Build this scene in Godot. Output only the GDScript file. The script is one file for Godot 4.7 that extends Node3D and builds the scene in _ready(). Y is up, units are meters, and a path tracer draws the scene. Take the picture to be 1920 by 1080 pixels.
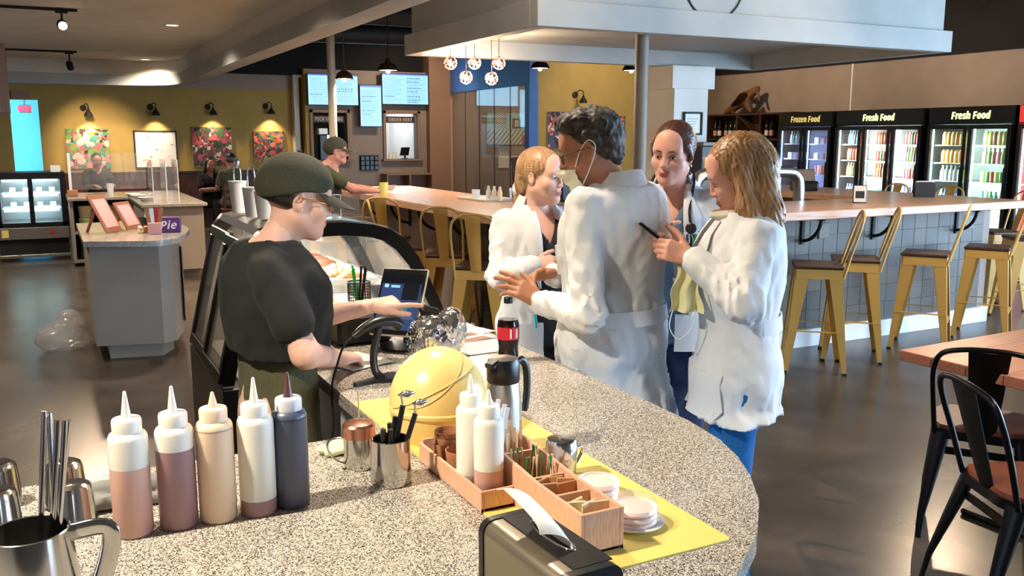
extends Node3D
# A coffee bar: granite service counter in front, wooden bar behind, coolers on the right wall. World x runs along the bar front, -z along the counter.

func _ready() -> void:
	rng.seed = 7
	camera_and_light()
	materials()
	more_materials()
	counter_materials()
	room()
	ceilings()
	bar()
	counter()
	pastry_case()
	left_side()
	far_walls()
	coolers()
	stools()
	table_and_chairs()
	lamps()
	counter_things()
	bar_things()
	people()

func camera_and_light() -> void:
	var cam := Camera3D.new()
	cam.name = "camera"
	add_child(cam)
	cam.position = Vector3(0, 1.65, 0)
	cam.rotation = Vector3(deg_to_rad(-9.506), deg_to_rad(-27.266), 0)
	cam.fov = 35.558
	cam.near = 0.05
	cam.far = 200.0
	cam.current = true
	var we := WorldEnvironment.new()
	we.name = "world"
	var env := Environment.new()
	env.background_mode = Environment.BG_SKY
	var sm := ProceduralSkyMaterial.new()
	sm.sky_top_color = col(120, 165, 225)
	sm.sky_horizon_color = col(205, 225, 245)
	sm.ground_horizon_color = col(150, 155, 160)
	sm.ground_bottom_color = col(110, 112, 115)
	sm.sky_energy_multiplier = SKY
	sm.ground_energy_multiplier = SKY
	var sky := Sky.new()
	sky.sky_material = sm
	env.sky = sky
	env.tonemap_mode = Environment.TONE_MAPPER_LINEAR
	env.tonemap_exposure = EXPOSURE
	env.sdfgi_enabled = true
	env.ssao_enabled = true
	env.ssil_enabled = true
	we.environment = env
	add_child(we)
	# daylight that comes in through the shop windows right of and behind the camera
	area(Vector3(11.4, 1.65, -0.3), Vector3(-1, -0.1, -0.15), Vector2(7.6, 2.3), col(188, 222, 255), DAY)
	area(Vector3(8.4, 1.65, 3.9), Vector3(-0.1, -0.1, -1), Vector2(4.8, 2.3), col(188, 222, 255), DAY * 0.3)

const SKY := 3.0
const EXPOSURE := 1.0
const DAY := 125.0
const WARM := Color(1.0, 0.88, 0.74)

func materials() -> void:
	var S := FastNoiseLite.TYPE_SIMPLEX_SMOOTH
	var CL := FastNoiseLite.TYPE_CELLULAR
	# granite: each cell of the noise is one grain
	var gr := ramp([[0.0, col(48, 45, 43)], [0.16, col(100, 94, 88)], [0.28, col(156, 146, 134)], [0.42, col(196, 187, 173)], [0.58, col(216, 209, 197)], [0.72, col(182, 173, 161)], [0.84, col(128, 119, 110)], [0.9, col(226, 220, 210)]], true)
	var g := mat("speckled_granite", Color.WHITE, 0.16)
	tri_mat(g, noise_tex(CL, 0.16, 1, gr, 1024, 3, FastNoiseLite.RETURN_CELL_VALUE), Vector3(3.2, 3.2, 3.2))
	# polished concrete floor
	var fl := mat("polished_concrete", Color.WHITE, 0.27)
	tri_mat(fl, noise_tex(S, 0.006, 6, ramp([[0.0, col(58, 50, 42)], [0.4, col(74, 65, 56)], [0.65, col(84, 74, 64)], [1.0, col(102, 91, 79)]]), 1024, 5), Vector3(0.22, 0.22, 0.22))
	# butcher block, grain along x or along z
	var wg := ramp([[0.0, col(172, 130, 104)], [0.4, col(196, 156, 128)], [0.7, col(212, 174, 146)], [1.0, col(180, 138, 110)]])
	var wt := noise_tex(S, 0.02, 4, wg, 512, 21)
	tri_mat(mat("bar_wood_x", Color.WHITE, 0.28), wt, Vector3(0.25, 5.0, 5.0))
	tri_mat(mat("bar_wood_z", Color.WHITE, 0.28), wt, Vector3(5.0, 5.0, 0.25))
	tri_mat(mat("table_wood", col(214, 168, 150), 0.4), wt, Vector3(0.3, 6.0, 6.0))
	var dk := noise_tex(S, 0.02, 4, ramp([[0.0, col(44, 26, 18)], [0.5, col(66, 40, 28)], [1.0, col(86, 54, 38)]]), 512, 31)
	tri_mat(mat("dark_wood", Color.WHITE, 0.45), dk, Vector3(4.0, 4.0, 0.6))
	tri_mat(mat("wainscot_wood", col(255, 220, 200), 0.5), dk, Vector3(3.0, 0.4, 3.0))
	var bam := noise_tex(S, 0.03, 3, ramp([[0.0, col(198, 144, 114)], [0.5, col(220, 170, 138)], [1.0, col(234, 192, 160)]]), 256, 33)
	tri_mat(mat("bamboo", Color.WHITE, 0.45), bam, Vector3(30.0, 3.0, 30.0))
	# wall paint, faintly mottled
	var pn := noise_tex(S, 0.01, 4, ramp([[0.0, Color(0.93, 0.93, 0.93)], [1.0, Color(1, 1, 1)]]), 256, 41)
	for p in [["mustard_paint", col(176, 148, 78), 0.75], ["grey_paint", col(158, 142, 130), 0.75], ["white_paint", col(226, 222, 214), 0.7], ["soffit_paint", col(168, 169, 164), 0.65], ["ceiling_paint", col(222, 216, 206), 0.8], ["blue_paint", col(70, 120, 190), 0.6], ["black_paint", col(16, 15, 16), 0.85], ["corridor_paint", col(130, 190, 215), 0.6], ["cabinet_paint", col(158, 148, 137), 0.5], ["counter_side", col(200, 205, 210), 0.5]]:
		tri_mat(mat(p[0], p[1], p[2]), pn, Vector3(0.6, 0.6, 0.6))
	mat("stool_yellow", col(206, 162, 84), 0.4)
	mat("chair_black", col(8, 9, 11), 0.3).metallic_specular = 0.35
	mat("black_plastic", col(18, 18, 20), 0.35)
	mat("black_matte", col(20, 20, 22), 0.7)
	mat("rubber", col(14, 14, 14), 0.8)
	mat("steel", col(200, 198, 194), 0.13, 1.0)
	mat("brushed_steel", col(190, 188, 184), 0.3, 1.0)
	mat("chrome", col(225, 225, 228), 0.06, 1.0)
	mat("brass", col(190, 150, 80), 0.3, 1.0)
	mat("column_grey", col(122, 116, 104), 0.55)
	mat("tan_wood", col(150, 118, 98), 0.6)
	mat("white_gloss", col(238, 238, 236), 0.25)
	mat("white_matte", col(236, 234, 230), 0.8)
	mat("paper", col(240, 236, 226), 0.9)
	mat("yellow_mat", col(234, 210, 112), 0.55)
	mat("yellow_plastic", col(238, 206, 130), 0.32)
	mat("red_label", col(196, 26, 48), 0.4)
	mat("kraft", col(170, 116, 78), 0.9)
	mat("pale_wood", col(222, 190, 150), 0.7)
	mat("green", col(40, 130, 50), 0.6)
	mat("lime", col(40, 200, 50), 0.4)
	mat("teal", col(20, 170, 180), 0.4)
	mat("purple", col(96, 52, 120), 0.6)
	mat("grey_cloth", col(128, 128, 122), 0.95)
	mat("red", col(190, 40, 40), 0.5)
	mat("cream", col(240, 226, 180), 0.6)
	var gl := mat("clear_glass", Color(1, 1, 1, 0.06), 0.02)
	gl.transparency = BaseMaterial3D.TRANSPARENCY_ALPHA
	var gt := mat("tinted_glass", Color(0.55, 0.5, 0.45, 0.35), 0.03)
	gt.transparency = BaseMaterial3D.TRANSPARENCY_ALPHA
	var wb := mat("window_glass", Color(1, 1, 1, 0.05), 0.02)
	wb.transparency = BaseMaterial3D.TRANSPARENCY_ALPHA
	var tg := mat("tumbler_glass", Color(1, 1, 1, 0.02), 0.02)
	tg.transparency = BaseMaterial3D.TRANSPARENCY_ALPHA
	tg.refraction_enabled = true
	tg.refraction_scale = 0.05

# ---------------------------------------------------------------- the room
func wall_box(called: String, x0: float, x1: float, y0: float, y1: float, z0: float, z1: float, m: String) -> MeshInstance3D:
	return struct(called, bx(x0, x1, y0, y1, z0, z1), M[m])

func bx(x0: float, x1: float, y0: float, y1: float, z0: float, z1: float, ch := 0.0, g: Geo = null) -> Geo:
	if g == null: g = Geo.new()
	return g.box(Vector3(x0 + x1, y0 + y1, z0 + z1) * 0.5, Vector3(absf(x1 - x0), absf(y1 - y0), absf(z1 - z0)), Basis(), ch)

func room() -> void:
	wall_box("floor", -3.9, 11.9, -0.2, 0.0, -20.6, 4.3, "polished_concrete")
	# shop front behind the camera: piers, sill and head round a row of panes
	var g := Geo.new()
	bx(-3.7, 11.7, 0, 0.5, 4.0, 4.2, 0, g)
	bx(-3.7, 11.7, 2.9, 3.7, 4.0, 4.2, 0, g)
	bx(-3.7, 5.9, 0.5, 2.9, 4.0, 4.2, 0, g)
	bx(10.9, 11.7, 0.5, 2.9, 4.0, 4.2, 0, g)
	struct("wall_front", g, M.grey_paint)
	glazing("window_1", Vector3(5.9, 0.5, 4.1), Vector3(1, 0, 0), 5.0, 3)
	wall_box("wall_left", -3.7, -3.5, 0, 3.7, -18.2, 4.0, "grey_paint")
	# right wall, glazed toward the street at its near end
	g = Geo.new()
	bx(11.55, 11.75, 0, 2.82, -18.2, -4.3, 0, g)
	bx(11.55, 11.75, 0, 0.5, -4.3, 4.0, 0, g)
	bx(11.55, 11.75, 0.5, 2.9, 3.6, 4.0, 0, g)
	struct("wall_right", g, M.grey_paint)
	glazing("window_2", Vector3(11.65, 0.5, -4.3), Vector3(0, 0, 1), 7.9, 5)
	g = Geo.new()
	bx(11.5, 11.75, 2.82, 3.7, -18.2, -4.3, 0, g)
	bx(11.5, 11.75, 2.9, 3.7, -4.3, 4.0, 0, g)
	struct("trim_1", g, M.black_paint)
	var cond := obj("wall_conduit", bx(11.54, 11.55, 2.06, 2.82, -10.575, -10.555), M.white_gloss)
	tag(cond, "thin pale conduit running up the taupe wall above the coolers", "conduit")

func glazing(called: String, at: Vector3, along: Vector3, length: float, n: int) -> void:
	var b := Basis(along, Vector3.UP, along.cross(Vector3.UP))
	var w := Geo.new().at(at, b)
	for i in n + 1: bx(length * i / n - 0.04, length * i / n + 0.04, 0, 2.4, -0.05, 0.05, 0.005, w)
	bx(0, length, 0, 0.06, -0.05, 0.05, 0, w)
	bx(0, length, 2.34, 2.4, -0.05, 0.05, 0, w)
	var win := struct(called, w, M.black_matte)
	for i in n:
		obj("pane", bx(length * i / n + 0.04, length * (i + 1) / n - 0.04, 0.06, 2.34, -0.005, 0.005, 0, Geo.new().at(at, b)), M.window_glass, win)

func ceilings() -> void:
	wall_box("ceiling", -3.7, 11.75, 3.7, 3.9, -18.4, 4.2, "black_paint")
	# low plaster ceiling on the left with a stepped curved bulkhead round its edge
	wall_box("ceiling_low", -3.5, 2.2, 2.97, 3.05, -17.5, 4.0, "ceiling_paint")
	for band in [[2.55, 2.73, 0.0, 0.24, "trim_2"], [2.73, 3.05, 0.05, 0.22, "trim_3"]]:
		var inner := PackedVector2Array(); var outer := PackedVector2Array()
		var xi: float = 2.12 + band[2]; var zi: float = -17.35 - band[2]
		var xo: float = 2.12 + band[3]; var zo: float = -17.35 - band[3]
		inner.append(Vector2(xi, 4.0))
		for p in arc(2.12 - 0.9, -17.35 + 0.9, 0.9 + band[2], 0, -90, 10): inner.append(p)
		inner.append(Vector2(-3.5, zi))
		outer.append(Vector2(xo, 4.0))
		for p in arc(2.12 - 0.9, -17.35 + 0.9, 0.9 + band[3], 0, -90, 10): outer.append(p)
		outer.append(Vector2(-3.5, zo))
		outer.reverse()
		inner.append_array(outer)
		struct(band[4], Geo.new().prism(inner, band[0], band[1], true), M.ceiling_paint if band[4] == "trim_3" else M.soffit_paint)
	# big dropped canopy over the bar: recessed slab with a skirt on four sides, taller drum above
	var x0 := 3.25; var x1 := 7.74; var z0 := -8.63; var z1 := -5.9
	wall_box("ceiling_canopy", x0 + 0.06, x1 - 0.06, 2.62, 3.7, z0 + 0.06, z1 - 0.06, "soffit_paint")
	var sk := Geo.new()
	bx(x0, x1, 2.45, 2.645, z1 - 0.12, z1, 0.004, sk)
	bx(x0, x1, 2.45, 2.645, z0, z0 + 0.12, 0.004, sk)
	bx(x0, x0 + 0.12, 2.45, 2.645, z0 + 0.12, z1 - 0.12, 0.004, sk)
	bx(x1 - 0.12, x1, 2.45, 2.645, z0 + 0.12, z1 - 0.12, 0.004, sk)
	struct("trim_4", sk, M.soffit_paint)
	# round emblem on the canopy front
	var em := Geo.new()
	var c := Vector3(4.905, 2.90, z1 - 0.058)
	for span in [[205.0, 236.0], [304.0, 335.0], [-20.0, 20.0], [160.0, 200.0], [60.0, 120.0]]:
		var pts := []
		for i in 13:
			var q := deg_to_rad(lerpf(span[0], span[1], i / 12.0))
			pts.append(c + Vector3(cos(q) * 0.305, sin(q) * 0.305, 0))
		for i in 12:
			em.bar(pts[i], pts[i + 1], 0.012, 0.016, Vector3.BACK)
	for i in 7:
		var q := deg_to_rad(-90 + (i - 3) * 26.0)
		em.ball(c + Vector3(cos(q) * 0.09, sin(q) * 0.07 - 0.03, 0), Vector3(0.035, 0.022, 0.006), 8, 6, rz(q))
	var e := obj("wall_emblem", em, M.black_matte)
	tag(e, "thin dark ring emblem on the white canopy front, cut by the frame", "emblem")

# ---------------------------------------------------------------- bar
func bar() -> void:
	# worktop: three wings round an open middle
	var top := thing("bar_counter", "long butcher block bar with grey patterned tile front under the white canopy", "bar counter", Vector3.ZERO)
	obj("worktop", bx(2.74, 7.62, 1.045, 1.11, -5.8, -4.9, 0.006), M.bar_wood_x, top)
	obj("worktop", bx(2.74, 3.68, 1.045, 1.11, -9.7, -5.802, 0.006), M.bar_wood_z, top)
	obj("worktop", bx(6.72, 7.62, 1.045, 1.11, -8.6, -5.802, 0.006), M.bar_wood_z, top)
	obj("body", bx(3.05, 7.5, 0.14, 1.045, -5.62, -5.19), M.grey_paint, top)
	obj("body", bx(3.05, 3.5, 0.14, 1.045, -9.6, -5.622), M.grey_paint, top)
	obj("body", bx(6.9, 7.5, 0.14, 1.045, -8.5, -5.622), M.grey_paint, top)
	obj("plinth", bx(3.03, 7.52, 0.0, 0.14, -5.64, -5.15, 0.003), M.white_matte, top)
	obj("plinth", bx(3.03, 3.52, 0.0, 0.14, -9.62, -5.645, 0.003), M.white_matte, top)
	obj("plinth", bx(6.88, 7.52, 0.0, 0.14, -8.52, -5.645, 0.003), M.white_matte, top)
	obj("back_shelf", bx(3.5, 6.9, 0.86, 0.9, -6.2, -5.63), M.brushed_steel, top)
	obj("back_shelf", bx(3.5, 4.05, 0.86, 0.9, -9.5, -6.21), M.brushed_steel, top)
	# tiles, each its own piece, in several patterned variants
	var kinds := []
	for i in 8:
		kinds.append(tile_material(i))
	var s := 0.15
	var tm := Geo.new().box(Vector3.ZERO, Vector3(s - 0.003, s - 0.003, 0.01), Basis(), 0.001).mesh()
	var tr := Geo.new().box(Vector3.ZERO, Vector3(0.01, s - 0.003, s - 0.003), Basis(), 0.001).mesh()
	var tl := Geo.new().box(Vector3.ZERO, Vector3(0.01, s - 0.003, s - 0.003), Basis(), 0.001).mesh()
	for row in 6:
		for i in 29:
			var o := obj("tile", tm, kinds[rng.randi() % 8], top)
			o.position = Vector3(3.05 + s * (i + 0.55), 0.14 + s * (row + 0.5), -5.187 + rnd(-0.0008, 0.0008))
		for i in 12:
			var o := obj("tile", tl, kinds[rng.randi() % 8], top)
			o.position = Vector3(3.047, 0.14 + s * (row + 0.5), -5.22 - s * (i + 0.5))
	# iron brackets below the overhang
	for x in [3.9, 4.55, 5.22, 6.0, 7.03]:
		obj("bracket", bracket().at(Vector3(x, 1.045, -5.178)), M.black_matte, top)
	for z in [-5.9, -6.6, -7.3, -8.0, -8.7]:
		obj("bracket", bracket().at(Vector3(3.038, 1.045, z), rot_y(-PI / 2)), M.black_matte, top)
	# outlet plates
	for x in [5.45, 7.2]:
		obj("outlet_plate", bx(x - 0.055, x + 0.055, 0.86, 0.98, -5.178, -5.17, 0.003), M.column_grey, top)

func bracket() -> Geo:
	return BracketGeo.make()

class BracketGeo:
	static func make() -> Geo:
		var g := PlacedGeo.new()
		g.parts = func(q: Geo) -> void:
			q.box(Vector3(0, -0.012, 0.11), Vector3(0.03, 0.014, 0.22))
			q.box(Vector3(0, -0.11, 0.006), Vector3(0.03, 0.22, 0.012))
			var pts := []
			for i in 9:
				var a := PI / 2 * i / 8.0
				pts.append(Vector3(0, -0.19 * sin(a), 0.19 * cos(a)))
			for i in 8:
				q.bar(pts[i], pts[i + 1], 0.024, 0.014, Vector3.RIGHT)
		return g

class PlacedGeo extends Geo:
	var parts: Callable
	func at(p: Vector3, b := Basis()) -> Geo:
		t = Transform3D(b, p)
		parts.call(self)
		t = Transform3D()
		return self

func tile_material(k: int) -> StandardMaterial3D:
	var im := Image.create(64, 64, false, Image.FORMAT_RGB8)
	var a: Color = [col(96, 88, 76), col(90, 85, 73), col(98, 91, 79), col(85, 81, 73), col(91, 84, 72), col(97, 91, 79), col(86, 80, 69), col(78, 75, 68)][k]
	var b := a.darkened(0.2)
	im.fill(a)
	var kk := k % 6
	for y in 64:
		for x in 64:
			var on := false
			if kk == 0: on = (x % 8 < 3) and (y % 8 < 3)
			elif kk == 1: on = (x / 2 + y / 3) % 9 == 0 and (x * 7 + y * 13) % 5 < 3
			elif kk == 2: on = absi(x % 16 - 8) + absi(y % 16 - 8) < 5
			elif kk == 3: on = false
			elif kk == 4: on = (x % 11) < 2 and (y * 5 + x) % 7 < 5
			elif kk == 5: on = (x % 6 < 2) != (y % 6 < 2)
			if on: im.set_pixel(x, y, b)
			elif (x * 31 + y * 17 + (x * y) % 13) % 23 == 0: im.set_pixel(x, y, a.darkened(0.1))
	var m := mat("bar_tile_%d" % k, Color.WHITE, 0.5)
	m.albedo_texture = ImageTexture.create_from_image(im)
	return m

# ---------------------------------------------------------------- granite service counter
func counter() -> void:
	var o := thing("service_counter", "speckled granite service counter with rounded end in the foreground", "counter", Vector3.ZERO)
	var poly := PackedVector2Array([Vector2(1.453, -3.25), Vector2(1.453, -1.95), Vector2(1.447, -1.8), Vector2(1.42, -1.64), Vector2(1.378, -1.53), Vector2(1.325, -1.43), Vector2(1.242, -1.31), Vector2(1.132, -1.195), Vector2(0.985, -1.085), Vector2(0.82, -1.0), Vector2(0.6, -0.94), Vector2(0.3, -0.91), Vector2(-0.9, -0.9), Vector2(-0.9, -2.08), Vector2(0.585, -2.08), Vector2(0.66, -2.1), Vector2(0.71, -2.17), Vector2(0.71, -3.25)])
	obj("granite_top", Geo.new().prism(poly, 0.88, 0.92, true), M.speckled_granite, o)
	var body := PackedVector2Array([Vector2(1.38, -3.25), Vector2(1.38, -1.95), Vector2(1.345, -1.66), Vector2(1.26, -1.48), Vector2(1.08, -1.27), Vector2(0.85, -1.1), Vector2(0.5, -1.0), Vector2(-0.9, -0.98), Vector2(-0.9, -2.02), Vector2(0.62, -2.02), Vector2(0.76, -2.16), Vector2(0.76, -3.25)])
	obj("cabinet_body", Geo.new().prism(body, 0.1, 0.88, true), M.counter_side, o)
	var toe := PackedVector2Array([Vector2(1.32, -3.2), Vector2(1.32, -1.95), Vector2(1.2, -1.52), Vector2(0.8, -1.16), Vector2(0.5, -1.06), Vector2(-0.85, -1.04), Vector2(-0.85, -1.96), Vector2(0.64, -1.96), Vector2(0.82, -2.16), Vector2(0.82, -3.2)])
	obj("toe_kick", Geo.new().prism(toe, 0.0, 0.1), M.black_matte, o)
func more_materials() -> void:
	glow("case_led", col(255, 248, 230), 3.0)
	glow("cool_led", col(190, 245, 255), 5.0)
	glow("blue_led", col(140, 190, 255), 4.0)
	glow("bulb", col(255, 220, 170), 12.0)
	glow("pendant_glow", col(255, 236, 200), 5.0)
	glow("can_glow", col(255, 240, 205), 3.0)
	glow("lens_glow", col(255, 235, 210), 14.0)
	glow("panel_glow", col(245, 250, 255), 2.5)
	glow("exit_red", col(255, 60, 110), 3.0)
	glow("sign_lit", col(235, 255, 150), 2.6)
	glow("sign_dim", col(225, 205, 120), 0.7)
	glow("red_sign", col(190, 50, 45), 0.8)
	mat("cream_tray", col(236, 228, 150), 0.5)
	mat("brownie", col(84, 42, 30), 0.6)
	mat("crust", col(196, 140, 84), 0.65)
	mat("cookie", col(206, 166, 120), 0.8)
	mat("lime_tub", col(176, 206, 140), 0.5)
	mat("sign_wood", col(150, 88, 62), 0.6)
	mat("pink_card", col(214, 160, 150), 0.8)
	mat("sign_slate", col(46, 48, 52), 0.5)
	mat("sign_cream", col(214, 190, 150), 0.6)
	mat("kitchen_blue", col(120, 150, 170), 0.7)
	mat("bronze", col(70, 50, 38), 0.4, 0.7)
	mat("copper", col(225, 165, 140), 0.2, 1.0)
	mat("duct_grey", col(40, 38, 40), 0.6)
	mat("wine_green", col(20, 34, 20), 0.15)
	mat("chair_wood", col(112, 62, 40), 0.45)
	for p in [["silver", 190, 194, 198], ["green", 70, 130, 60], ["white", 226, 226, 222], ["blue", 70, 90, 170], ["red", 180, 46, 50], ["orange", 224, 140, 60], ["brown", 120, 70, 50], ["teal", 60, 160, 160], ["pink", 206, 120, 130], ["purple", 110, 60, 110], ["lime", 170, 200, 80], ["yellow", 226, 196, 110], ["black", 22, 18, 20]]:
		mat("drink_" + p[0], col(p[1], p[2], p[3]), 0.3)
	var cw := noise_tex(FastNoiseLite.TYPE_SIMPLEX_SMOOTH, 0.03, 4, ramp([[0.3, col(60, 40, 26)], [0.5, col(150, 100, 60)], [0.7, col(90, 54, 36)]]), 256, 77)
	tri_mat(mat("carved_wood", Color.WHITE, 0.6), cw, Vector3(3, 3, 3))
	var bf := mat("bag_film", Color(0.85, 0.83, 0.8, 0.3), 0.2)
	bf.transparency = BaseMaterial3D.TRANSPARENCY_ALPHA
func counter_materials() -> void:
	for p in [["hdpe", 236, 232, 220], ["hdpe_peach", 242, 214, 184], ["hdpe_grey", 214, 212, 220], ["syrup_amber", 212, 168, 154], ["syrup_mauve", 158, 122, 126], ["syrup_peach", 240, 212, 182], ["syrup_slate", 80, 86, 104], ["syrup_tip", 92, 58, 60], ["syrup_rose", 206, 160, 146], ["syrup_faint", 200, 180, 180]]:
		var m := mat(p[0], col(p[1], p[2], p[3]), 0.38)
		m.subsurf_scatter_enabled = true
		m.subsurf_scatter_strength = 0.25
	mat("cola", col(22, 8, 8), 0.08)
	var cp := mat("clear_plastic", Color(1, 1, 1, 0.08), 0.05)
	cp.transparency = BaseMaterial3D.TRANSPARENCY_ALPHA
	mat("pink_plastic", col(240, 214, 206), 0.4)
	mat("copper_lid", col(196, 140, 116), 0.25, 0.9)
	mat("pale_green_paper", col(226, 232, 190), 0.9)
	mat("kraft_light", col(206, 156, 108), 0.85)
	mat("dispenser_steel", col(150, 140, 122), 0.32, 0.85)
	mat("brown_print", col(150, 116, 98), 0.8)
	mat("grey_print", col(180, 172, 164), 0.8)
	var fm := mat("foil", col(225, 228, 232), 0.12, 1.0)
# ---------------------------------------------------------------- geometry collector
class Geo:
	var v := PackedVector3Array()
	var n := PackedVector3Array()
	var u := PackedVector2Array()
	var c := PackedColorArray()
	var t := Transform3D()
	var color := Color.WHITE
	var colored := false
	func at(p: Vector3, b := Basis()) -> Geo:
		t = Transform3D(b, p)
		return self
	func tri(a: Vector3, b: Vector3, d: Vector3, na: Vector3, nb: Vector3, nd: Vector3, ua := Vector2.ZERO, ub := Vector2.ZERO, ud := Vector2.ZERO) -> void:
		var g := (b - a).cross(d - a)
		if g.length_squared() < 1e-18:
			return
		if g.dot(na + nb + nd) > 0.0:
			var x := b; b = d; d = x
			x = nb; nb = nd; nd = x
			var y := ub; ub = ud; ud = y
		v.append(t * a); v.append(t * b); v.append(t * d)
		n.append((t.basis * na).normalized()); n.append((t.basis * nb).normalized()); n.append((t.basis * nd).normalized())
		u.append(ua); u.append(ub); u.append(ud)
		if colored:
			c.append(color); c.append(color); c.append(color)
	func quad(a: Vector3, b: Vector3, d: Vector3, e: Vector3, nn := Vector3.ZERO) -> void:
		if nn == Vector3.ZERO:
			nn = (e - a).cross(b - a).normalized()
		tri(a, b, d, nn, nn, nn, Vector2(0, 1), Vector2(1, 1), Vector2(1, 0))
		tri(a, d, e, nn, nn, nn, Vector2(0, 1), Vector2(1, 0), Vector2(0, 0))
	# box with chamfered edges
	func box(p: Vector3, s: Vector3, b := Basis(), ch := 0.0) -> Geo:
		var k := t
		t = t * Transform3D(b, p)
		var h := s * 0.5
		ch = minf(ch, minf(h.x, minf(h.y, h.z)) * 0.9)
		var i := h - Vector3.ONE * ch
		for ax in 3:
			var a1 := (ax + 1) % 3
			var a2 := (ax + 2) % 3
			for sg in [-1.0, 1.0]:
				var q := []
				for w in [[-1, -1], [1, -1], [1, 1], [-1, 1]]:
					var r := Vector3()
					r[ax] = h[ax] * sg
					r[a1] = i[a1] * w[0]
					r[a2] = i[a2] * w[1]
					q.append(r)
				var nn := Vector3()
				nn[ax] = sg
				quad(q[0], q[1], q[2], q[3], nn)
				if ch > 0.0:
					for s2 in [-1.0, 1.0]:
						if ax < 3:
							var e1 := Vector3(); var e2 := Vector3()
							e1[ax] = h[ax] * sg; e1[a1] = i[a1] * s2
							e2[ax] = i[ax] * sg; e2[a1] = h[a1] * s2
							var m := Vector3(); m[ax] = sg; m[a1] = s2
							m = m.normalized()
							var o := Vector3(); o[a2] = i[a2]
							quad(e1 - o, e1 + o, e2 + o, e2 - o, m)
		if ch > 0.0:
			for sx in [-1.0, 1.0]:
				for sy in [-1.0, 1.0]:
					for sz in [-1.0, 1.0]:
						var m := Vector3(sx, sy, sz).normalized()
						tri(Vector3(h.x * sx, i.y * sy, i.z * sz), Vector3(i.x * sx, h.y * sy, i.z * sz), Vector3(i.x * sx, i.y * sy, h.z * sz), m, m, m)
		t = k
		return self
	# rounded bar between two points with a rectangular section
	func bar(a: Vector3, b: Vector3, w: float, d: float, up := Vector3.UP, ch := 0.0) -> Geo:
		var z := (b - a).normalized()
		if absf(z.dot(up)) > 0.99:
			up = Vector3.RIGHT
		var x := up.cross(z).normalized()
		var y := z.cross(x)
		return box((a + b) * 0.5, Vector3(w, d, a.distance_to(b)), Basis(x, y, z), ch)
	# tube swept along points, r is one radius or an array
	func tube(pts: Array, r, sides := 8, caps := true, flat := 1.0, up0 := Vector3.UP) -> Geo:
		var m := pts.size()
		var rings := []
		var norms := []
		var up := up0
		for i in m:
			var d: Vector3 = (pts[mini(i + 1, m - 1)] - pts[maxi(i - 1, 0)]).normalized()
			if absf(d.dot(up)) > 0.98:
				up = Vector3.RIGHT if absf(d.x) < 0.9 else Vector3.UP
			var x := up.cross(d).normalized()
			var y := d.cross(x).normalized()
			up = y
			var rr: float = r[i] if r is Array else r
			var ring := []; var nr := []
			for k in sides:
				var a := TAU * k / sides
				ring.append(pts[i] + x * cos(a) * rr + y * sin(a) * rr * flat)
				nr.append((x * cos(a) * flat + y * sin(a)).normalized())
			rings.append(ring); norms.append(nr)
		for i in m - 1:
			for k in sides:
				var l := (k + 1) % sides
				var u0 := Vector2(float(k) / sides, float(i) / (m - 1)); var u1 := Vector2(float(k + 1) / sides, float(i) / (m - 1))
				var u2 := Vector2(u1.x, float(i + 1) / (m - 1)); var u3 := Vector2(u0.x, u2.y)
				tri(rings[i][k], rings[i][l], rings[i + 1][l], norms[i][k], norms[i][l], norms[i + 1][l], u0, u1, u2)
				tri(rings[i][k], rings[i + 1][l], rings[i + 1][k], norms[i][k], norms[i + 1][l], norms[i + 1][k], u0, u2, u3)
		if caps:
			for e in [0, m - 1]:
				var d: Vector3 = (pts[0] - pts[1]) if e == 0 else (pts[m - 1] - pts[m - 2])
				d = d.normalized()
				for k in sides:
					tri(pts[e], rings[e][k], rings[e][(k + 1) % sides], d, d, d)
		return self
	# profile of [r, y] turned round the y axis; corners sharper than ~35 degrees stay sharp
	func lathe(prof: Array, seg := 20, from := 0.0, to := TAU) -> Geo:
		var m := prof.size()
		for i in m - 1:
			var p := Vector2(prof[i][0], prof[i][1]); var q := Vector2(prof[i + 1][0], prof[i + 1][1])
			var d := (q - p)
			if d.length() < 1e-7:
				continue
			var nn := Vector2(d.y, -d.x).normalized()
			var na := nn; var nb := nn
			if i > 0:
				var dp := p - Vector2(prof[i - 1][0], prof[i - 1][1])
				var pn := Vector2(dp.y, -dp.x).normalized()
				if pn.dot(nn) > 0.8: na = (pn + nn).normalized()
			if i < m - 2:
				var dn := Vector2(prof[i + 2][0], prof[i + 2][1]) - q
				var qn := Vector2(dn.y, -dn.x).normalized()
				if qn.dot(nn) > 0.8: nb = (qn + nn).normalized()
			for k in seg:
				var a := from + (to - from) * k / seg; var b := from + (to - from) * (k + 1) / seg
				var ca := cos(a); var sa := sin(a); var cb := cos(b); var sb := sin(b)
				var A := Vector3(p.x * ca, p.y, p.x * sa); var B := Vector3(p.x * cb, p.y, p.x * sb)
				var C := Vector3(q.x * cb, q.y, q.x * sb); var D := Vector3(q.x * ca, q.y, q.x * sa)
				var NA := Vector3(na.x * ca, na.y, na.x * sa); var NB := Vector3(na.x * cb, na.y, na.x * sb)
				var NC := Vector3(nb.x * cb, nb.y, nb.x * sb); var ND := Vector3(nb.x * ca, nb.y, nb.x * sa)
				var u0 := Vector2(float(k) / seg, 1.0 - float(i) / (m - 1)); var u1 := Vector2(float(k + 1) / seg, u0.y)
				var u2 := Vector2(u1.x, 1.0 - float(i + 1) / (m - 1)); var u3 := Vector2(u0.x, u2.y)
				tri(A, B, C, NA, NB, NC, u0, u1, u2)
				tri(A, C, D, NA, NC, ND, u0, u2, u3)
		return self
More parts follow.
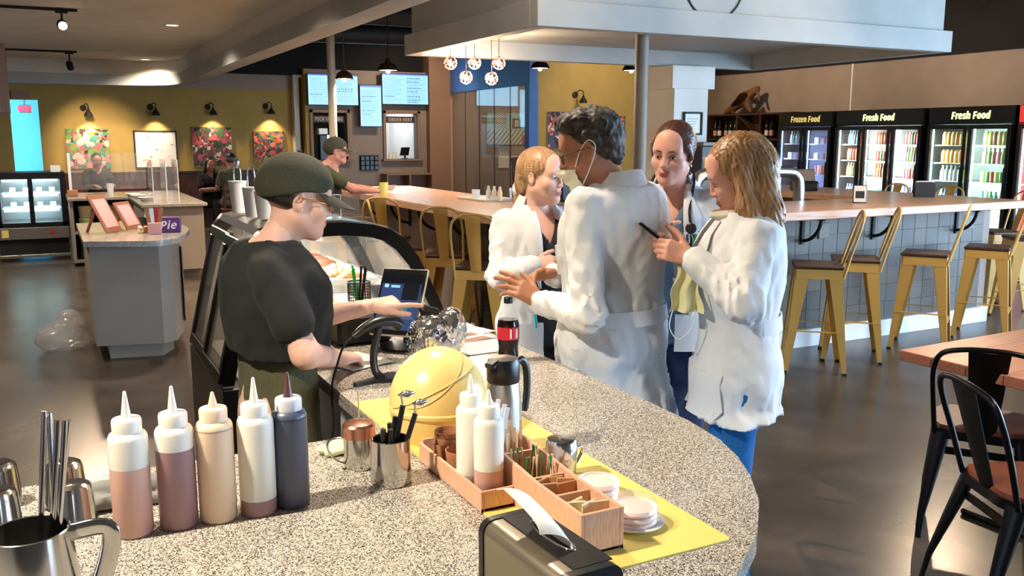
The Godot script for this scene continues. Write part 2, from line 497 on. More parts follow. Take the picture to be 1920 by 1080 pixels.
	# polygon in x,z (as Vector2) drawn out from y0 to y1, with an optional chamfer at the top
	func prism(poly: PackedVector2Array, y0: float, y1: float, smooth := false) -> Geo:
		var tris := Geometry2D.triangulate_polygon(poly)
		for i in range(0, tris.size(), 3):
			var a := poly[tris[i]]; var b := poly[tris[i + 1]]; var d := poly[tris[i + 2]]
			tri(Vector3(a.x, y1, a.y), Vector3(b.x, y1, b.y), Vector3(d.x, y1, d.y), Vector3.UP, Vector3.UP, Vector3.UP)
			tri(Vector3(a.x, y0, a.y), Vector3(b.x, y0, b.y), Vector3(d.x, y0, d.y), Vector3.DOWN, Vector3.DOWN, Vector3.DOWN)
		var area := 0.0
		var m := poly.size()
		for i in m:
			area += poly[i].cross(poly[(i + 1) % m])
		var sg := 1.0 if area > 0 else -1.0
		var en := []
		for i in m:
			var d := poly[(i + 1) % m] - poly[i]
			en.append(Vector3(d.y, 0, -d.x).normalized() * sg)
		for i in m:
			var a := poly[i]; var b := poly[(i + 1) % m]
			var n0: Vector3 = en[i]; var n1: Vector3 = en[i]
			if smooth:
				var pv: Vector3 = en[(i + m - 1) % m]; var nx: Vector3 = en[(i + 1) % m]
				if pv.dot(en[i]) > 0.7: n0 = (pv + en[i]).normalized()
				if nx.dot(en[i]) > 0.7: n1 = (nx + en[i]).normalized()
			tri(Vector3(a.x, y0, a.y), Vector3(b.x, y0, b.y), Vector3(b.x, y1, b.y), n0, n1, n1)
			tri(Vector3(a.x, y0, a.y), Vector3(b.x, y1, b.y), Vector3(a.x, y1, a.y), n0, n1, n0)
		return self
	func ball(p: Vector3, r: Vector3, seg := 12, rings := 8, b := Basis()) -> Geo:
		var k := t
		t = t * Transform3D(b, p)
		for i in rings:
			var a0 := PI * i / rings - PI / 2; var a1 := PI * (i + 1) / rings - PI / 2
			for j in seg:
				var b0 := TAU * j / seg; var b1 := TAU * (j + 1) / seg
				var q := []
				for w in [[a0, b0], [a0, b1], [a1, b1], [a1, b0]]:
					q.append(Vector3(cos(w[0]) * cos(w[1]), sin(w[0]), cos(w[0]) * sin(w[1])))
				var nn := []
				for e in q:
					nn.append((e / r).normalized())
				tri(q[0] * r, q[1] * r, q[2] * r, nn[0], nn[1], nn[2])
				tri(q[0] * r, q[2] * r, q[3] * r, nn[0], nn[2], nn[3])
		t = k
		return self
	# grid patch f(u, v) -> Vector3 with smooth normals, optionally with thickness
	func patch(f: Callable, nu: int, nv: int, thick := 0.0) -> Geo:
		var P := []
		for i in nu + 1:
			var row := []
			for j in nv + 1:
				row.append(f.call(float(i) / nu, float(j) / nv))
			P.append(row)
		var N := []
		for i in nu + 1:
			var row := []
			for j in nv + 1:
				var du: Vector3 = P[mini(i + 1, nu)][j] - P[maxi(i - 1, 0)][j]
				var dv: Vector3 = P[i][mini(j + 1, nv)] - P[i][maxi(j - 1, 0)]
				row.append(du.cross(dv).normalized())
			N.append(row)
		for side in ([0.0] if thick == 0.0 else [0.0, -thick]):
			var sg := 1.0 if side == 0.0 else -1.0
			for i in nu:
				for j in nv:
					var q := []; var m := []; var w := []
					for e in [[0, 0], [1, 0], [1, 1], [0, 1]]:
						var nn: Vector3 = N[i + e[0]][j + e[1]]
						q.append(P[i + e[0]][j + e[1]] + nn * side)
						m.append(nn * sg)
						w.append(Vector2(float(i + e[0]) / nu, 1.0 - float(j + e[1]) / nv))
					tri(q[0], q[1], q[2], m[0], m[1], m[2], w[0], w[1], w[2])
					tri(q[0], q[2], q[3], m[0], m[2], m[3], w[0], w[2], w[3])
		if thick != 0.0:
			for i in nu:
				for j in [0, nv]:
					var a: Vector3 = P[i][j]; var b: Vector3 = P[i + 1][j]
					quad(a, b, b - N[i + 1][j] * thick, a - N[i][j] * thick, (P[i][j] - P[i][1 if j == 0 else nv - 1]).normalized())
			for j in nv:
				for i in [0, nu]:
					var a: Vector3 = P[i][j]; var b: Vector3 = P[i][j + 1]
					quad(a, b, b - N[i][j + 1] * thick, a - N[i][j] * thick, (P[i][j] - P[1 if i == 0 else nu - 1][j]).normalized())
		return self
	func text(s: String, height: float, depth: float, p: Vector3, b := Basis(), bold := true, slant := 0.0) -> Geo:
		var tm := TextMesh.new()
		var sf := SystemFont.new()
		sf.font_names = PackedStringArray(["Droid Sans"])
		if bold: sf.font_weight = 700
		tm.font = sf
		tm.text = s
		tm.font_size = 32
		tm.pixel_size = height / 32.0
		tm.depth = depth
		tm.curve_step = 4.0
		var k := t
		t = t * Transform3D(b * Basis(Vector3(1, 0, 0), Vector3(slant, 1, 0), Vector3(0, 0, 1)), p)
		for sfc in tm.get_surface_count():
			var ar := tm.surface_get_arrays(sfc)
			var vs: PackedVector3Array = ar[Mesh.ARRAY_VERTEX]
			var ns: PackedVector3Array = ar[Mesh.ARRAY_NORMAL]
			var ix: PackedInt32Array = ar[Mesh.ARRAY_INDEX]
			for i in range(0, ix.size(), 3):
				tri(vs[ix[i]], vs[ix[i + 1]], vs[ix[i + 2]], ns[ix[i]], ns[ix[i + 1]], ns[ix[i + 2]])
		t = k
		return self
	func mesh() -> ArrayMesh:
		var ar := []
		ar.resize(Mesh.ARRAY_MAX)
		ar[Mesh.ARRAY_VERTEX] = v
		ar[Mesh.ARRAY_NORMAL] = n
		ar[Mesh.ARRAY_TEX_UV] = u
		if colored:
			ar[Mesh.ARRAY_COLOR] = c
		var m := ArrayMesh.new()
		m.add_surface_from_arrays(Mesh.PRIMITIVE_TRIANGLES, ar)
		return m

# ---------------------------------------------------------------- smooth fields meshed as surface nets
class Field:
	var o: Vector3
	var h: float
	var nx: int
	var ny: int
	var nz: int
	var d := PackedFloat32Array()
	var best := PackedFloat32Array()
	var id := PackedByteArray()
	func _init(lo: Vector3, hi: Vector3, cell: float) -> void:
		o = lo; h = cell
		nx = int((hi.x - lo.x) / h) + 2; ny = int((hi.y - lo.y) / h) + 2; nz = int((hi.z - lo.z) / h) + 2
		d.resize(nx * ny * nz); d.fill(9.0)
		best.resize(nx * ny * nz); best.fill(9.0)
		id.resize(nx * ny * nz)
	func _put(i: int, w: float, k: float, col: int) -> void:
		var a := d[i]
		var wb := w + (0.0003 if col > 0 else 0.0)
		if wb < best[i]:
			best[i] = wb
			id[i] = col
		var q := k - absf(a - w)
		var m := minf(a, w)
		if q > 0.0:
			m -= q * q / (4.0 * k)
		d[i] = m
	func _lo(p: Vector3) -> Vector3i:
		return Vector3i(clampi(int((p.x - o.x) / h), 0, nx), clampi(int((p.y - o.y) / h), 0, ny), clampi(int((p.z - o.z) / h), 0, nz))
	func _hi(p: Vector3) -> Vector3i:
		return Vector3i(clampi(int((p.x - o.x) / h) + 2, 0, nx), clampi(int((p.y - o.y) / h) + 2, 0, ny), clampi(int((p.z - o.z) / h) + 2, 0, nz))
	func cap(a: Vector3, b: Vector3, ra: float, rb: float, k := 0.02, col := 0) -> void:
		var m := maxf(ra, rb) + k + 2.5 * h
		var l := _lo(a.min(b) - Vector3.ONE * m); var g := _hi(a.max(b) + Vector3.ONE * m)
		var ba := b - a
		var inv := 1.0 / maxf(ba.length_squared(), 1e-9)
		for y in range(l.y, g.y):
			for z in range(l.z, g.z):
				var i := (y * nz + z) * nx + l.x
				for x in range(l.x, g.x):
					var q := Vector3(o.x + x * h, o.y + y * h, o.z + z * h) - a
					var t := clampf(q.dot(ba) * inv, 0.0, 1.0)
					_put(i, (q - ba * t).length() - ra - (rb - ra) * t, k, col)
					i += 1
	func ell(p: Vector3, r: Vector3, k := 0.02, col := 0, b := Basis(), sub := false) -> void:
		var m := maxf(r.x, maxf(r.y, r.z)) + k + 2.5 * h
		var l := _lo(p - Vector3.ONE * m); var g := _hi(p + Vector3.ONE * m)
		var bi := b.inverse()
		var ri := Vector3(1.0 / r.x, 1.0 / r.y, 1.0 / r.z)
		for y in range(l.y, g.y):
			for z in range(l.z, g.z):
				var i := (y * nz + z) * nx + l.x
				for x in range(l.x, g.x):
					var q := bi * (Vector3(o.x + x * h, o.y + y * h, o.z + z * h) - p)
					var q1 := q * ri
					var k0 := q1.length()
					var w := k0 * (k0 - 1.0) / maxf((q1 * ri).length(), 1e-6)
					if sub:
						var e := k - absf(d[i] + w)
						d[i] = maxf(d[i], -w) + (e * e / (4.0 * k) if e > 0.0 else 0.0)
					else:
						_put(i, w, k, col)
					i += 1
	# stack of ellipses, rings: [y, rx, rz, cx, cz]
	func loft(rings: Array, k := 0.02, col := 0, pw := 2.0) -> void:
		var m := k + 2.5 * h
		var lo := Vector3(9, 9, 9); var hi := -lo
		for r in rings:
			lo = lo.min(Vector3(r[3] - r[1], r[0], r[4] - r[2])); hi = hi.max(Vector3(r[3] + r[1], r[0], r[4] + r[2]))
		var l := _lo(lo - Vector3.ONE * m); var g := _hi(hi + Vector3.ONE * m)
		var cnt := rings.size()
		var y0: float = rings[0][0]; var y1: float = rings[cnt - 1][0]
		for y in range(l.y, g.y):
			var py := o.y + y * h
			var s := 0
			while s < cnt - 2 and py > rings[s + 1][0]:
				s += 1
			var A: Array = rings[s]; var B: Array = rings[s + 1]
			var C: Array = rings[maxi(s - 1, 0)]; var D: Array = rings[mini(s + 2, cnt - 1)]
			var t := clampf((py - A[0]) / (B[0] - A[0]), 0.0, 1.0)
			var rx := cubic_interpolate(A[1], B[1], C[1], D[1], t); var rz := cubic_interpolate(A[2], B[2], C[2], D[2], t)
			var cx := cubic_interpolate(A[3], B[3], C[3], D[3], t); var cz := cubic_interpolate(A[4], B[4], C[4], D[4], t)
			var dy := maxf(y0 - py, py - y1)
			for z in range(l.z, g.z):
				var qz := (o.z + z * h - cz) / rz
				var i := (y * nz + z) * nx + l.x
				for x in range(l.x, g.x):
					var qx := (o.x + x * h - cx) / rx
					var k0: float
					if pw == 2.0:
						k0 = sqrt(qx * qx + qz * qz)
					else:
						k0 = pow(pow(absf(qx), pw) + pow(absf(qz), pw), 1.0 / pw)
					var gx := qx / rx; var gz := qz / rz
					var w := k0 * (k0 - 1.0) / maxf(sqrt(gx * gx + gz * gz), 1e-5)
					_put(i, maxf(w, dy), k, col)
					i += 1
	# f(p, d) -> new d, applied near the surface inside a region
	func warp(f: Callable, lo := Vector3(-9, -9, -9), hi := Vector3(9, 9, 9), band := 4.0) -> void:
		var l := _lo(lo); var g := _hi(hi)
		for y in range(l.y, g.y):
			for z in range(l.z, g.z):
				var i := (y * nz + z) * nx + l.x
				for x in range(l.x, g.x):
					if absf(d[i]) < band * h or band <= 0.0:
						d[i] = f.call(Vector3(o.x + x * h, o.y + y * h, o.z + z * h), d[i])
					i += 1
	func net(g: Geo, pal: Array = []) -> void:
		var sx := 1; var sz := nx; var sy := nx * nz
		var vert := {}
		var P := PackedVector3Array()
		var N := PackedVector3Array()
		var C := PackedColorArray()
		var T := PackedInt32Array()
		var lim := 3.0 * h
		var st := [sx, sy, sz]
		var cube := [0, sx, sz, sx + sz, sy, sy + sx, sy + sz, sy + sx + sz]
		var edges := [[0, 1], [2, 3], [4, 5], [6, 7], [0, 2], [1, 3], [4, 6], [5, 7], [0, 4], [1, 5], [2, 6], [3, 7]]
		var off := [Vector3(0, 0, 0), Vector3(1, 0, 0), Vector3(0, 0, 1), Vector3(1, 0, 1), Vector3(0, 1, 0), Vector3(1, 1, 0), Vector3(0, 1, 1), Vector3(1, 1, 1)]
		for y in range(1, ny - 1):
			for z in range(1, nz - 1):
				var i := (y * nz + z) * nx
				for x in range(1, nx - 1):
					var i0 := i + x
					var a := d[i0]
					if a > lim or a < -lim:
						continue
					for ax in 3:
						var s: int = st[ax]
						var b := d[i0 + s]
						if (a < 0.0) == (b < 0.0):
							continue
						var s1: int = st[(ax + 1) % 3]; var s2: int = st[(ax + 2) % 3]
						var q := [i0, i0 - s1, i0 - s1 - s2, i0 - s2]
						var id4 := []
						for c in q:
							var w: int = vert.get(c, -1)
							if w < 0:
								var acc := Vector3.ZERO
								var cnt := 0
								for e in edges:
									var da := d[c + cube[e[0]]]; var db := d[c + cube[e[1]]]
									if (da < 0.0) != (db < 0.0):
										var f := da / (da - db)
										acc += off[e[0]].lerp(off[e[1]], f)
										cnt += 1
								acc /= maxi(cnt, 1)
								var cy: int = c / sy; var cz: int = (c % sy) / sz; var cx: int = c % sz
								w = P.size()
								P.append(o + (Vector3(cx, cy, cz) + acc) * h)
								N.append(Vector3.ZERO)
								if pal:
									var near: int = c + (1 if acc.x > 0.5 else 0) * sx + (1 if acc.y > 0.5 else 0) * sy + (1 if acc.z > 0.5 else 0) * sz
									C.append(pal[id[near]])
								vert[c] = w
							id4.append(w)
						if a > 0.0:
							id4.reverse()
						for tr in [[0, 1, 2], [0, 2, 3]]:
							var A: int = id4[tr[0]]; var B: int = id4[tr[1]]; var D: int = id4[tr[2]]
							var nn := (P[B] - P[A]).cross(P[D] - P[A])
							N[A] += nn; N[B] += nn; N[D] += nn
							T.append(A); T.append(B); T.append(D)
		for i in range(0, T.size(), 3):
			for j in [0, 2, 1]:
				var w := T[i + j]
				g.v.append(g.t * P[w]); g.n.append((g.t.basis * N[w]).normalized()); g.u.append(Vector2.ZERO)
				if g.colored:
					g.c.append(C[w] if pal else g.color)

# ---------------------------------------------------------------- scene helpers
var M := {}
var taken := {}
var rng := RandomNumberGenerator.new()

func numbered(called: String) -> String:
	var k: int = taken.get(called, 0)
	taken[called] = k + 1
	return called if k == 0 else "%s_%03d" % [called, k]

func tag(o: Node, label: String, category: String, group := "", kind := "") -> Node:
	if label: o.set_meta("label", label)
	if category: o.set_meta("category", category)
	if group: o.set_meta("group", group)
	if kind: o.set_meta("kind", kind)
	return o

func obj(called: String, g, m: Material, parent: Node = self) -> MeshInstance3D:
	var o := MeshInstance3D.new()
	o.mesh = g.mesh() if g is Geo else g
	o.material_override = m
	o.name = numbered(called) if parent == self else called
	parent.add_child(o, true)
	return o

func thing(called: String, label: String, category: String, where := Vector3.ZERO, turn := 0.0, group := "") -> Node3D:
	var o := Node3D.new()
	o.name = numbered(called)
	add_child(o)
	o.position = where
	o.rotation.y = turn
	return tag(o, label, category, group)

func struct(called: String, g: Geo, m: Material) -> MeshInstance3D:
	var o := obj(called, g, m)
	o.set_meta("kind", "structure")
	return o

func dup(root: Node3D, where: Vector3, turn: float, label: String) -> Node3D:
	var r: Node3D = root.duplicate()
	var base := String(root.name)
	if base.length() > 4 and base.substr(base.length() - 3).is_valid_int():
		base = base.substr(0, base.length() - 4)
	r.name = numbered(base)
	add_child(r)
	r.position = where
	r.rotation = Vector3(0, turn, 0)
	r.set_meta("label", label)
	return r

func col(r: float, g: float, b: float) -> Color:   # 0..255 sRGB
	return Color(r / 255.0, g / 255.0, b / 255.0)

func mat(key: String, c: Color, rough := 0.6, metal := 0.0) -> StandardMaterial3D:
	var m := StandardMaterial3D.new()
	m.resource_name = key
	m.albedo_color = c
	m.roughness = rough
	m.metallic = metal
	M[key] = m
	return m

func glow(key: String, c: Color, e: float) -> StandardMaterial3D:
	var m := mat(key, c, 0.5)
	m.emission_enabled = true
	m.emission = c
	m.emission_energy_multiplier = e
	return m

func ramp(stops: Array, hard := false) -> Gradient:
	var g := Gradient.new()
	var off := PackedFloat32Array(); var cs := PackedColorArray()
	for s in stops:
		off.append(s[0]); cs.append(s[1])
	g.offsets = off
	g.colors = cs
	if hard: g.interpolation_mode = Gradient.GRADIENT_INTERPOLATE_CONSTANT
	return g

func noise_tex(type: int, freq: float, oct: int, gr: Gradient, size := 512, sd := 1, cell := -1) -> NoiseTexture2D:
	var f := FastNoiseLite.new()
	f.noise_type = type
	f.frequency = freq
	f.seed = sd
	f.fractal_octaves = oct
	if oct <= 1: f.fractal_type = FastNoiseLite.FRACTAL_NONE
	if cell >= 0: f.cellular_return_type = cell
	var t := NoiseTexture2D.new()
	t.width = size; t.height = size
	t.seamless = true
	t.noise = f
	if gr: t.color_ramp = gr
	return t

func tri_mat(m: StandardMaterial3D, tex: Texture2D, scale: Vector3) -> StandardMaterial3D:
	m.albedo_texture = tex
	m.uv1_triplanar = true
	m.uv1_world_triplanar = true
	m.uv1_scale = scale
	return m

func spot(where: Vector3, to: Vector3, c: Color, e: float, angle: float, size := 0.05, parent: Node = self) -> SpotLight3D:
	var l := SpotLight3D.new()
	l.name = "spot_beam"
	parent.add_child(l, true)
	l.light_color = c; l.light_energy = e
	l.spot_angle = angle; l.spot_angle_attenuation = 0.8
	l.spot_range = 40.0; l.spot_attenuation = 2.0
	l.light_size = size
	l.shadow_enabled = true
	var d := (to - where).normalized()
	var up := Vector3.UP if absf(d.y) < 0.98 else Vector3.RIGHT
	var w := Transform3D(Basis.looking_at(d, up), where)
	l.transform = (parent.global_transform.affine_inverse() * w) if parent != self else w
	return l

func omni(where: Vector3, c: Color, e: float, size := 0.05, parent: Node = self) -> OmniLight3D:
	var l := OmniLight3D.new()
	l.name = "lamp_light"
	parent.add_child(l, true)
	l.light_color = c; l.light_energy = e
	l.omni_range = 40.0; l.omni_attenuation = 2.0
	l.light_size = size
	l.shadow_enabled = true
	l.position = where
	return l

func area(where: Vector3, dir: Vector3, sz: Vector2, c: Color, e: float, parent: Node = self, up := Vector3.UP) -> AreaLight3D:
	var l := AreaLight3D.new()
	l.name = "soft_light"
	parent.add_child(l, true)
	l.light_color = c; l.light_energy = e
	l.area_size = sz
	l.area_range = 40.0
	l.shadow_enabled = true
	if absf(dir.normalized().dot(up)) > 0.98: up = Vector3.RIGHT
	l.transform = Transform3D(Basis.looking_at(dir, up), where)
	return l

func rot_y(a: float) -> Basis:
	return Basis(Vector3.UP, a)
func rx(a: float) -> Basis:
	return Basis(Vector3.RIGHT, a)
func rz(a: float) -> Basis:
	return Basis(Vector3.BACK, a)
func rnd(a: float, b: float) -> float:
	return rng.randf_range(a, b)
func curve(pts: Array, per := 6) -> Array:   # Catmull-Rom through points
	var out := []
	for i in pts.size() - 1:
		var p0: Vector3 = pts[maxi(i - 1, 0)]; var p3: Vector3 = pts[mini(i + 2, pts.size() - 1)]
		for k in per:
			out.append((pts[i] as Vector3).cubic_interpolate(pts[i + 1], p0, p3, float(k) / per))
	out.append(pts[pts.size() - 1])
	return out
func arc(cx: float, cy: float, r: float, a0: float, a1: float, k: int) -> Array:
	var out := []
	for i in k + 1:
		var a := deg_to_rad(a0 + (a1 - a0) * i / k)
		out.append(Vector2(cx + r * cos(a), cy + r * sin(a)))
	return out
func ext_z(poly: Array, z0: float, z1: float, g: Geo = null, smooth := true) -> Geo:   # polygon in x,y drawn out along z
	if g == null: g = Geo.new()
	var p := PackedVector2Array()
	for q in poly: p.append(Vector2(q.x, -q.y))
	var k := g.t
	g.t = g.t * Transform3D(rx(PI / 2), Vector3.ZERO)
	g.prism(p, z0, z1, smooth)
	g.t = k
	return g
func ext_x(poly: Array, x0: float, x1: float, g: Geo = null, smooth := true) -> Geo:   # polygon in z,y drawn out along x
	if g == null: g = Geo.new()
	var p := PackedVector2Array()
	for q in poly: p.append(Vector2(-q.y, q.x))
	var k := g.t
	g.t = g.t * Transform3D(rz(-PI / 2), Vector3.ZERO)
	g.prism(p, x0, x1, smooth)
	g.t = k
	return g
func V(x: float, y: float) -> Vector2:
	return Vector2(x, y)

# ---------------------------------------------------------------- curved glass pastry case
func pastry_case() -> void:
	var o := thing("pastry_case", "curved glass pastry display case with black frame beside the cashier", "display case")
	var z0 := -4.1; var z1 := -3.27
	var arch := [V(0.51, 0.76), V(0.55, 0.94), V(0.60, 1.15), V(0.635, 1.28), V(0.67, 1.32), V(0.75, 1.335), V(0.98, 1.338), V(1.09, 1.325), V(1.16, 1.305), V(1.22, 1.265), V(1.275, 1.19), V(1.325, 1.09), V(1.37, 0.99), V(1.41, 0.88), V(1.43, 0.80), V(1.43, 0.76)]
	var inn := [V(0.57, 0.76), V(0.61, 0.94), V(0.66, 1.13), V(0.695, 1.22), V(0.73, 1.25), V(0.79, 1.262), V(0.98, 1.265), V(1.07, 1.255), V(1.12, 1.238), V(1.165, 1.2), V(1.215, 1.14), V(1.265, 1.045), V(1.31, 0.95), V(1.35, 0.86), V(1.365, 0.80), V(1.365, 0.76)]
	for i in inn.size(): inn[i] = (arch[i] as Vector2).lerp(inn[i], 0.68)
	for zz in [z1 - 0.045, z0]:
		var loop := arch.duplicate()
		var rev := inn.duplicate()
		rev.reverse()
		loop.append_array(rev)
		obj("end_frame", ext_z(loop, zz, zz + 0.045), M.chair_black, o)
		obj("end_glass", ext_z(inn, zz + 0.018, zz + 0.026), M.clear_glass, o)
	var ca := []
	for i in range(8, 15): ca.append(arch[i])
	obj("curved_glass", Geo.new().patch(func(a: float, b: float) -> Vector3:
		var f := a * (ca.size() - 1)
		var i := mini(int(f), ca.size() - 2)
		var p: Vector2 = (ca[i] as Vector2).lerp(ca[i + 1], f - i)
		return Vector3(p.x, p.y, lerpf(z0 + 0.04, z1 - 0.04, b)), 12, 1, 0.006), M.clear_glass, o)
	obj("case_top", ext_z([V(0.655, 1.3), V(0.67, 1.325), V(0.75, 1.34), V(0.98, 1.342), V(1.07, 1.33), V(1.07, 1.31), V(0.7, 1.29)], z0 + 0.046, z1 - 0.046), M.brushed_steel, o)
	# back: slanting frame with two sliding doors
	var lean := atan2(0.125, 0.52)
	for k in 2:
		var zc: float = lerpf(z0, z1, 0.26 + 0.48 * k)
		var d := Geo.new().at(Vector3(0.578 - 0.012 * k, 1.02, zc), rz(-lean))
		var hw := 0.205
		d.box(Vector3(0, 0.24, 0), Vector3(0.02, 0.04, hw * 2), Basis(), 0.003)
		d.box(Vector3(0, -0.24, 0), Vector3(0.02, 0.04, hw * 2), Basis(), 0.003)
		d.box(Vector3(0, 0, hw - 0.02), Vector3(0.02, 0.44, 0.04), Basis(), 0.003)
		d.box(Vector3(0, 0, -hw + 0.02), Vector3(0.02, 0.44, 0.04), Basis(), 0.003)
		var door := obj("sliding_door", d, M.chair_black, o)
		obj("pane", Geo.new().at(Vector3(0.578 - 0.012 * k, 1.02, zc), rz(-lean)).box(Vector3.ZERO, Vector3(0.006, 0.44, hw * 2 - 0.08)), M.clear_glass, door)
	var bs := Geo.new()
	bs.box(Vector3(0.97, 0.415, (z0 + z1) / 2), Vector3(0.92, 0.67, z1 - z0), Basis(), 0.006)
	obj("base_cabinet", bs, M.black_plastic, o)
	obj("plinth", bx(0.58, 1.38, 0.0, 0.08, z0 + 0.05, z1 - 0.05), M.black_matte, o)
	obj("deck", bx(0.58, 1.36, 0.752, 0.765, z0 + 0.05, z1 - 0.05), M.brushed_steel, o)
	obj("shelf", bx(0.63, 1.32, 0.90, 0.906, z0 + 0.05, z1 - 0.06), M.clear_glass, o)
	obj("shelf", bx(0.68, 1.2, 1.08, 1.086, z0 + 0.05, z1 - 0.06), M.clear_glass, o)
	var lt := obj("light_strip", bx(0.88, 0.92, 1.262, 1.272, z0 + 0.1, z1 - 0.1), M.case_led, o)
	area(Vector3(0.9, 1.258, (z0 + z1) / 2), Vector3(0.15, -1, 0), Vector2(0.04, 0.6), col(255, 246, 225), 2.2, o, Vector3.BACK)
	obj("light_strip", bx(1.16, 1.185, 1.068, 1.078, z0 + 0.1, z1 - 0.1), M.case_led, o)
	area(Vector3(1.17, 1.064, (z0 + z1) / 2), Vector3(-0.1, -1, 0), Vector2(0.025, 0.6), col(255, 246, 225), 1.0, o, Vector3.BACK)
	# trays and pastries
	var loaf := Geo.new()
	loaf.ball(Vector3(0, 0.018, 0), Vector3(0.06, 0.022, 0.03), 10, 6)
	var loafm := loaf.mesh()
	var disc := Geo.new().lathe([[0.0, 0.0], [0.034, 0.0], [0.042, 0.006], [0.04, 0.013], [0.022, 0.019], [0.0, 0.02]], 12).mesh()
	var bun := Geo.new()
	for k in 5: bun.ball(Vector3(0.022 * (k - 2), 0.02 - absf(k - 2) * 0.004, 0.006 * absf(k - 2)), Vector3(0.018, 0.02 - absf(k - 2) * 0.003, 0.024), 8, 6)
	var bunm := bun.mesh()
	for row in [[1.087, 2, 0], [0.907, 2, 1], [0.766, 2, 2]]:
		for k in row[1]:
			var zc: float = lerpf(z0 + 0.22, z1 - 0.25, k / (row[1] - 1.0))
			var xw := 0.36 if row[2] == 0 else 0.46
			var xc := 0.95 if row[2] == 0 else 0.98
			var tg := Geo.new()
			tg.box(Vector3(0, 0.004, 0), Vector3(xw, 0.008, 0.34), Basis(), 0.003)
			for e in [[xw / 2, 0.0, 0.008, 0.34], [-xw / 2, 0.0, 0.008, 0.34], [0.0, 0.17, xw, 0.008], [0.0, -0.17, xw, 0.008]]:
				tg.box(Vector3(e[0], 0.012, e[1]), Vector3(e[2], 0.02, e[3]))
			var shelf_word: String = ["top glass shelf", "middle glass shelf", "bottom deck"][row[2]]
			var place: String = ["far", "near"][k]
			var tray := obj("pastry_tray", tg, [M.cream_tray, M.white_gloss, M.cream_tray][(k + row[2]) % 3])
			tray.position = Vector3(xc, row[0], zc)
			tag(tray, "shallow tray of pastries at the %s end of the %s in the case" % [place, shelf_word], "tray", "pastry trays in the display case")
			for a in 3:
				for b in 2:
					var kind: int = (k + row[2]) % 3
					var pm: Mesh = [loafm, bunm, disc][kind]
					var pn: String = ["brownie_loaf", "croissant", "cookie"][kind]
					var it := obj(pn, pm, [M.brownie, M.crust, M.cookie][kind])
					it.position = Vector3(xc + (b - 0.5) * xw * 0.46, row[0] + 0.009, zc + (a - 1) * 0.105)
					it.rotation.y = rnd(-0.4, 0.4)
					tag(it, ["dark brown glazed loaf", "golden baked croissant", "round pale brown cookie"][kind] + " on the %s tray of the %s" % [place, shelf_word], "pastry", "pastries on the %s tray of the %s" % [place, shelf_word])

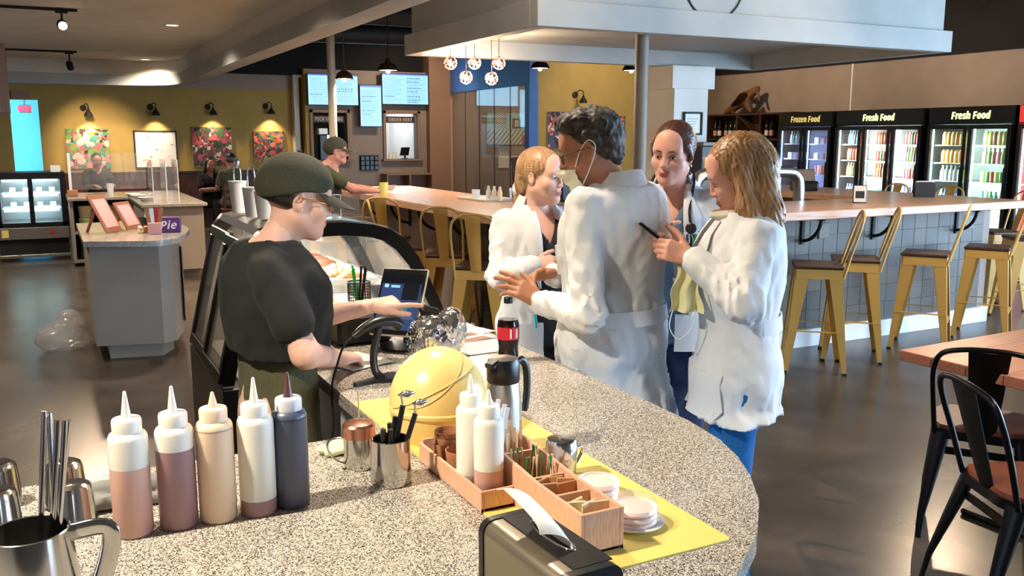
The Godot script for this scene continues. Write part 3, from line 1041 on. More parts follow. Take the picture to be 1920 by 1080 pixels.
# ---------------------------------------------------------------- left side: islands, shields, merchandiser
func left_side() -> void:
	var o := thing("island_counter", "small white island counter with rounded granite top near the cashier", "counter")
	var top := PackedVector2Array([V(0.2, -7.05), V(0.62, -6.87), V(0.72, -6.88), V(0.82, -6.98), V(0.93, -7.3), V(1.0, -7.65), V(1.01, -7.95), V(0.96, -8.35), V(0.84, -8.66), V(0.2, -8.6)])
	obj("granite_top", Geo.new().prism(top, 0.88, 0.92, true), M.speckled_granite, o)
	var bd := PackedVector2Array([V(0.24, -7.2), V(0.7, -7.08), V(0.8, -7.15), V(0.9, -7.5), V(0.95, -7.95), V(0.9, -8.3), V(0.8, -8.55), V(0.24, -8.5)])
	obj("cabinet_body", Geo.new().prism(bd, 0.12, 0.88, false), M.cabinet_paint, o)
	var toe := PackedVector2Array([V(0.33, -7.28), V(0.7, -7.2), V(0.8, -7.4), V(0.86, -7.95), V(0.74, -8.5), V(0.33, -8.45)])
	obj("toe_kick", Geo.new().prism(toe, 0.0, 0.12), M.cabinet_paint, o)
	obj("side_panel", bx(0.905, 0.912, 0.2, 0.8, -7.75, -7.45, 0.002), M.cabinet_paint, o)
	# back counter with cubby shelves
	o = thing("back_counter", "white back counter with granite top and open cubby shelves", "counter")
	obj("granite_top", bx(0.94, 1.68, 0.85, 0.89, -14.0, -11.15, 0.006), M.speckled_granite, o)
	obj("granite_top", bx(0.22, 0.938, 0.85, 0.89, -14.0, -12.75, 0.006), M.speckled_granite, o)
	obj("cabinet_body", bx(0.99, 1.64, 0.1, 0.85, -13.95, -11.22), M.cabinet_paint, o)
	obj("toe_kick", bx(1.04, 1.58, 0.0, 0.1, -13.9, -11.35), M.cabinet_paint, o)
	obj("back_panel", bx(0.24, 0.99, 0.05, 0.85, -13.9, -13.6), M.black_matte, o)
	for x in [0.24, 0.62, 0.95]:
		obj("upright", bx(x, x + 0.04, 0.05, 0.85, -13.6, -12.8), M.cabinet_paint, o)
	for y in [0.05, 0.42]:
		obj("shelf", bx(0.28, 0.95, y, y + 0.03, -13.6, -12.8), M.cabinet_paint, o)
	# storage tubs on the cubby shelf
	for k in 4:
		var tub := Geo.new().lathe([[0.0, 0.0], [0.07, 0.0], [0.085, 0.14], [0.09, 0.14], [0.09, 0.16], [0.0, 0.16]], 12)
		var ob := obj("storage_tub", tub, [M.lime_tub, M.lime_tub, M.cream, M.cream][k])
		ob.position = Vector3([0.42, 0.8, 0.42, 0.8][k], [0.452, 0.452, 0.614, 0.614][k], -12.95)
		tag(ob, ["pale green storage tub in the left cubby of the back counter", "pale green storage tub in the right cubby of the back counter", "cream tub on top of the left green tub", "cream tub on top of the right green tub"][k], "tub", "tubs in the cubby shelves")
	var cr := obj("dark_crate", bx(0.33, 0.58, 0.082, 0.32, -13.3, -12.9, 0.01), M.black_plastic)
	tag(cr, "black crate on the lowest cubby shelf of the back counter", "crate")
	# acrylic shields on the back counter
	o = thing("acrylic_shield", "folded clear acrylic shield standing on the right end of the back counter", "shield", Vector3(1.2, 0.89, -11.6))
	obj("panel", bx(-0.09, -0.084, 0, 0.5, -0.35, 0.2), M.clear_glass, o)
	obj("panel", bx(0.06, 0.066, 0, 0.5, -0.35, 0.2), M.clear_glass, o)
	obj("panel", bx(-0.084, 0.2, 0, 0.5, -0.356, -0.35), M.clear_glass, o)
	obj("panel", bx(0.194, 0.2, 0, 0.5, -0.35, 0.2), M.clear_glass, o)
	for x in [-0.088, 0.062, 0.196]:
		obj("edge", bx(x - 0.006, x + 0.006, 0, 0.5, 0.2, 0.212, 0.002), M.white_gloss, o)
	o = thing("acrylic_shield", "wide clear acrylic shield with white end post on the back counter", "shield", Vector3(0.26, 0.89, -13.2))
	obj("post", bx(0, 0.035, 0, 0.56, -0.02, 0.02, 0.004), M.white_gloss, o)
	obj("panel", bx(0.035, 0.95, 0.08, 0.56, -0.004, 0.004), M.clear_glass, o)
	obj("foot", bx(-0.03, 0.1, 0, 0.08, -0.06, 0.06, 0.01), M.kraft, o)
	# paper cup and bowls on the back counter
	cup("paper_cup", Vector3(0.74, 0.89, -12.95), 0.046, 0.165, "tall white paper cup on the back counter behind the easel signs", "")
	for k in 3:
		var b := obj("paper_bowl", Geo.new().lathe([[0.0, 0.0], [0.05, 0.0], [0.09, 0.045], [0.094, 0.045], [0.09, 0.05], [0.05, 0.01], [0.0, 0.01]], 16), M.white_matte)
		b.position = [Vector3(1.02, 0.89, -12.3), Vector3(1.06, 0.89, -11.75), Vector3(0.98, 0.89, -12.6)][k]
		tag(b, ["middle white paper bowl on the back counter", "nearest white paper bowl by the acrylic shield", "farthest white paper bowl on the back counter"][k], "bowl", "bowls on the back counter")
	# display merchandiser
	o = thing("snack_merchandiser", "black refrigerated snack merchandiser with two lit glass doors by the blue doorway", "display fridge", Vector3(-0.2, 0, -14.05))
	var fr := Geo.new()
	bx(-0.43, 0.43, 1.1, 1.19, -0.35, 0.36, 0.006, fr)
	bx(-0.43, -0.36, 0.46, 1.1, -0.35, 0.36, 0.004, fr)
	bx(0.36, 0.43, 0.46, 1.1, -0.35, 0.36, 0.004, fr)
	bx(-0.36, 0.36, 0.46, 1.1, -0.35, -0.31, 0, fr)
	bx(-0.03, 0.03, 0.5, 1.1, 0.31, 0.36, 0.004, fr)
	bx(-0.43, 0.43, 0.46, 0.52, -0.31, 0.36, 0.004, fr)
	obj("frame", fr, M.black_plastic, o)
	obj("control_panel", bx(-0.43, 0.43, 0.3, 0.455, -0.35, 0.365, 0.004), M.brushed_steel, o)
	obj("dial", Geo.new().at(Vector3(0.22, 0.38, 0.365), rx(PI / 2)).lathe([[0.03, 0.0], [0.028, 0.02], [0.0, 0.02]], 12), M.red, o)
	obj("energy_tag", bx(-0.38, -0.3, 0.33, 0.43, 0.365, 0.368), M.yellow_mat, o)
	obj("grille", bx(-0.42, 0.42, 0.09, 0.295, -0.34, 0.33), M.black_matte, o)
	obj("bottom_rail", bx(-0.43, 0.43, 0.05, 0.088, -0.35, 0.36, 0.004), M.brushed_steel, o)
	for s in [-1, 1]:
		obj("door_glass", bx(-0.36 if s < 0 else 0.03, -0.03 if s < 0 else 0.36, 0.52, 1.1, 0.33, 0.336), M.clear_glass, o)
	for y in [0.7, 0.9]:
		obj("shelf", bx(-0.35, 0.35, y, y + 0.008, -0.3, 0.25), M.white_gloss, o)
	for y in [0.685, 0.885, 1.085]:
		obj("light_tube", bx(-0.33, 0.33, y - 0.016, y + 0.012, 0.285, 0.31), M.cool_led, o)
		area(o.position + Vector3(0, y - 0.02, 0.27) - o.position, Vector3(0, -0.6, -1), Vector2(0.62, 0.02), col(190, 240, 255), 2.2, o)
	for k in 8:
		var it := obj("snack_box", bx(-0.035, 0.035, 0, 0.07, -0.05, 0.05, 0.006), [M.cream, M.white_gloss, M.kraft, M.lime_tub][k % 4])
		it.position = Vector3(-0.46 + 0.16 * (k % 4) + 0.04, 0.908 if k < 4 else 0.708, -14.0)
		tag(it, "small packed snack on the %s shelf of the merchandiser, %s from the left" % ["upper" if k < 4 else "lower", ["first", "second", "third", "fourth"][k % 4]], "snack", "snacks in the merchandiser")
	var bxx := obj("carton", bx(-0.06, 0.06, 0, 0.09, -0.05, 0.05, 0.003), M.white_gloss)
	bxx.position = Vector3(0.12, 1.19, -13.8)
	tag(bxx, "small white carton on top of the snack merchandiser", "carton")
	# easel boards and boxes on the island
	for k in 2:
		o = thing("easel_sign", ["tall wooden easel sign leaning on the island counter", "short wooden easel sign behind the tall one"][k], "sign", [Vector3(0.44, 0.92, -7.55), Vector3(0.6, 0.92, -7.75)][k], 0.9)
		var hh: float = [0.32, 0.24][k]
		obj("board", Geo.new().at(Vector3(0, 0.012, 0), rx(-0.5)).box(Vector3(0, hh / 2, 0), Vector3(0.2, hh, 0.012), Basis(), 0.003), M.sign_wood, o)
		obj("face", Geo.new().at(Vector3(0, 0.012, 0), rx(-0.5)).box(Vector3(0, hh / 2, 0.008), Vector3(0.15, hh * 0.75, 0.004)), M.pink_card, o)
		obj("stay", Geo.new().bar(Vector3(0, hh * 0.75, -hh * 0.4), Vector3(0, 0.004, -hh * 0.75), 0.03, 0.008), M.sign_wood, o)
	for k in 8:
		var it := obj("wrapped_bar", Geo.new().box(Vector3(0, 0.012, 0), Vector3(0.03, 0.024, 0.1), Basis(), 0.006), [M.cream, M.kraft][k % 2])
		it.position = Vector3(0.62 + 0.04 * (k % 4), 0.922 + 0.026 * (k / 4), -7.5)
		tag(it, "wrapped snack bar before the short easel sign, %s from left, %s layer" % [["first", "second", "third", "fourth"][k % 4], "lower" if k < 4 else "upper"], "snack", "wrapped bars on the island counter")
	o = thing("pie_box", "purple and white pie box on the island counter", "box", Vector3(0.83, 0.92, -7.45), -0.25)
	obj("carton", Geo.new().box(Vector3(0, 0.06, 0), Vector3(0.16, 0.12, 0.09), Basis(), 0.004), M.purple, o)
	obj("lettering", Geo.new().text("Pie", 0.085, 0.002, Vector3(0, 0.06, 0.047), Basis(), true, 0.25), M.white_gloss, o)
	o = thing("flyer_holder", "small pink card holder with brown flyers on the island counter", "holder", Vector3(0.71, 0.92, -7.35), -0.1)
	obj("holder_body", Geo.new().box(Vector3(0, 0.045, 0), Vector3(0.1, 0.09, 0.06), Basis(), 0.004), M.pink_card, o)
	for k in 4:
		obj("flyer", Geo.new().at(Vector3(-0.035 + 0.024 * k, 0.09, 0), rz(0.12 * (1.5 - k))).box(Vector3(0, 0.05, 0), Vector3(0.03, 0.12, 0.004)), [M.kraft, M.paper, M.red, M.kraft][k], o)
	o = thing("black_caddy", "small black caddy of packets behind the flyer holder", "caddy", Vector3(0.72, 0.92, -7.9))
	obj("caddy_body", Geo.new().lathe([[0.05, 0.0], [0.075, 0.09], [0.07, 0.09], [0.045, 0.01], [0.0, 0.01]], 4), M.black_plastic, o)
	for k in 4:
		obj("packet", Geo.new().at(Vector3(-0.03 + 0.02 * k, 0.02, 0), rz(0.1 * (k - 1.5))).box(Vector3(0, 0.06, 0), Vector3(0.018, 0.1, 0.05)), [M.white_gloss, M.purple, M.white_gloss, M.pink_card][k], o)
	# clear plastic bag slumped on the floor beside the island
	var bag := Field.new(Vector3(-0.3, -0.02, -0.25), Vector3(0.3, 0.4, 0.25), 0.013)
	bag.ell(Vector3(0, 0.1, 0), Vector3(0.2, 0.12, 0.16), 0.05)
	bag.ell(Vector3(0.06, 0.2, 0), Vector3(0.11, 0.12, 0.1), 0.08)
	var nz := FastNoiseLite.new()
	nz.frequency = 9.0
	nz.noise_type = FastNoiseLite.TYPE_CELLULAR
	bag.warp(func(p: Vector3, d: float) -> float: return d + 0.04 * nz.get_noise_3dv(p) + 0.02 * nz.get_noise_3dv(p * 2.6) + 0.03)
	var bg := Geo.new()
	bag.net(bg)
	var bo := obj("plastic_bag", bg, M.bag_film)
	bo.position = Vector3(0.03, 0.0, -7.75)
	tag(bo, "crumpled translucent plastic bag on the floor beside the island counter", "bag")

func cup(called: String, where: Vector3, r: float, h: float, label: String, group := "") -> Node3D:
	var o := thing(called, label, "cup", where, 0.0, group)
	obj("cup_body", Geo.new().lathe([[0.0, 0.004], [r * 0.7, 0.004], [r * 0.7, 0.0], [r * 0.98, h], [r * 0.94, h], [r * 0.68, 0.01], [0.0, 0.01]], 20), M.white_matte, o)
	var rim := []
	for i in 21:
		rim.append(Vector3(r * 0.985 * cos(TAU * i / 20), h, r * 0.985 * sin(TAU * i / 20)))
	obj("rim", Geo.new().tube(rim, r * 0.045, 6, false), M.white_matte, o)
	return o

# ---------------------------------------------------------------- far walls
func picture(called: String, x0: float, x1: float, y0: float, y1: float, z: float, k: int, label: String, framed := false) -> void:
	var o := thing(called, label, "picture", Vector3((x0 + x1) / 2, (y0 + y1) / 2, z + 0.004))
	var w := x1 - x0; var h := y1 - y0
	var p := Geo.new()
	p.quad(Vector3(-w / 2, -h / 2, 0.035), Vector3(w / 2, -h / 2, 0.035), Vector3(w / 2, h / 2, 0.035), Vector3(-w / 2, h / 2, 0.035), Vector3.BACK)
	obj("canvas", p, art(k), o)
	obj("stretcher", Geo.new().box(Vector3(0, 0, 0.017), Vector3(w, h, 0.034)), M.black_matte if framed else M.white_matte, o)
	if framed:
		var f := Geo.new()
		for e in [[0, h / 2, w + 0.03, 0.025], [0, -h / 2, w + 0.03, 0.025], [w / 2, 0, 0.025, h + 0.03], [-w / 2, 0, 0.025, h + 0.03]]:
			f.box(Vector3(e[0], e[1], 0.022), Vector3(e[2], e[3], 0.044), Basis(), 0.003)
		obj("frame", f, M.black_matte, o)

func art(k: int) -> StandardMaterial3D:
	var r := RandomNumberGenerator.new()
	r.seed = 100 + k * 7
	var im := Image.create(160, 160, false, Image.FORMAT_RGB8)
	var pal: Array = [
		[col(60, 130, 110), col(150, 90, 90), col(200, 120, 110), col(60, 40, 30), col(110, 150, 60), col(220, 170, 160)],
		[col(236, 232, 224), col(210, 205, 198), col(150, 140, 135), col(228, 222, 212), col(240, 238, 232), col(120, 112, 108)],
		[col(50, 80, 40), col(180, 80, 90), col(200, 190, 170), col(90, 60, 70), col(30, 50, 30), col(150, 60, 70)],
		[col(40, 110, 90), col(200, 80, 50), col(60, 40, 70), col(230, 120, 90), col(60, 140, 60), col(120, 40, 60)],
		[col(30, 110, 130), col(20, 80, 100), col(60, 160, 170), col(30, 130, 120), col(90, 180, 180), col(20, 90, 120)],
		[col(90, 60, 70), col(200, 150, 150), col(40, 50, 60), col(180, 70, 60), col(220, 200, 190), col(70, 80, 110)]][mini(k, 5) if k < 6 else 5]
	im.fill(pal[0])
	if k == 6:   # patchwork print
		im.fill(col(150, 205, 200))
		for y in 160:
			for x in 160:
				var c := col(150, 205, 200)
				if y < 80 and x > 25 and x < 62: c = col(235, 235, 225) if (x / 5 + y / 5) % 2 == 0 else col(90, 70, 50)
				if y < 80 and x < 22: c = col(110, 190, 170) if (x + y) % 12 < 6 else col(190, 225, 215)
				if y >= 84: c = col(225, 220, 200) if (x + y / 2) % 14 < 7 else col(120, 140, 120)
				if y > 110 and x > 112: c = col(170, 30, 40)
				if x > 80 and x < 110 and y > 25 and y < 78: c = col(120, 50, 40)
				if x > 88 and x < 102 and y > 34 and y < 68: c = col(170, 205, 170)
				if x > 130 and y < 80: c = col(200, 230, 230) if y < 60 else col(90, 160, 160)
				im.set_pixel(x, y, c)
	else:
		for i in (60 if k == 1 else 320):
			var cx := r.randf() * 160; var cy := r.randf() * 160
			var a := r.randf_range(3, 20) if k != 1 else r.randf_range(2, 6)
			var b := r.randf_range(2, 14) if k != 1 else r.randf_range(1, 3)
			var th := r.randf() * PI
			var c: Color = pal[r.randi() % 6]
			var ct := cos(th); var st := sin(th)
			for y in range(maxi(0, int(cy - a)), mini(160, int(cy + a))):
				for x in range(maxi(0, int(cx - a)), mini(160, int(cx + a))):
					var dx := x - cx; var dy := y - cy
					var u := (dx * ct + dy * st) / a; var v := (-dx * st + dy * ct) / b
					if u * u + v * v < 1.0: im.set_pixel(x, y, c)
	var m := mat("painted_canvas_%d" % k, Color.WHITE, 0.7)
	m.albedo_texture = ImageTexture.create_from_image(im)
	return m

func screen_tex(w: int, h: int, sd: int, portrait := false) -> ImageTexture:
	var r := RandomNumberGenerator.new()
	r.seed = sd
	var im := Image.create(w, h, false, Image.FORMAT_RGB8)
	im.fill(col(165, 222, 250))
	im.fill_rect(Rect2i(0, 0, w, maxi(3, h / 24)), col(90, 120, 235))
	var cols := 1 if portrait else 2
	for c in cols:
		var y := h / 8
		while y < h - 10:
			var x := 8 + c * w / cols
			var x2 := (c + 1) * w / cols - 12
			var len := int((x2 - x) * r.randf_range(0.5, 1.0))
			var big := r.randf() < 0.18
			var px := x
			while px < x + len:
				var ww := r.randi_range(3, 10)
				im.fill_rect(Rect2i(px, y, mini(ww, w - px - 2), 4 if big else 2), col(80, 120, 150) if big else col(120, 165, 195))
				px += ww + 3
			y += 9 if big else 6
	return ImageTexture.create_from_image(im)

func menu_screen(label: String, x0: float, x1: float, y0: float, y1: float, z: float, sd: int) -> void:
	var o := thing("menu_screen", label, "menu screen", Vector3((x0 + x1) / 2, (y0 + y1) / 2, z), 0.0, "menu screens over the order windows")
	var w := x1 - x0; var h := y1 - y0
	obj("bezel", Geo.new().box(Vector3(0, 0, -0.03), Vector3(w + 0.03, h + 0.03, 0.058), Basis(), 0.004), M.black_plastic, o)
	var g := Geo.new()
	g.quad(Vector3(-w / 2, -h / 2, 0.002), Vector3(w / 2, -h / 2, 0.002), Vector3(w / 2, h / 2, 0.002), Vector3(-w / 2, h / 2, 0.002), Vector3.BACK)
	var m := mat("menu_display_%d" % sd, Color.BLACK, 0.3)
	m.emission_enabled = true
	m.emission_operator = BaseMaterial3D.EMISSION_OP_MULTIPLY
	m.emission = Color.WHITE
	m.emission_texture = screen_tex(int(220 * w), int(220 * h), sd, h > w)
	m.emission_energy_multiplier = 1.25
	obj("display", g, m, o)
	area(Vector3(0, 0, 0.01), Vector3(0, 0, 1), Vector2(w, h), col(150, 215, 250), 1.2 * w * h, o)
	obj("mount", Geo.new().bar(Vector3(0, h / 2 - 0.05, -0.06), Vector3(0, h / 2 - 0.05, -0.17), 0.2, 0.06), M.black_matte, o)

func far_walls() -> void:
	# left yellow wall with the blue doorway
	var g := Geo.new()
	bx(-3.5, -0.47, 0, 2.56, -18.2, -18.0, 0, g)
	bx(-0.47, -0.03, 2.3, 2.56, -18.2, -18.0, 0, g)
	bx(-0.03, 4.66, 0, 2.56, -18.2, -18.0, 0, g)
	struct("wall_back", g, M.mustard_paint)
	wall_box("wall_back_upper", -3.5, 4.66, 2.56, 2.85, -18.2, -18.0, "grey_paint")
	wall_box("wall_back_black", -3.5, 4.66, 2.85, 3.7, -18.3, -17.75, "black_paint")
	wall_box("wall_menu_black", 4.66, 7.7, 2.96, 3.7, -18.3, -17.75, "black_paint")
	wall_box("trim_5", 0.2, 4.62, 0.0, 1.0, -18.0, -17.97, "wainscot_wood")
	wall_box("trim_6", 0.2, 4.62, 1.0, 1.03, -18.0, -17.95, "wainscot_wood")
	# corridor behind the doorway, open to daylight on its far left
	g = Geo.new()
	bx(-2.6, 0.6, 0, 2.6, -20.6, -20.4, 0, g)
	bx(0.4, 0.6, 0, 2.6, -20.4, -18.2, 0, g)
	bx(-2.6, 0.6, 2.6, 2.7, -20.6, -18.2, 0, g)
	struct("wall_corridor", g, M.corridor_paint)
	area(Vector3(-2.4, 1.4, -19.3), Vector3(1, 0, -0.25), Vector2(1.8, 2.2), col(150, 225, 255), 22.0)
	var o := thing("exit_sign", "small glowing red exit sign over the blue corridor doorway", "sign", Vector3(-0.24, 2.15, -18.3))
	obj("sign_box", bx(-0.1, 0.1, -0.07, 0.07, -0.05, 0.0, 0.004), M.white_gloss, o)
	obj("lettering", Geo.new().text("EXIT", 0.12, 0.004, Vector3(0, 0, 0.004)), M.exit_red, o)
	obj("bracket", bx(-0.015, 0.015, 0.07, 0.45, -0.04, -0.02), M.white_gloss, o)
	var pl := obj("wall_plaque", bx(-0.43, -0.14, 2.31, 2.45, -18.0, -17.96, 0.004), M.tan_wood)
	tag(pl, "brown wooden plaque above the blue corridor doorway", "plaque")
	# cabinet end at the left edge
	o = thing("wall_cabinet", "tan wall cabinet with pale end panel at the left edge", "cabinet", Vector3(-0.47, 2.0, -15.0))
	obj("cabinet_body", bx(-0.5, 0.08, 0, 0.95, -0.4, 0, 0.004), M.tan_wood, o)
	obj("end_panel", bx(-0.5, -0.04, 0.02, 0.93, 0, 0.02, 0.003), M.white_matte, o)
	# pictures and lamps on the left yellow wall
	picture("painting", 0.365, 1.06, 1.10, 1.805, -18.0, 0, "green and pink painting of figures under the first wall lamp")
	picture("framed_print", 1.49, 2.21, 1.10, 1.765, -18.0, 1, "pale framed print under the second wall lamp", true)
	picture("painting", 2.49, 3.21, 1.115, 1.845, -18.0, 2, "dark green floral painting behind the seated couple")
	picture("painting", 3.63, 4.22, 1.165, 1.77, -18.0, 3, "multicoloured abstract face painting beside the menu wall")
	for k in 4:
		wall_lamp(Vector3([0.75, 1.87, 2.88, 3.96][k], [2.12, 2.15, 2.17, 2.2][k], -18.0), "black gooseneck wall lamp over the %s" % ["green and pink painting", "pale framed print", "floral painting", "abstract face painting"][k], 1.4)
	# menu wall with two service windows
	g = Geo.new()
	bx(4.66, 7.08, 2.13, 2.96, -17.8, -17.6, 0, g)
	bx(4.66, 7.08, 0, 1.22, -17.8, -17.6, 0, g)
	bx(4.66, 4.70, 1.22, 2.13, -17.8, -17.6, 0, g)
	bx(5.38, 6.19, 1.22, 2.13, -17.8, -17.6, 0, g)
	bx(6.87, 7.08, 1.22, 2.13, -17.8, -17.6, 0, g)
	struct("wall_menu", g, M.grey_paint)
	wall_box("wall_menu_side", 4.56, 4.66, 0, 2.96, -18.0, -17.6, "mustard_paint")
	for k in 2:
		var x0: float = [4.70, 6.19][k]; var x1: float = [5.38, 6.87][k]
		var f := Geo.new()
		bx(x0 - 0.06, x0, 1.2, 2.19, -17.62, -17.56, 0.004, f)
		bx(x1, x1 + 0.06, 1.2, 2.19, -17.62, -17.56, 0.004, f)
		bx(x0 - 0.06, x1 + 0.06, 2.13, 2.19, -17.62, -17.56, 0.004, f)
		var fo := struct("window_%d" % (3 + k), f, M.tan_wood)
		obj("sill", bx(x0 - 0.1, x1 + 0.1, 1.18, 1.22, -17.8, -17.48, 0.004), M.tan_wood, fo)
		var so := thing("window_sign", ["dark PICK UP HERE sign in the left service window", "dark ORDER HERE sign in the right service window"][k], "sign", Vector3((x0 + x1) / 2, 2.01, -17.66))
		obj("board", bx(-0.31, 0.31, -0.065, 0.065, -0.01, 0.01, 0.003), M.sign_slate, so)
		obj("lettering", Geo.new().text(["PICK UP HERE", "ORDER HERE"][k], 0.1, 0.004, Vector3(0, 0, 0.013), Basis(Vector3(0.86, 0, 0), Vector3.UP, Vector3.BACK)), M.sign_cream, so)
		for s in [-0.28, 0.28]:
			obj("chain", Geo.new().tube([Vector3(s, 0.065, 0), Vector3(s, 0.12, 0)], 0.005, 5), M.black_matte, so)
	# kitchen behind the windows
	g = Geo.new()
	bx(4.4, 7.3, 0, 2.8, -20.4, -20.2, 0, g)
	bx(4.4, 4.5, 0, 2.8, -20.2, -17.8, 0, g)
	bx(7.2, 7.3, 0, 2.8, -20.2, -17.8, 0, g)
	bx(4.4, 7.3, 2.8, 2.9, -20.4, -17.8, 0, g)
	struct("wall_kitchen", g, M.white_paint)
	wall_box("wall_partition", 5.75, 5.85, 0, 2.8, -20.2, -17.85, "kitchen_blue")
	o = thing("ceiling_panel_light", "square white light panel on the kitchen ceiling", "ceiling light", Vector3(6.5, 2.78, -19.2))
	obj("frame", bx(-0.32, 0.32, -0.02, 0.02, -0.32, 0.32), M.white_gloss, o)
	obj("diffuser", bx(-0.3, 0.3, -0.026, -0.02, -0.3, 0.3), M.panel_glow, o)
	area(Vector3(0, -0.04, 0), Vector3.DOWN, Vector2(0.6, 0.6), col(245, 248, 255), 4.0, o)
	# till on the order sill, coffee brewer at pick-up
	o = thing("order_till", "black till screen on the sill of the order window", "till", Vector3(6.6, 1.22, -17.62), 0.5)
	obj("stand", Geo.new().lathe([[0.07, 0.0], [0.07, 0.012], [0.02, 0.02], [0.02, 0.1], [0.0, 0.1]], 12), M.black_plastic, o)
	obj("screen", Geo.new().at(Vector3(0, 0.15, 0.0), rx(0.25)).box(Vector3.ZERO, Vector3(0.26, 0.17, 0.025), Basis(), 0.006), M.black_plastic, o)
	for k in 3:
		var bt := obj("sauce_bottle", Geo.new().lathe([[0.0, 0.0], [0.028, 0.0], [0.028, 0.09], [0.012, 0.12], [0.008, 0.15], [0.0, 0.15]], 10), [M.white_gloss, M.cream, M.white_gloss][k])
		bt.position = Vector3(6.26 + 0.07 * k, 1.22, -17.58)
		tag(bt, "small pale bottle at the left end of the order window sill, %s of three" % ["first", "second", "third"][k], "bottle", "bottles on the order sill")
	o = thing("coffee_brewer", "dark coffee brewer with steel top in the pick-up window", "brewer", Vector3(4.92, 1.22, -17.62))
	obj("brewer_body", Geo.new().box(Vector3(0, 0.24, -0.04), Vector3(0.2, 0.48, 0.2), Basis(), 0.01), M.black_plastic, o)
	obj("steel_front", Geo.new().box(Vector3(0.07, 0.28, 0.065), Vector3(0.05, 0.4, 0.01), Basis(), 0.003), M.steel, o)
	obj("hopper", Geo.new().box(Vector3(-0.02, 0.55, -0.04), Vector3(0.18, 0.12, 0.16), Basis(), 0.01), M.white_gloss, o)
	# rack of small black boxes and a shelf of books under the order window
	o = thing("wall_rack", "black wall rack with rows of small dark packs between the windows", "rack", Vector3(5.82, 1.0, -17.58))
	obj("backboard", bx(-0.2, 0.2, 0, 0.3, -0.02, 0.0), M.black_matte, o)
	for i in 4:
		for j in 3:
			obj("pack", bx(-0.18 + 0.095 * i, -0.105 + 0.095 * i, 0.01 + 0.095 * j, 0.09 + 0.095 * j, 0.0, 0.04, 0.003), M.black_plastic, o)
			obj("pack_label", bx(-0.165 + 0.095 * i, -0.12 + 0.095 * i, 0.05 + 0.095 * j, 0.065 + 0.095 * j, 0.04, 0.042), M.column_grey, o)
	o = thing("low_shelf", "low brown shelf unit under the order window", "shelf", Vector3(6.57, 0, -17.4))
	var sh := Geo.new()
	bx(-0.5, 0.5, 0.9, 0.93, -0.2, 0.15, 0.003, sh)
	for x in [-0.5, -0.02, 0.47]: bx(x, x + 0.03, 0, 0.9, -0.2, 0.15, 0, sh)
	bx(-0.5, 0.5, 0.4, 0.43, -0.2, 0.15, 0, sh)
	bx(-0.5, 0.5, 0.05, 0.9, -0.2, -0.18, 0, sh)
	obj("carcass", sh, M.tan_wood, o)
	for k in 12:
		var bk := obj("retail_bag", Geo.new().box(Vector3(0, 0.1, 0), Vector3(0.065, 0.2, 0.08), Basis(), 0.01), [M.black_matte, M.kraft, M.sign_slate, M.white_matte][(k * 7) % 4])
		bk.position = Vector3(6.13 + 0.078 * k + (0.04 if k > 5 else 0.0), 0.432, -17.36)
		tag(bk, "%s coffee bag on the low shelf under the order window, %s from the left" % [["black", "brown", "slate", "white"][(k * 7) % 4], ["first", "second", "third", "fourth", "fifth", "sixth", "seventh", "eighth", "ninth", "tenth", "eleventh", "twelfth"][k]], "bag", "coffee bags on the low shelf")
	# menu screens
	menu_screen("wide menu screen behind the grey post, left over the pick-up window", 4.59, 5.57, 2.28, 2.85, -17.42, 301)
	menu_screen("tall portrait menu screen between the service windows", 5.61, 6.04, 1.875, 2.665, -17.40, 302)
	menu_screen("wide menu screen over the order window", 6.08, 7.05, 2.315, 2.905, -17.42, 303)
	# post at the corner and glass room
	wall_box("trim_7", 7.09, 7.56, 0, 3.4, -17.75, -17.45, "tan_wood")
	wall_box("wall_glass_header", 7.56, 7.72, 2.56, 3.4, -17.5, -14.0, "blue_paint")
	o = thing("glass_partition", "tall glass partition with thin dark joints under the blue beam", "glass partition", Vector3(7.6, 0, 0))
	for k in 5:
		var a := -17.45 + 0.66 * k
		obj("pane", bx(-0.005, 0.005, 0.04, 2.56, a, a + 0.65), M.tinted_glass, o)
		obj("joint", bx(-0.008, 0.008, 0.04, 2.56, a + 0.652, a + 0.662), M.black_matte, o)
	obj("floor_channel", bx(-0.02, 0.02, 0, 0.04, -17.45, -14.15), M.brushed_steel, o)
	wall_box("trim_8", 7.54, 7.72, 0, 2.56, -14.14, -13.98, "blue_paint")
	wall_box("wall_office", 7.6, 11.55, 0, 3.4, -17.8, -17.6, "grey_paint")
	wall_box("ceiling_office", 7.72, 11.55, 3.2, 3.4, -17.6, -14.2, "ceiling_paint")
	o = thing("ceiling_panel_light", "square white light panel on the glass room ceiling", "ceiling light", Vector3(9.3, 3.18, -15.9))
	obj("frame", bx(-0.32, 0.32, -0.02, 0.02, -0.32, 0.32), M.white_gloss, o)
	obj("diffuser", bx(-0.3, 0.3, -0.026, -0.02, -0.3, 0.3), M.panel_glow, o)
	area(Vector3(0, -0.04, 0), Vector3.DOWN, Vector2(0.6, 0.6), Color(1.0, 0.9, 0.78), 9.0, o)
	picture("patchwork_print", 8.45, 9.65, 1.5, 2.17, -17.6, 6, "turquoise patchwork print seen through the glass partition")
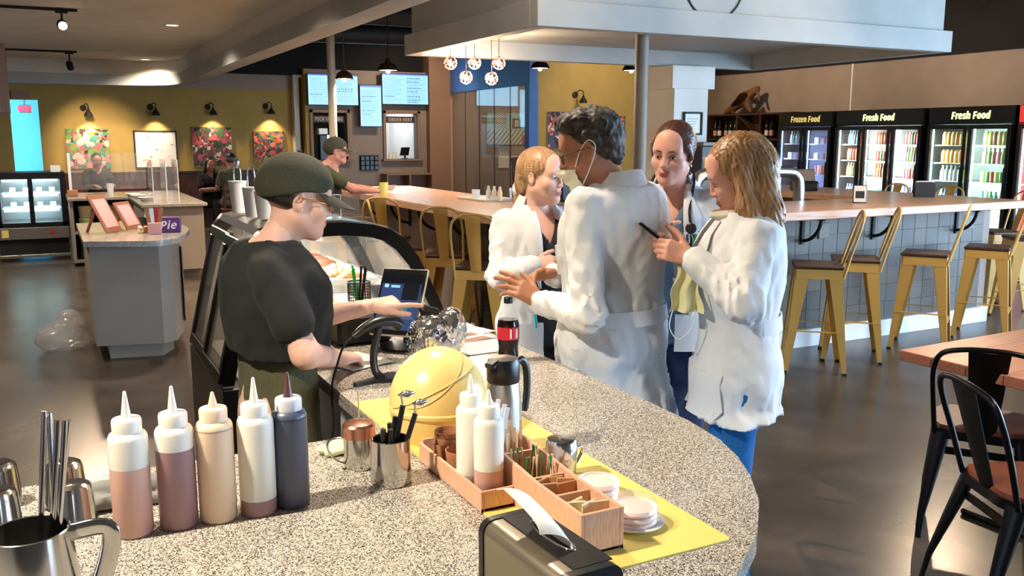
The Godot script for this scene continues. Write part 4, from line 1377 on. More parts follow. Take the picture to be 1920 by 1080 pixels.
	for k in 2:
		o = thing("task_chair", ["black office chair behind the glass partition, nearer the post", "black office chair behind the glass partition, nearer the yellow wall"][k], "chair", Vector3([8.7, 9.15][k], 0, [-16.2, -15.6][k]), [0.4, -0.5][k])
		obj("backrest", Geo.new().box(Vector3(0, 0.98, -0.22), Vector3(0.44, 0.56, 0.05), rx(-0.1), 0.02), M.black_matte, o)
		obj("seat", Geo.new().box(Vector3(0, 0.5, 0), Vector3(0.46, 0.08, 0.46), Basis(), 0.03), M.black_matte, o)
		obj("stem", Geo.new().tube([Vector3(0, 0.1, 0), Vector3(0, 0.46, 0)], 0.025, 8), M.black_plastic, o)
		for j in 5:
			var q := TAU * j / 5
			obj("foot", Geo.new().tube([Vector3(0, 0.1, 0), Vector3(0.28 * cos(q), 0.04, 0.28 * sin(q))], 0.018, 6), M.black_plastic, o)
	for k in 3:
		picture("pattern_tile", 8.72 + 0.3 * k, 8.98 + 0.3 * k, 1.0, 1.26, -17.6, 1, "small pale patterned square behind the chairs, %s of three" % ["first", "second", "third"][k])
	# yellow wall behind the bar
	wall_box("wall_yellow", 7.72, 11.55, 0, 3.4, -14.33, -14.13, "mustard_paint")
	picture("painting", 7.98, 8.62, 1.45, 2.105, -14.13, 5, "red and grey abstract painting beside the blue frame")
	picture("painting", 9.02, 9.63, 1.6, 2.04, -14.13, 3, "small colourful painting on the yellow wall behind the doctor")
	picture("painting", 9.84, 10.42, 1.5, 2.09, -14.13, 4, "teal canvas on the yellow wall behind the grey column")
	wall_lamp(Vector3(8.62, 2.36, -14.13), "black gooseneck wall lamp over the red and grey painting", 1.2)
	wall_lamp(Vector3(10.22, 2.3, -14.13), "black gooseneck wall lamp over the teal canvas", 1.2)
	# columns
	wall_box("trim_9", 6.4, 6.88, 0, 2.2, -8.95, -8.4, "white_paint")
	wall_box("trim_10", 6.34, 6.94, 2.2, 2.45, -8.98, -8.36, "white_paint")
	struct("trim_11", Geo.new().at(Vector3(4.42, 0, -6.25)).lathe([[0.056, 0.0], [0.056, 2.62]], 20), M.column_grey)
	struct("trim_12", Geo.new().at(Vector3(3.19, 0, -11.0)).lathe([[0.05, 0.0], [0.05, 3.7]], 16), M.column_grey)
	o = thing("framed_notice", "small black framed notice high on the white column", "notice", Vector3(6.66, 1.81, -8.395))
	var f2 := Geo.new()
	for e in [[0, 0.12, 0.27, 0.022], [0, -0.12, 0.27, 0.022], [0.125, 0, 0.022, 0.26], [-0.125, 0, 0.022, 0.26]]:
		f2.box(Vector3(e[0], e[1], 0.012), Vector3(e[2], e[3], 0.024), Basis(), 0.003)
	obj("frame", f2, M.black_matte, o)
	obj("sheet", bx(-0.115, 0.115, -0.11, 0.11, 0.0, 0.006), M.paper, o)
	for k in 4: obj("text_line", bx(-0.08, 0.08 - 0.02 * k, 0.05 - 0.03 * k, 0.056 - 0.03 * k, 0.006, 0.007), M.column_grey, o)
	# grey machine in front of the column with a notice on top
	o = thing("beverage_machine", "dark grey beverage machine with a white notice in front of the white column", "machine", Vector3(6.72, 0, -8.1))
	obj("machine_body", bx(-0.34, 0.3, 0.0, 1.22, -0.26, 0.2, 0.01), M.column_grey, o)
	obj("machine_head", bx(-0.34, 0.3, 1.24, 1.56, -0.26, 0.24, 0.01), M.sign_slate, o)
	obj("machine_lid", bx(-0.34, 0.32, 1.56, 1.6, -0.26, 0.26, 0.006), M.column_grey, o)
	obj("notice", bx(-0.02, 0.22, 1.36, 1.53, 0.24, 0.244), M.paper, o)
	obj("badge", Geo.new().box(Vector3(0.1, 1.29, 0.245), Vector3(0.04, 0.04, 0.006), rz(0.78)), M.brass, o)

func wall_lamp(at: Vector3, label: String, e: float) -> void:
	var o := thing("wall_lamp", label, "wall lamp", at, 0.0, "gooseneck wall lamps")
	obj("backplate", Geo.new().at(Vector3(-0.07, 0.05, 0.0), rx(PI / 2)).lathe([[0.055, 0.0], [0.055, 0.025], [0.02, 0.035], [0.0, 0.035]], 14), M.black_matte, o)
	obj("arm", Geo.new().tube(curve([Vector3(-0.07, 0.05, 0.03), Vector3(-0.04, 0.12, 0.1), Vector3(0.0, 0.1, 0.17), Vector3(0.0, 0.02, 0.18)], 5), 0.009, 6), M.black_matte, o)
	obj("shade", Geo.new().at(Vector3(0, -0.1, 0.18)).lathe([[0.072, 0.0], [0.07, 0.03], [0.045, 0.075], [0.02, 0.1], [0.018, 0.13], [0.0, 0.13], [0.0, 0.125], [0.016, 0.12], [0.04, 0.07], [0.066, 0.0]], 16), M.black_matte, o)
	obj("bulb", Geo.new().ball(Vector3(0, -0.06, 0.18), Vector3(0.022, 0.022, 0.022), 8, 6), M.bulb, o)
	spot(at + Vector3(0, -0.09, 0.18), at + Vector3(0, -1.0, 0.02), WARM, e, 48.0, 0.03, o)
# ---------------------------------------------------------------- coolers on the right wall
func cooler(label: String, z0: float, z1: float, doors: int, sign_text: String, lit: float, led: Color, red := false) -> void:
	var o := thing("drinks_cooler", label, "cooler", Vector3(10.75, 0, (z0 + z1) / 2), 0.0, "upright coolers along the right wall")
	var w := z1 - z0
	var a := -w / 2; var b := w / 2
	var g := Geo.new()
	bx(0.02, 0.75, 0.0, 0.12, a, b, 0.004, g)
	bx(0.02, 0.75, 1.82, 2.05, a, b, 0.004, g)
	bx(0.7, 0.75, 0.12, 1.82, a, b, 0, g)
	bx(0.02, 0.7, 0.12, 1.82, a, a + 0.04, 0, g)
	bx(0.02, 0.7, 0.12, 1.82, b - 0.04, b, 0, g)
	obj("casing", g, M.red if red else M.black_plastic, o)
	obj("lining", bx(0.69, 0.7, 0.12, 1.82, a + 0.04, b - 0.04), M.white_gloss, o)
	if sign_text:
		obj("header_panel", bx(0.0, 0.02, 1.84, 2.04, a + 0.01, b - 0.01, 0.003), M.black_plastic, o)
		obj("lettering", Geo.new().text(sign_text, 0.13, 0.006, Vector3(-0.005, 1.935, 0.02), rot_y(-PI / 2) * Basis(Vector3(0.82, 0, 0), Vector3.UP, Vector3.BACK), true, 0.12), M.sign_dim if lit < 0.9 else M.sign_lit, o)
	else:
		obj("header_panel", bx(0.0, 0.02, 1.84, 2.04, a + 0.01, b - 0.01, 0.003), M.red_sign, o)
		obj("swirl", Geo.new().tube(curve([Vector3(-0.004, 1.9, a + 0.08), Vector3(-0.004, 1.98, a + 0.2), Vector3(-0.004, 1.92, a + 0.32), Vector3(-0.004, 1.97, a + 0.5)], 5), 0.012, 6, true, 0.3), M.white_gloss, o)
	for y in [0.42, 0.74, 1.06, 1.3, 1.54]:
		obj("shelf", bx(0.12, 0.68, y, y + 0.012, a + 0.045, b - 0.045), M.white_gloss, o)
	for k in doors:
		var d0 := a + w * k / doors + 0.012; var d1 := a + w * (k + 1) / doors - 0.012
		var f := Geo.new()
		bx(-0.02, 0.018, 0.14, 1.81, d0, d0 + 0.05, 0.003, f)
		bx(-0.02, 0.018, 0.14, 1.81, d1 - 0.05, d1, 0.003, f)
		bx(-0.02, 0.018, 0.14, 0.2, d0 + 0.05, d1 - 0.05, 0, f)
		bx(-0.02, 0.018, 1.76, 1.81, d0 + 0.05, d1 - 0.05, 0, f)
		var dr := obj("door", f, M.black_plastic, o)
		obj("pane", bx(0.0, 0.008, 0.2, 1.76, d0 + 0.05, d1 - 0.05), M.clear_glass, dr)
		obj("handle", Geo.new().tube([Vector3(-0.02, 0.8, d1 - 0.025), Vector3(-0.055, 0.84, d1 - 0.025), Vector3(-0.055, 1.26, d1 - 0.025), Vector3(-0.02, 1.3, d1 - 0.025)], 0.01, 6), M.black_matte, dr)
		obj("light_strip", bx(0.03, 0.045, 0.2, 1.76, d0 + 0.052, d0 + 0.066), M.cool_led if lit > 0.5 else M.blue_led, o)
		area(Vector3(0.07, 1.0, d0 + 0.06), Vector3(0.9, 0, 0.45), Vector2(0.02, 1.5), led, 3.4 * lit, o)

func drink_mesh(kind: int) -> ArrayMesh:
	match kind:
		0: return Geo.new().lathe([[0.0, 0.0], [0.026, 0.0], [0.033, 0.01], [0.033, 0.11], [0.027, 0.122], [0.0, 0.12]], 12).mesh()
		1: return Geo.new().lathe([[0.0, 0.0], [0.028, 0.0], [0.033, 0.006], [0.033, 0.11], [0.026, 0.14], [0.014, 0.165], [0.013, 0.19], [0.016, 0.19], [0.016, 0.205], [0.0, 0.205]], 12).mesh()
		2: return Geo.new().lathe([[0.0, 0.0], [0.03, 0.0], [0.036, 0.008], [0.036, 0.13], [0.03, 0.15], [0.022, 0.16], [0.022, 0.175], [0.0, 0.175]], 12).mesh()
		_: return Geo.new().box(Vector3(0, 0.05, 0), Vector3(0.14, 0.1, 0.09), Basis(), 0.006).mesh()

func coolers() -> void:
	cooler("black frozen food cooler with blue lit shelves beside the wine rack", -11.32, -10.17, 2, "Frozen Food", 0.35, col(150, 180, 255))
	cooler("black three door fresh food cooler in the middle of the row", -10.10, -8.55, 3, "Fresh Food", 1.0, col(225, 240, 235))
	cooler("black two door fresh food cooler on the right of the row", -8.47, -7.24, 2, "Fresh Food", 1.0, col(200, 245, 235))
	cooler("red topped drinks cooler at the right edge of the frame", -7.18, -6.1, 1, "", 1.1, col(170, 245, 255), true)
	var meshes := []
	for k in 4: meshes.append(drink_mesh(k))
	# one entry per door: cooler word, z of the door's left edge and right edge, then four shelves top to bottom as [kind, colours]
	var stock := [
		["left door of the frozen food cooler", -11.3, -10.76, [[1, ["drink_silver", "drink_green"]], [3, ["drink_white", "drink_silver"]], [3, ["drink_white"]], [3, ["drink_blue"]]]],
		["right door of the frozen food cooler", -10.73, -10.2, [[3, ["drink_white"]], [3, ["drink_white", "drink_silver"]], [0, ["drink_red", "drink_white", "drink_orange"]], [3, ["drink_blue"]]]],
		["left door of the middle cooler", -10.08, -9.6, [[1, ["drink_teal", "drink_white", "drink_blue"]], [2, ["drink_orange", "drink_red", "drink_red"]], [1, ["drink_orange", "drink_white", "drink_green"]], [1, ["drink_blue", "drink_white"]]]],
		["middle door of the middle cooler", -9.57, -9.09, [[2, ["drink_red", "drink_orange", "drink_brown"]], [0, ["drink_brown", "drink_red", "drink_green"]], [1, ["drink_brown", "drink_orange"]], [0, ["drink_teal", "drink_green"]]]],
		["right door of the middle cooler", -9.05, -8.58, [[2, ["drink_red", "drink_pink", "drink_green"]], [1, ["drink_purple", "drink_green", "drink_lime"]], [0, ["drink_red", "drink_pink"]], [1, ["drink_blue", "drink_silver"]]]],
		["left door of the right cooler", -8.45, -7.88, [[2, ["drink_yellow", "drink_orange"]], [2, ["drink_orange", "drink_yellow"]], [1, ["drink_white", "drink_silver"]], [1, ["drink_white", "drink_blue", "drink_black"]]]],
		["right door of the right cooler", -7.84, -7.27, [[2, ["drink_yellow", "drink_lime", "drink_brown"]], [1, ["drink_pink", "drink_green", "drink_brown"]], [0, ["drink_lime", "drink_green", "drink_red"]], [1, ["drink_teal", "drink_white", "drink_green"]]]],
		["red topped cooler at the right edge", -7.12, -6.6, [[1, ["drink_red", "drink_black"]], [1, ["drink_black", "drink_red"]], [1, ["drink_black", "drink_red"]], [1, ["drink_lime", "drink_green"]]]]]
	var shelf_y := [1.552, 1.312, 1.072, 0.752]
	var words := ["top", "second", "third", "fourth"]
	for s in stock:
		for r in 4:
			var kind: int = s[3][r][0]
			var cs: Array = s[3][r][1]
			var n := 6 if kind < 3 else 3
			var z0: float = s[1] + 0.09; var z1: float = s[2] - 0.09
			for i in n:
				var cname: String = cs[i % cs.size()]
				var it := obj(["drink_can", "drink_bottle", "drink_bottle", "food_pack"][kind], meshes[kind], M[cname])
				it.position = Vector3(10.75 + 0.19, shelf_y[r], lerpf(z0, z1, (i + 0.5) / n))
				it.scale = Vector3.ONE * (1.0 if kind > 0 else 1.15)
				var cw := cname.substr(6)
				tag(it, "%s %s on the %s shelf behind the %s" % [cw, ["can", "bottle", "bottle", "pack"][kind], words[r], s[0]], ["can", "bottle", "bottle", "pack"][kind], "%s %ss on the %s shelf, %s" % [cw, ["can", "bottle", "bottle", "pack"][kind], words[r], s[0]])
	# wine rack left of the coolers
	var o := thing("wine_rack", "dark wooden wine rack with a cross divider beside the frozen food cooler", "wine rack", Vector3(11.1, 0, 0))
	var sh := Geo.new()
	for y in [0.4, 0.8, 1.2, 1.6, 2.04]: bx(0.0, 0.4, y, y + 0.035, -13.55, -11.4, 0.003, sh)
	for z in [-13.55, -12.75, -12.15, -11.43]: bx(0.0, 0.4, 0.0, 2.04, z, z + 0.035, 0.003, sh)
	bx(0.38, 0.4, 0, 2.04, -13.55, -11.4, 0, sh)
	obj("carcass", sh, M.dark_wood, o)
	for s in [-1, 1]:
		obj("cross_divider", Geo.new().bar(Vector3(0.2, 1.65 if s < 0 else 2.03, -12.7), Vector3(0.2, 2.03 if s < 0 else 1.65, -12.17), 0.38, 0.02, Vector3(0, 1, 0.7)), M.dark_wood, o)
	var wine := Geo.new().lathe([[0.0, 0.0], [0.036, 0.0], [0.038, 0.01], [0.038, 0.19], [0.03, 0.22], [0.015, 0.245], [0.014, 0.3], [0.016, 0.3], [0.016, 0.315], [0.0, 0.315]], 12).mesh()
	var lab := Geo.new().lathe([[0.0385, 0.05], [0.0385, 0.14]], 12).mesh()
	for r in 2:
		for k in 9:
			var z: float = [-13.4, -13.28, -13.1, -12.98, -12.86, -12.04, -11.92, -11.72, -11.6][k]
			if r == 1 and k == 2: continue
			var b := thing("wine_bottle", "dark wine bottle on the %s shelf of the wine rack, %s bay" % [["upper", "lower"][r], "left" if k < 5 else "right"], "bottle", Vector3(11.18, [1.637, 1.237][r], z), 0.0, "bottles in the wine rack, %s shelf, %s bay" % [["upper", "lower"][r], "left" if k < 5 else "right"])
			obj("bottle_glass", wine, M.drink_black if k % 3 else M.wine_green, b)
			obj("bottle_label", lab, M.paper if k % 2 else M.pink_card, b)
	# carved wooden fish on top of the rack
	var fs := Field.new(Vector3(-0.1, -0.05, -0.6), Vector3(0.1, 0.6, 0.6), 0.018)
	fs.cap(Vector3(0, 0.03, -0.5), Vector3(0, 0.26, -0.02), 0.05, 0.12, 0.05)
	fs.cap(Vector3(0, 0.26, -0.02), Vector3(0, 0.43, 0.3), 0.12, 0.05, 0.05)
	fs.cap(Vector3(0, 0.2, 0.05), Vector3(0, 0.04, 0.14), 0.09, 0.04, 0.05)
	fs.cap(Vector3(0, 0.42, 0.28), Vector3(0, 0.22, 0.36), 0.035, 0.02, 0.03)
	fs.cap(Vector3(0, 0.08, -0.42), Vector3(0, 0.02, -0.3), 0.03, 0.03, 0.03)
	var fg := Geo.new()
	fs.net(fg)
	var fo := obj("carved_sculpture", fg, M.carved_wood)
	fo.position = Vector3(11.3, 2.075, -12.75)
	tag(fo, "mottled brown carved wooden sculpture rearing on top of the wine rack", "sculpture")

# ---------------------------------------------------------------- stools
func make_stool() -> Node3D:   # faces +z
	var o := thing("bar_stool", "", "bar stool", Vector3.ZERO, 0.0, "yellow metal bar stools around the bar")
	var sy := 0.74
	var hs := 0.155; var hf := 0.215
	obj("seat_pad", Geo.new().box(Vector3(0, sy + 0.012, 0), Vector3(0.335, 0.026, 0.335), Basis(), 0.008), M.dark_wood, o)
	var ap := Geo.new()
	for q in 4:
		var b := rot_y(PI / 2 * q)
		ap.at(Vector3.ZERO, b)
		ap.box(Vector3(0, sy - 0.035, hs + 0.004), Vector3(0.3, 0.065, 0.006), rx(-0.06))
	ap.at(Vector3.ZERO)
	ap.box(Vector3(0, sy - 0.004, 0), Vector3(0.32, 0.008, 0.32), Basis(), 0.003)
	obj("seat_pan", ap, M.stool_yellow, o)
	for sx in [-1, 1]:
		for sz in [-1, 1]:
			var l := Geo.new()
			var rings := []
			for k in 3:
				var y: float = [sy - 0.005, 0.35, 0.0][k]
				var f := (sy - y) / sy
				var c := Vector3(sx * lerpf(hs, hf, f), y, sz * lerpf(hs, hf, f))
				var w := lerpf(0.095, 0.03, f)
				rings.append([c, c - Vector3(sx * w, 0, 0), c - Vector3(0, 0, sz * w)])
			for k in 2:
				var r0: Array = rings[k]; var r1: Array = rings[k + 1]
				l.quad(r0[0], r0[1], r1[1], r1[0], Vector3(0, 0, sz))
				l.quad(r0[0], r0[2], r1[2], r1[0], Vector3(sx, 0, 0))
				var i1 := Vector3(-sx * 0.004, 0, -sz * 0.004)
				l.quad(r0[0] + i1, r0[1] + i1, r1[1] + i1, r1[0] + i1, Vector3(0, 0, -sz))
				l.quad(r0[0] + i1, r0[2] + i1, r1[2] + i1, r1[0] + i1, Vector3(-sx, 0, 0))
			var lg := obj("leg", l, M.stool_yellow, o)
			obj("foot_cap", Geo.new().box(Vector3(sx * (hf - 0.013), 0.008, sz * (hf - 0.013)), Vector3(0.034, 0.016, 0.034), Basis(), 0.004), M.rubber, lg)
	for q in 4:
		var y := 0.24 if q % 2 == 0 else 0.3
		var h := lerpf(hf, hs, y / sy) - 0.006
		var b := rot_y(PI / 2 * q)
		obj("footrest", Geo.new().bar(b * Vector3(-h, y, h), b * Vector3(h, y, h), 0.022, 0.007), M.stool_yellow, o)
	var pts := []
	for p in [Vector3(-0.15, 0.68, -0.165), Vector3(-0.158, 0.86, -0.21), Vector3(-0.16, 1.0, -0.25), Vector3(-0.14, 1.09, -0.275), Vector3(-0.08, 1.13, -0.285), Vector3(0, 1.14, -0.288), Vector3(0.08, 1.13, -0.285), Vector3(0.14, 1.09, -0.275), Vector3(0.16, 1.0, -0.25), Vector3(0.158, 0.86, -0.21), Vector3(0.15, 0.68, -0.165)]: pts.append(p)
	obj("back_hoop", Geo.new().tube(curve(pts, 3), 0.0095, 8), M.stool_yellow, o)
	obj("back_splat", Geo.new().patch(func(u: float, v: float) -> Vector3:
		var w := lerpf(0.036, 0.055, v)
		return Vector3(lerpf(-w, w, u), lerpf(0.735, 1.128, v), lerpf(-0.163, -0.284, v) - 0.008 * sin(PI * u)), 4, 4, 0.004), M.stool_yellow, o)
	return o

func yaw_of(fx: float, fz: float) -> float:
	return atan2(fx, fz)

func stools() -> void:
	var s0 := make_stool()
	var list := [
		[4.86, -4.66, -0.76, -0.65, "yellow bar stool nearest the long haired doctor on the right side of the bar"],
		[5.36, -4.77, -0.72, -0.69, "second yellow bar stool from the long haired doctor"],
		[6.12, -4.75, -0.55, -0.83, "third yellow bar stool along the tiled bar front"],
		[6.92, -4.78, -0.5, -0.86, "fourth yellow bar stool along the tiled bar front"],
		[7.85, -5.05, -0.8, -0.6, "yellow bar stool at the right edge of the frame by the bar end"],
		[2.7, -5.72, 0.6, -0.8, "yellow bar stool directly left of the ponytailed doctor"],
		[2.76, -6.42, 0.6, -0.8, "second yellow bar stool left of the ponytailed doctor"],
		[2.6, -7.0, 0.95, 0.3, "yellow bar stool turned edge-on between its neighbours on the left wing"],
		[2.7, -7.66, 0.55, -0.83, "yellow bar stool beside the seated man in the cap"],
		[8.2, -7.0, -1.0, 0.05, "yellow bar stool behind the bar in front of the middle cooler"],
		[8.25, -6.35, -1.0, 0.1, "yellow bar stool behind the dark napkin box on the bar"],
		[8.15, -5.55, -0.9, -0.3, "yellow bar stool behind the right end of the bar"]]
	for i in list.size():
		var L: Array = list[i]
		if i == 0:
			s0.position = Vector3(L[0], 0, L[1])
			s0.rotation.y = yaw_of(L[2], L[3])
			s0.set_meta("label", L[4])
		else:
			dup(s0, Vector3(L[0], 0, L[1]), yaw_of(L[2], L[3]), L[4])

func make_chair() -> Node3D:   # black metal cafe chair, faces +z
	var o := thing("cafe_chair", "", "chair", Vector3.ZERO, 0.0, "black metal cafe chairs at the table")
	var sy := 0.45
	var seat := PackedVector2Array()
	for k in 24:
		var a := TAU * k / 24
		var c := cos(a); var s := sin(a)
		var m := pow(pow(absf(c), 5.0) + pow(absf(s), 5.0), -0.2)
		seat.append(Vector2(c * m * 0.18, s * m * 0.18))
	obj("seat_pad", Geo.new().prism(seat, sy, sy + 0.018, true), M.chair_wood, o)
	var s2 := PackedVector2Array()
	for p in seat: s2.append(p * 1.06)
	obj("seat_pan", Geo.new().prism(s2, sy - 0.035, sy, true), M.chair_black, o)
	for sx in [-1, 1]:
		for sz in [-1, 1]:
			var top := Vector3(sx * 0.15, sy - 0.02, sz * 0.15)
			var bend := Vector3(sx * 0.2, 0.1, sz * (0.21 if sz > 0 else 0.25))
			var foot := Vector3(sx * 0.205, 0.0, sz * (0.215 if sz > 0 else 0.27))
			obj("leg", Geo.new().tube([top, top.lerp(bend, 0.5), bend, foot], [0.04, 0.03, 0.017, 0.014], 8, true, 0.7), M.chair_black, o)
	for q in [0, 2]:
		var b := rot_y(PI / 2 * q)
		obj("stretcher", Geo.new().bar(b * Vector3(-0.165, sy - 0.09, 0.165), b * Vector3(0.165, sy - 0.09, 0.165), 0.008, 0.03), M.chair_black, o)
	var pts := [Vector3(-0.175, sy - 0.02, -0.16), Vector3(-0.19, 0.6, -0.21), Vector3(-0.195, 0.72, -0.25), Vector3(-0.17, 0.795, -0.275), Vector3(-0.09, 0.82, -0.285), Vector3(0, 0.825, -0.287), Vector3(0.09, 0.82, -0.285), Vector3(0.17, 0.795, -0.275), Vector3(0.195, 0.72, -0.25), Vector3(0.19, 0.6, -0.21), Vector3(0.175, sy - 0.02, -0.16)]
	obj("back_hoop", Geo.new().tube(curve(pts, 4), 0.011, 10), M.chair_black, o)
	obj("back_splat", Geo.new().patch(func(u: float, v: float) -> Vector3:
		var w := lerpf(0.05, 0.075, v)
		return Vector3(lerpf(-w, w, u), lerpf(sy, 0.815, v), lerpf(-0.17, -0.283, v) - 0.01 * sin(PI * u)), 6, 6, 0.004), M.chair_black, o)
	return o

func table_and_chairs() -> void:
	var o := thing("cafe_table", "square wooden cafe table at the right edge", "table", Vector3(3.78, 0, -2.17), 0.03)
	for k in 6:
		obj("plank", Geo.new().box(Vector3(0, 0.71, -0.4 + 0.16 * k - 0.0), Vector3(1.0, 0.045, 0.158), Basis(), 0.003), M.table_wood, o)
	obj("column", Geo.new().box(Vector3(0, 0.36, 0), Vector3(0.1, 0.66, 0.1), Basis(), 0.008), M.chair_black, o)
	obj("base_plate", Geo.new().box(Vector3(0, 0.015, 0), Vector3(0.56, 0.03, 0.56), Basis(), 0.01), M.chair_black, o)
	obj("apron_plate", Geo.new().box(Vector3(0, 0.68, 0), Vector3(0.5, 0.02, 0.5), Basis(), 0.003), M.chair_black, o)
	var c := make_chair()
	c.position = Vector3(3.47, 0, -2.36)
	c.rotation.y = yaw_of(0.81, -0.59)
	c.set_meta("label", "black metal cafe chair with brown seat tucked against the table, farther one")
	dup(c, Vector3(3.0, 0, -1.82), yaw_of(0.9, 0.43), "black metal cafe chair with brown seat nearest the camera at the lower right")

# ---------------------------------------------------------------- lamps
func pendant(at: Vector3, r: float, label: String, e: float) -> void:
	var o := thing("pendant_lamp", label, "pendant lamp", at, 0.0, "flat dome pendant lamps")
	var top := 3.7 - at.y
	obj("shade", Geo.new().lathe([[r, 0.0], [r * 0.98, 0.02], [r * 0.75, 0.07], [r * 0.3, 0.1], [r * 0.2, 0.16], [0.0, 0.16], [0.0, 0.155], [r * 0.18, 0.15], [r * 0.28, 0.092], [r * 0.72, 0.062], [r * 0.93, 0.0]], 20), M.bronze, o)
	obj("diffuser", Geo.new().lathe([[0.0, 0.004], [r * 0.92, 0.006], [r * 0.92, 0.02], [0.0, 0.022]], 20), M.pendant_glow, o)
	obj("bulb", Geo.new().ball(Vector3(0, -0.01, 0), Vector3(0.03, 0.025, 0.03), 8, 6), M.bulb, o)
	obj("rod", Geo.new().tube([Vector3(0, 0.15, 0), Vector3(0, top - 0.02, 0)], 0.007, 6), M.bronze, o)
	obj("canopy_cup", Geo.new().at(Vector3(0, top, 0)).lathe([[0.07, 0.0], [0.06, -0.03], [0.0, -0.035]], 12), M.bronze, o)
	spot(at + Vector3(0, -0.04, 0), at + Vector3(0, -1, 0), WARM, e, 70.0, 0.08, o)

func track_head(at: Vector3, aim: Vector3, label: String, e: float, up_to: float, ang := 24.0, tint := WARM) -> void:
	var o := thing("track_spotlight", label, "spotlight", at, 0.0, "track spotlights")
	var d := (aim - at).normalized()
	var b := Basis.looking_at(d, Vector3.UP if absf(d.y) < 0.95 else Vector3.RIGHT)
	obj("lamp_can", Geo.new().at(Vector3.ZERO, b).tube([Vector3(0, 0, 0.09), Vector3(0, 0, 0.07), Vector3(0, 0, -0.05)], [0.03, 0.05, 0.05], 14), M.black_matte, o)
	obj("lens", Geo.new().at(Vector3.ZERO, b).ball(Vector3(0, 0, -0.05), Vector3(0.042, 0.042, 0.012), 12, 6), M.lens_glow, o)
	obj("stem", Geo.new().tube([Vector3(0, 0.0, 0), Vector3(0, up_to - at.y, 0)], 0.012, 6), M.black_matte, o)
	obj("track_adapter", Geo.new().box(Vector3(0, up_to - at.y - 0.015, 0), Vector3(0.12, 0.03, 0.035), Basis(), 0.003), M.black_matte, o)
	spot(at + d * 0.075, aim, tint, e, ang, 0.05, o)

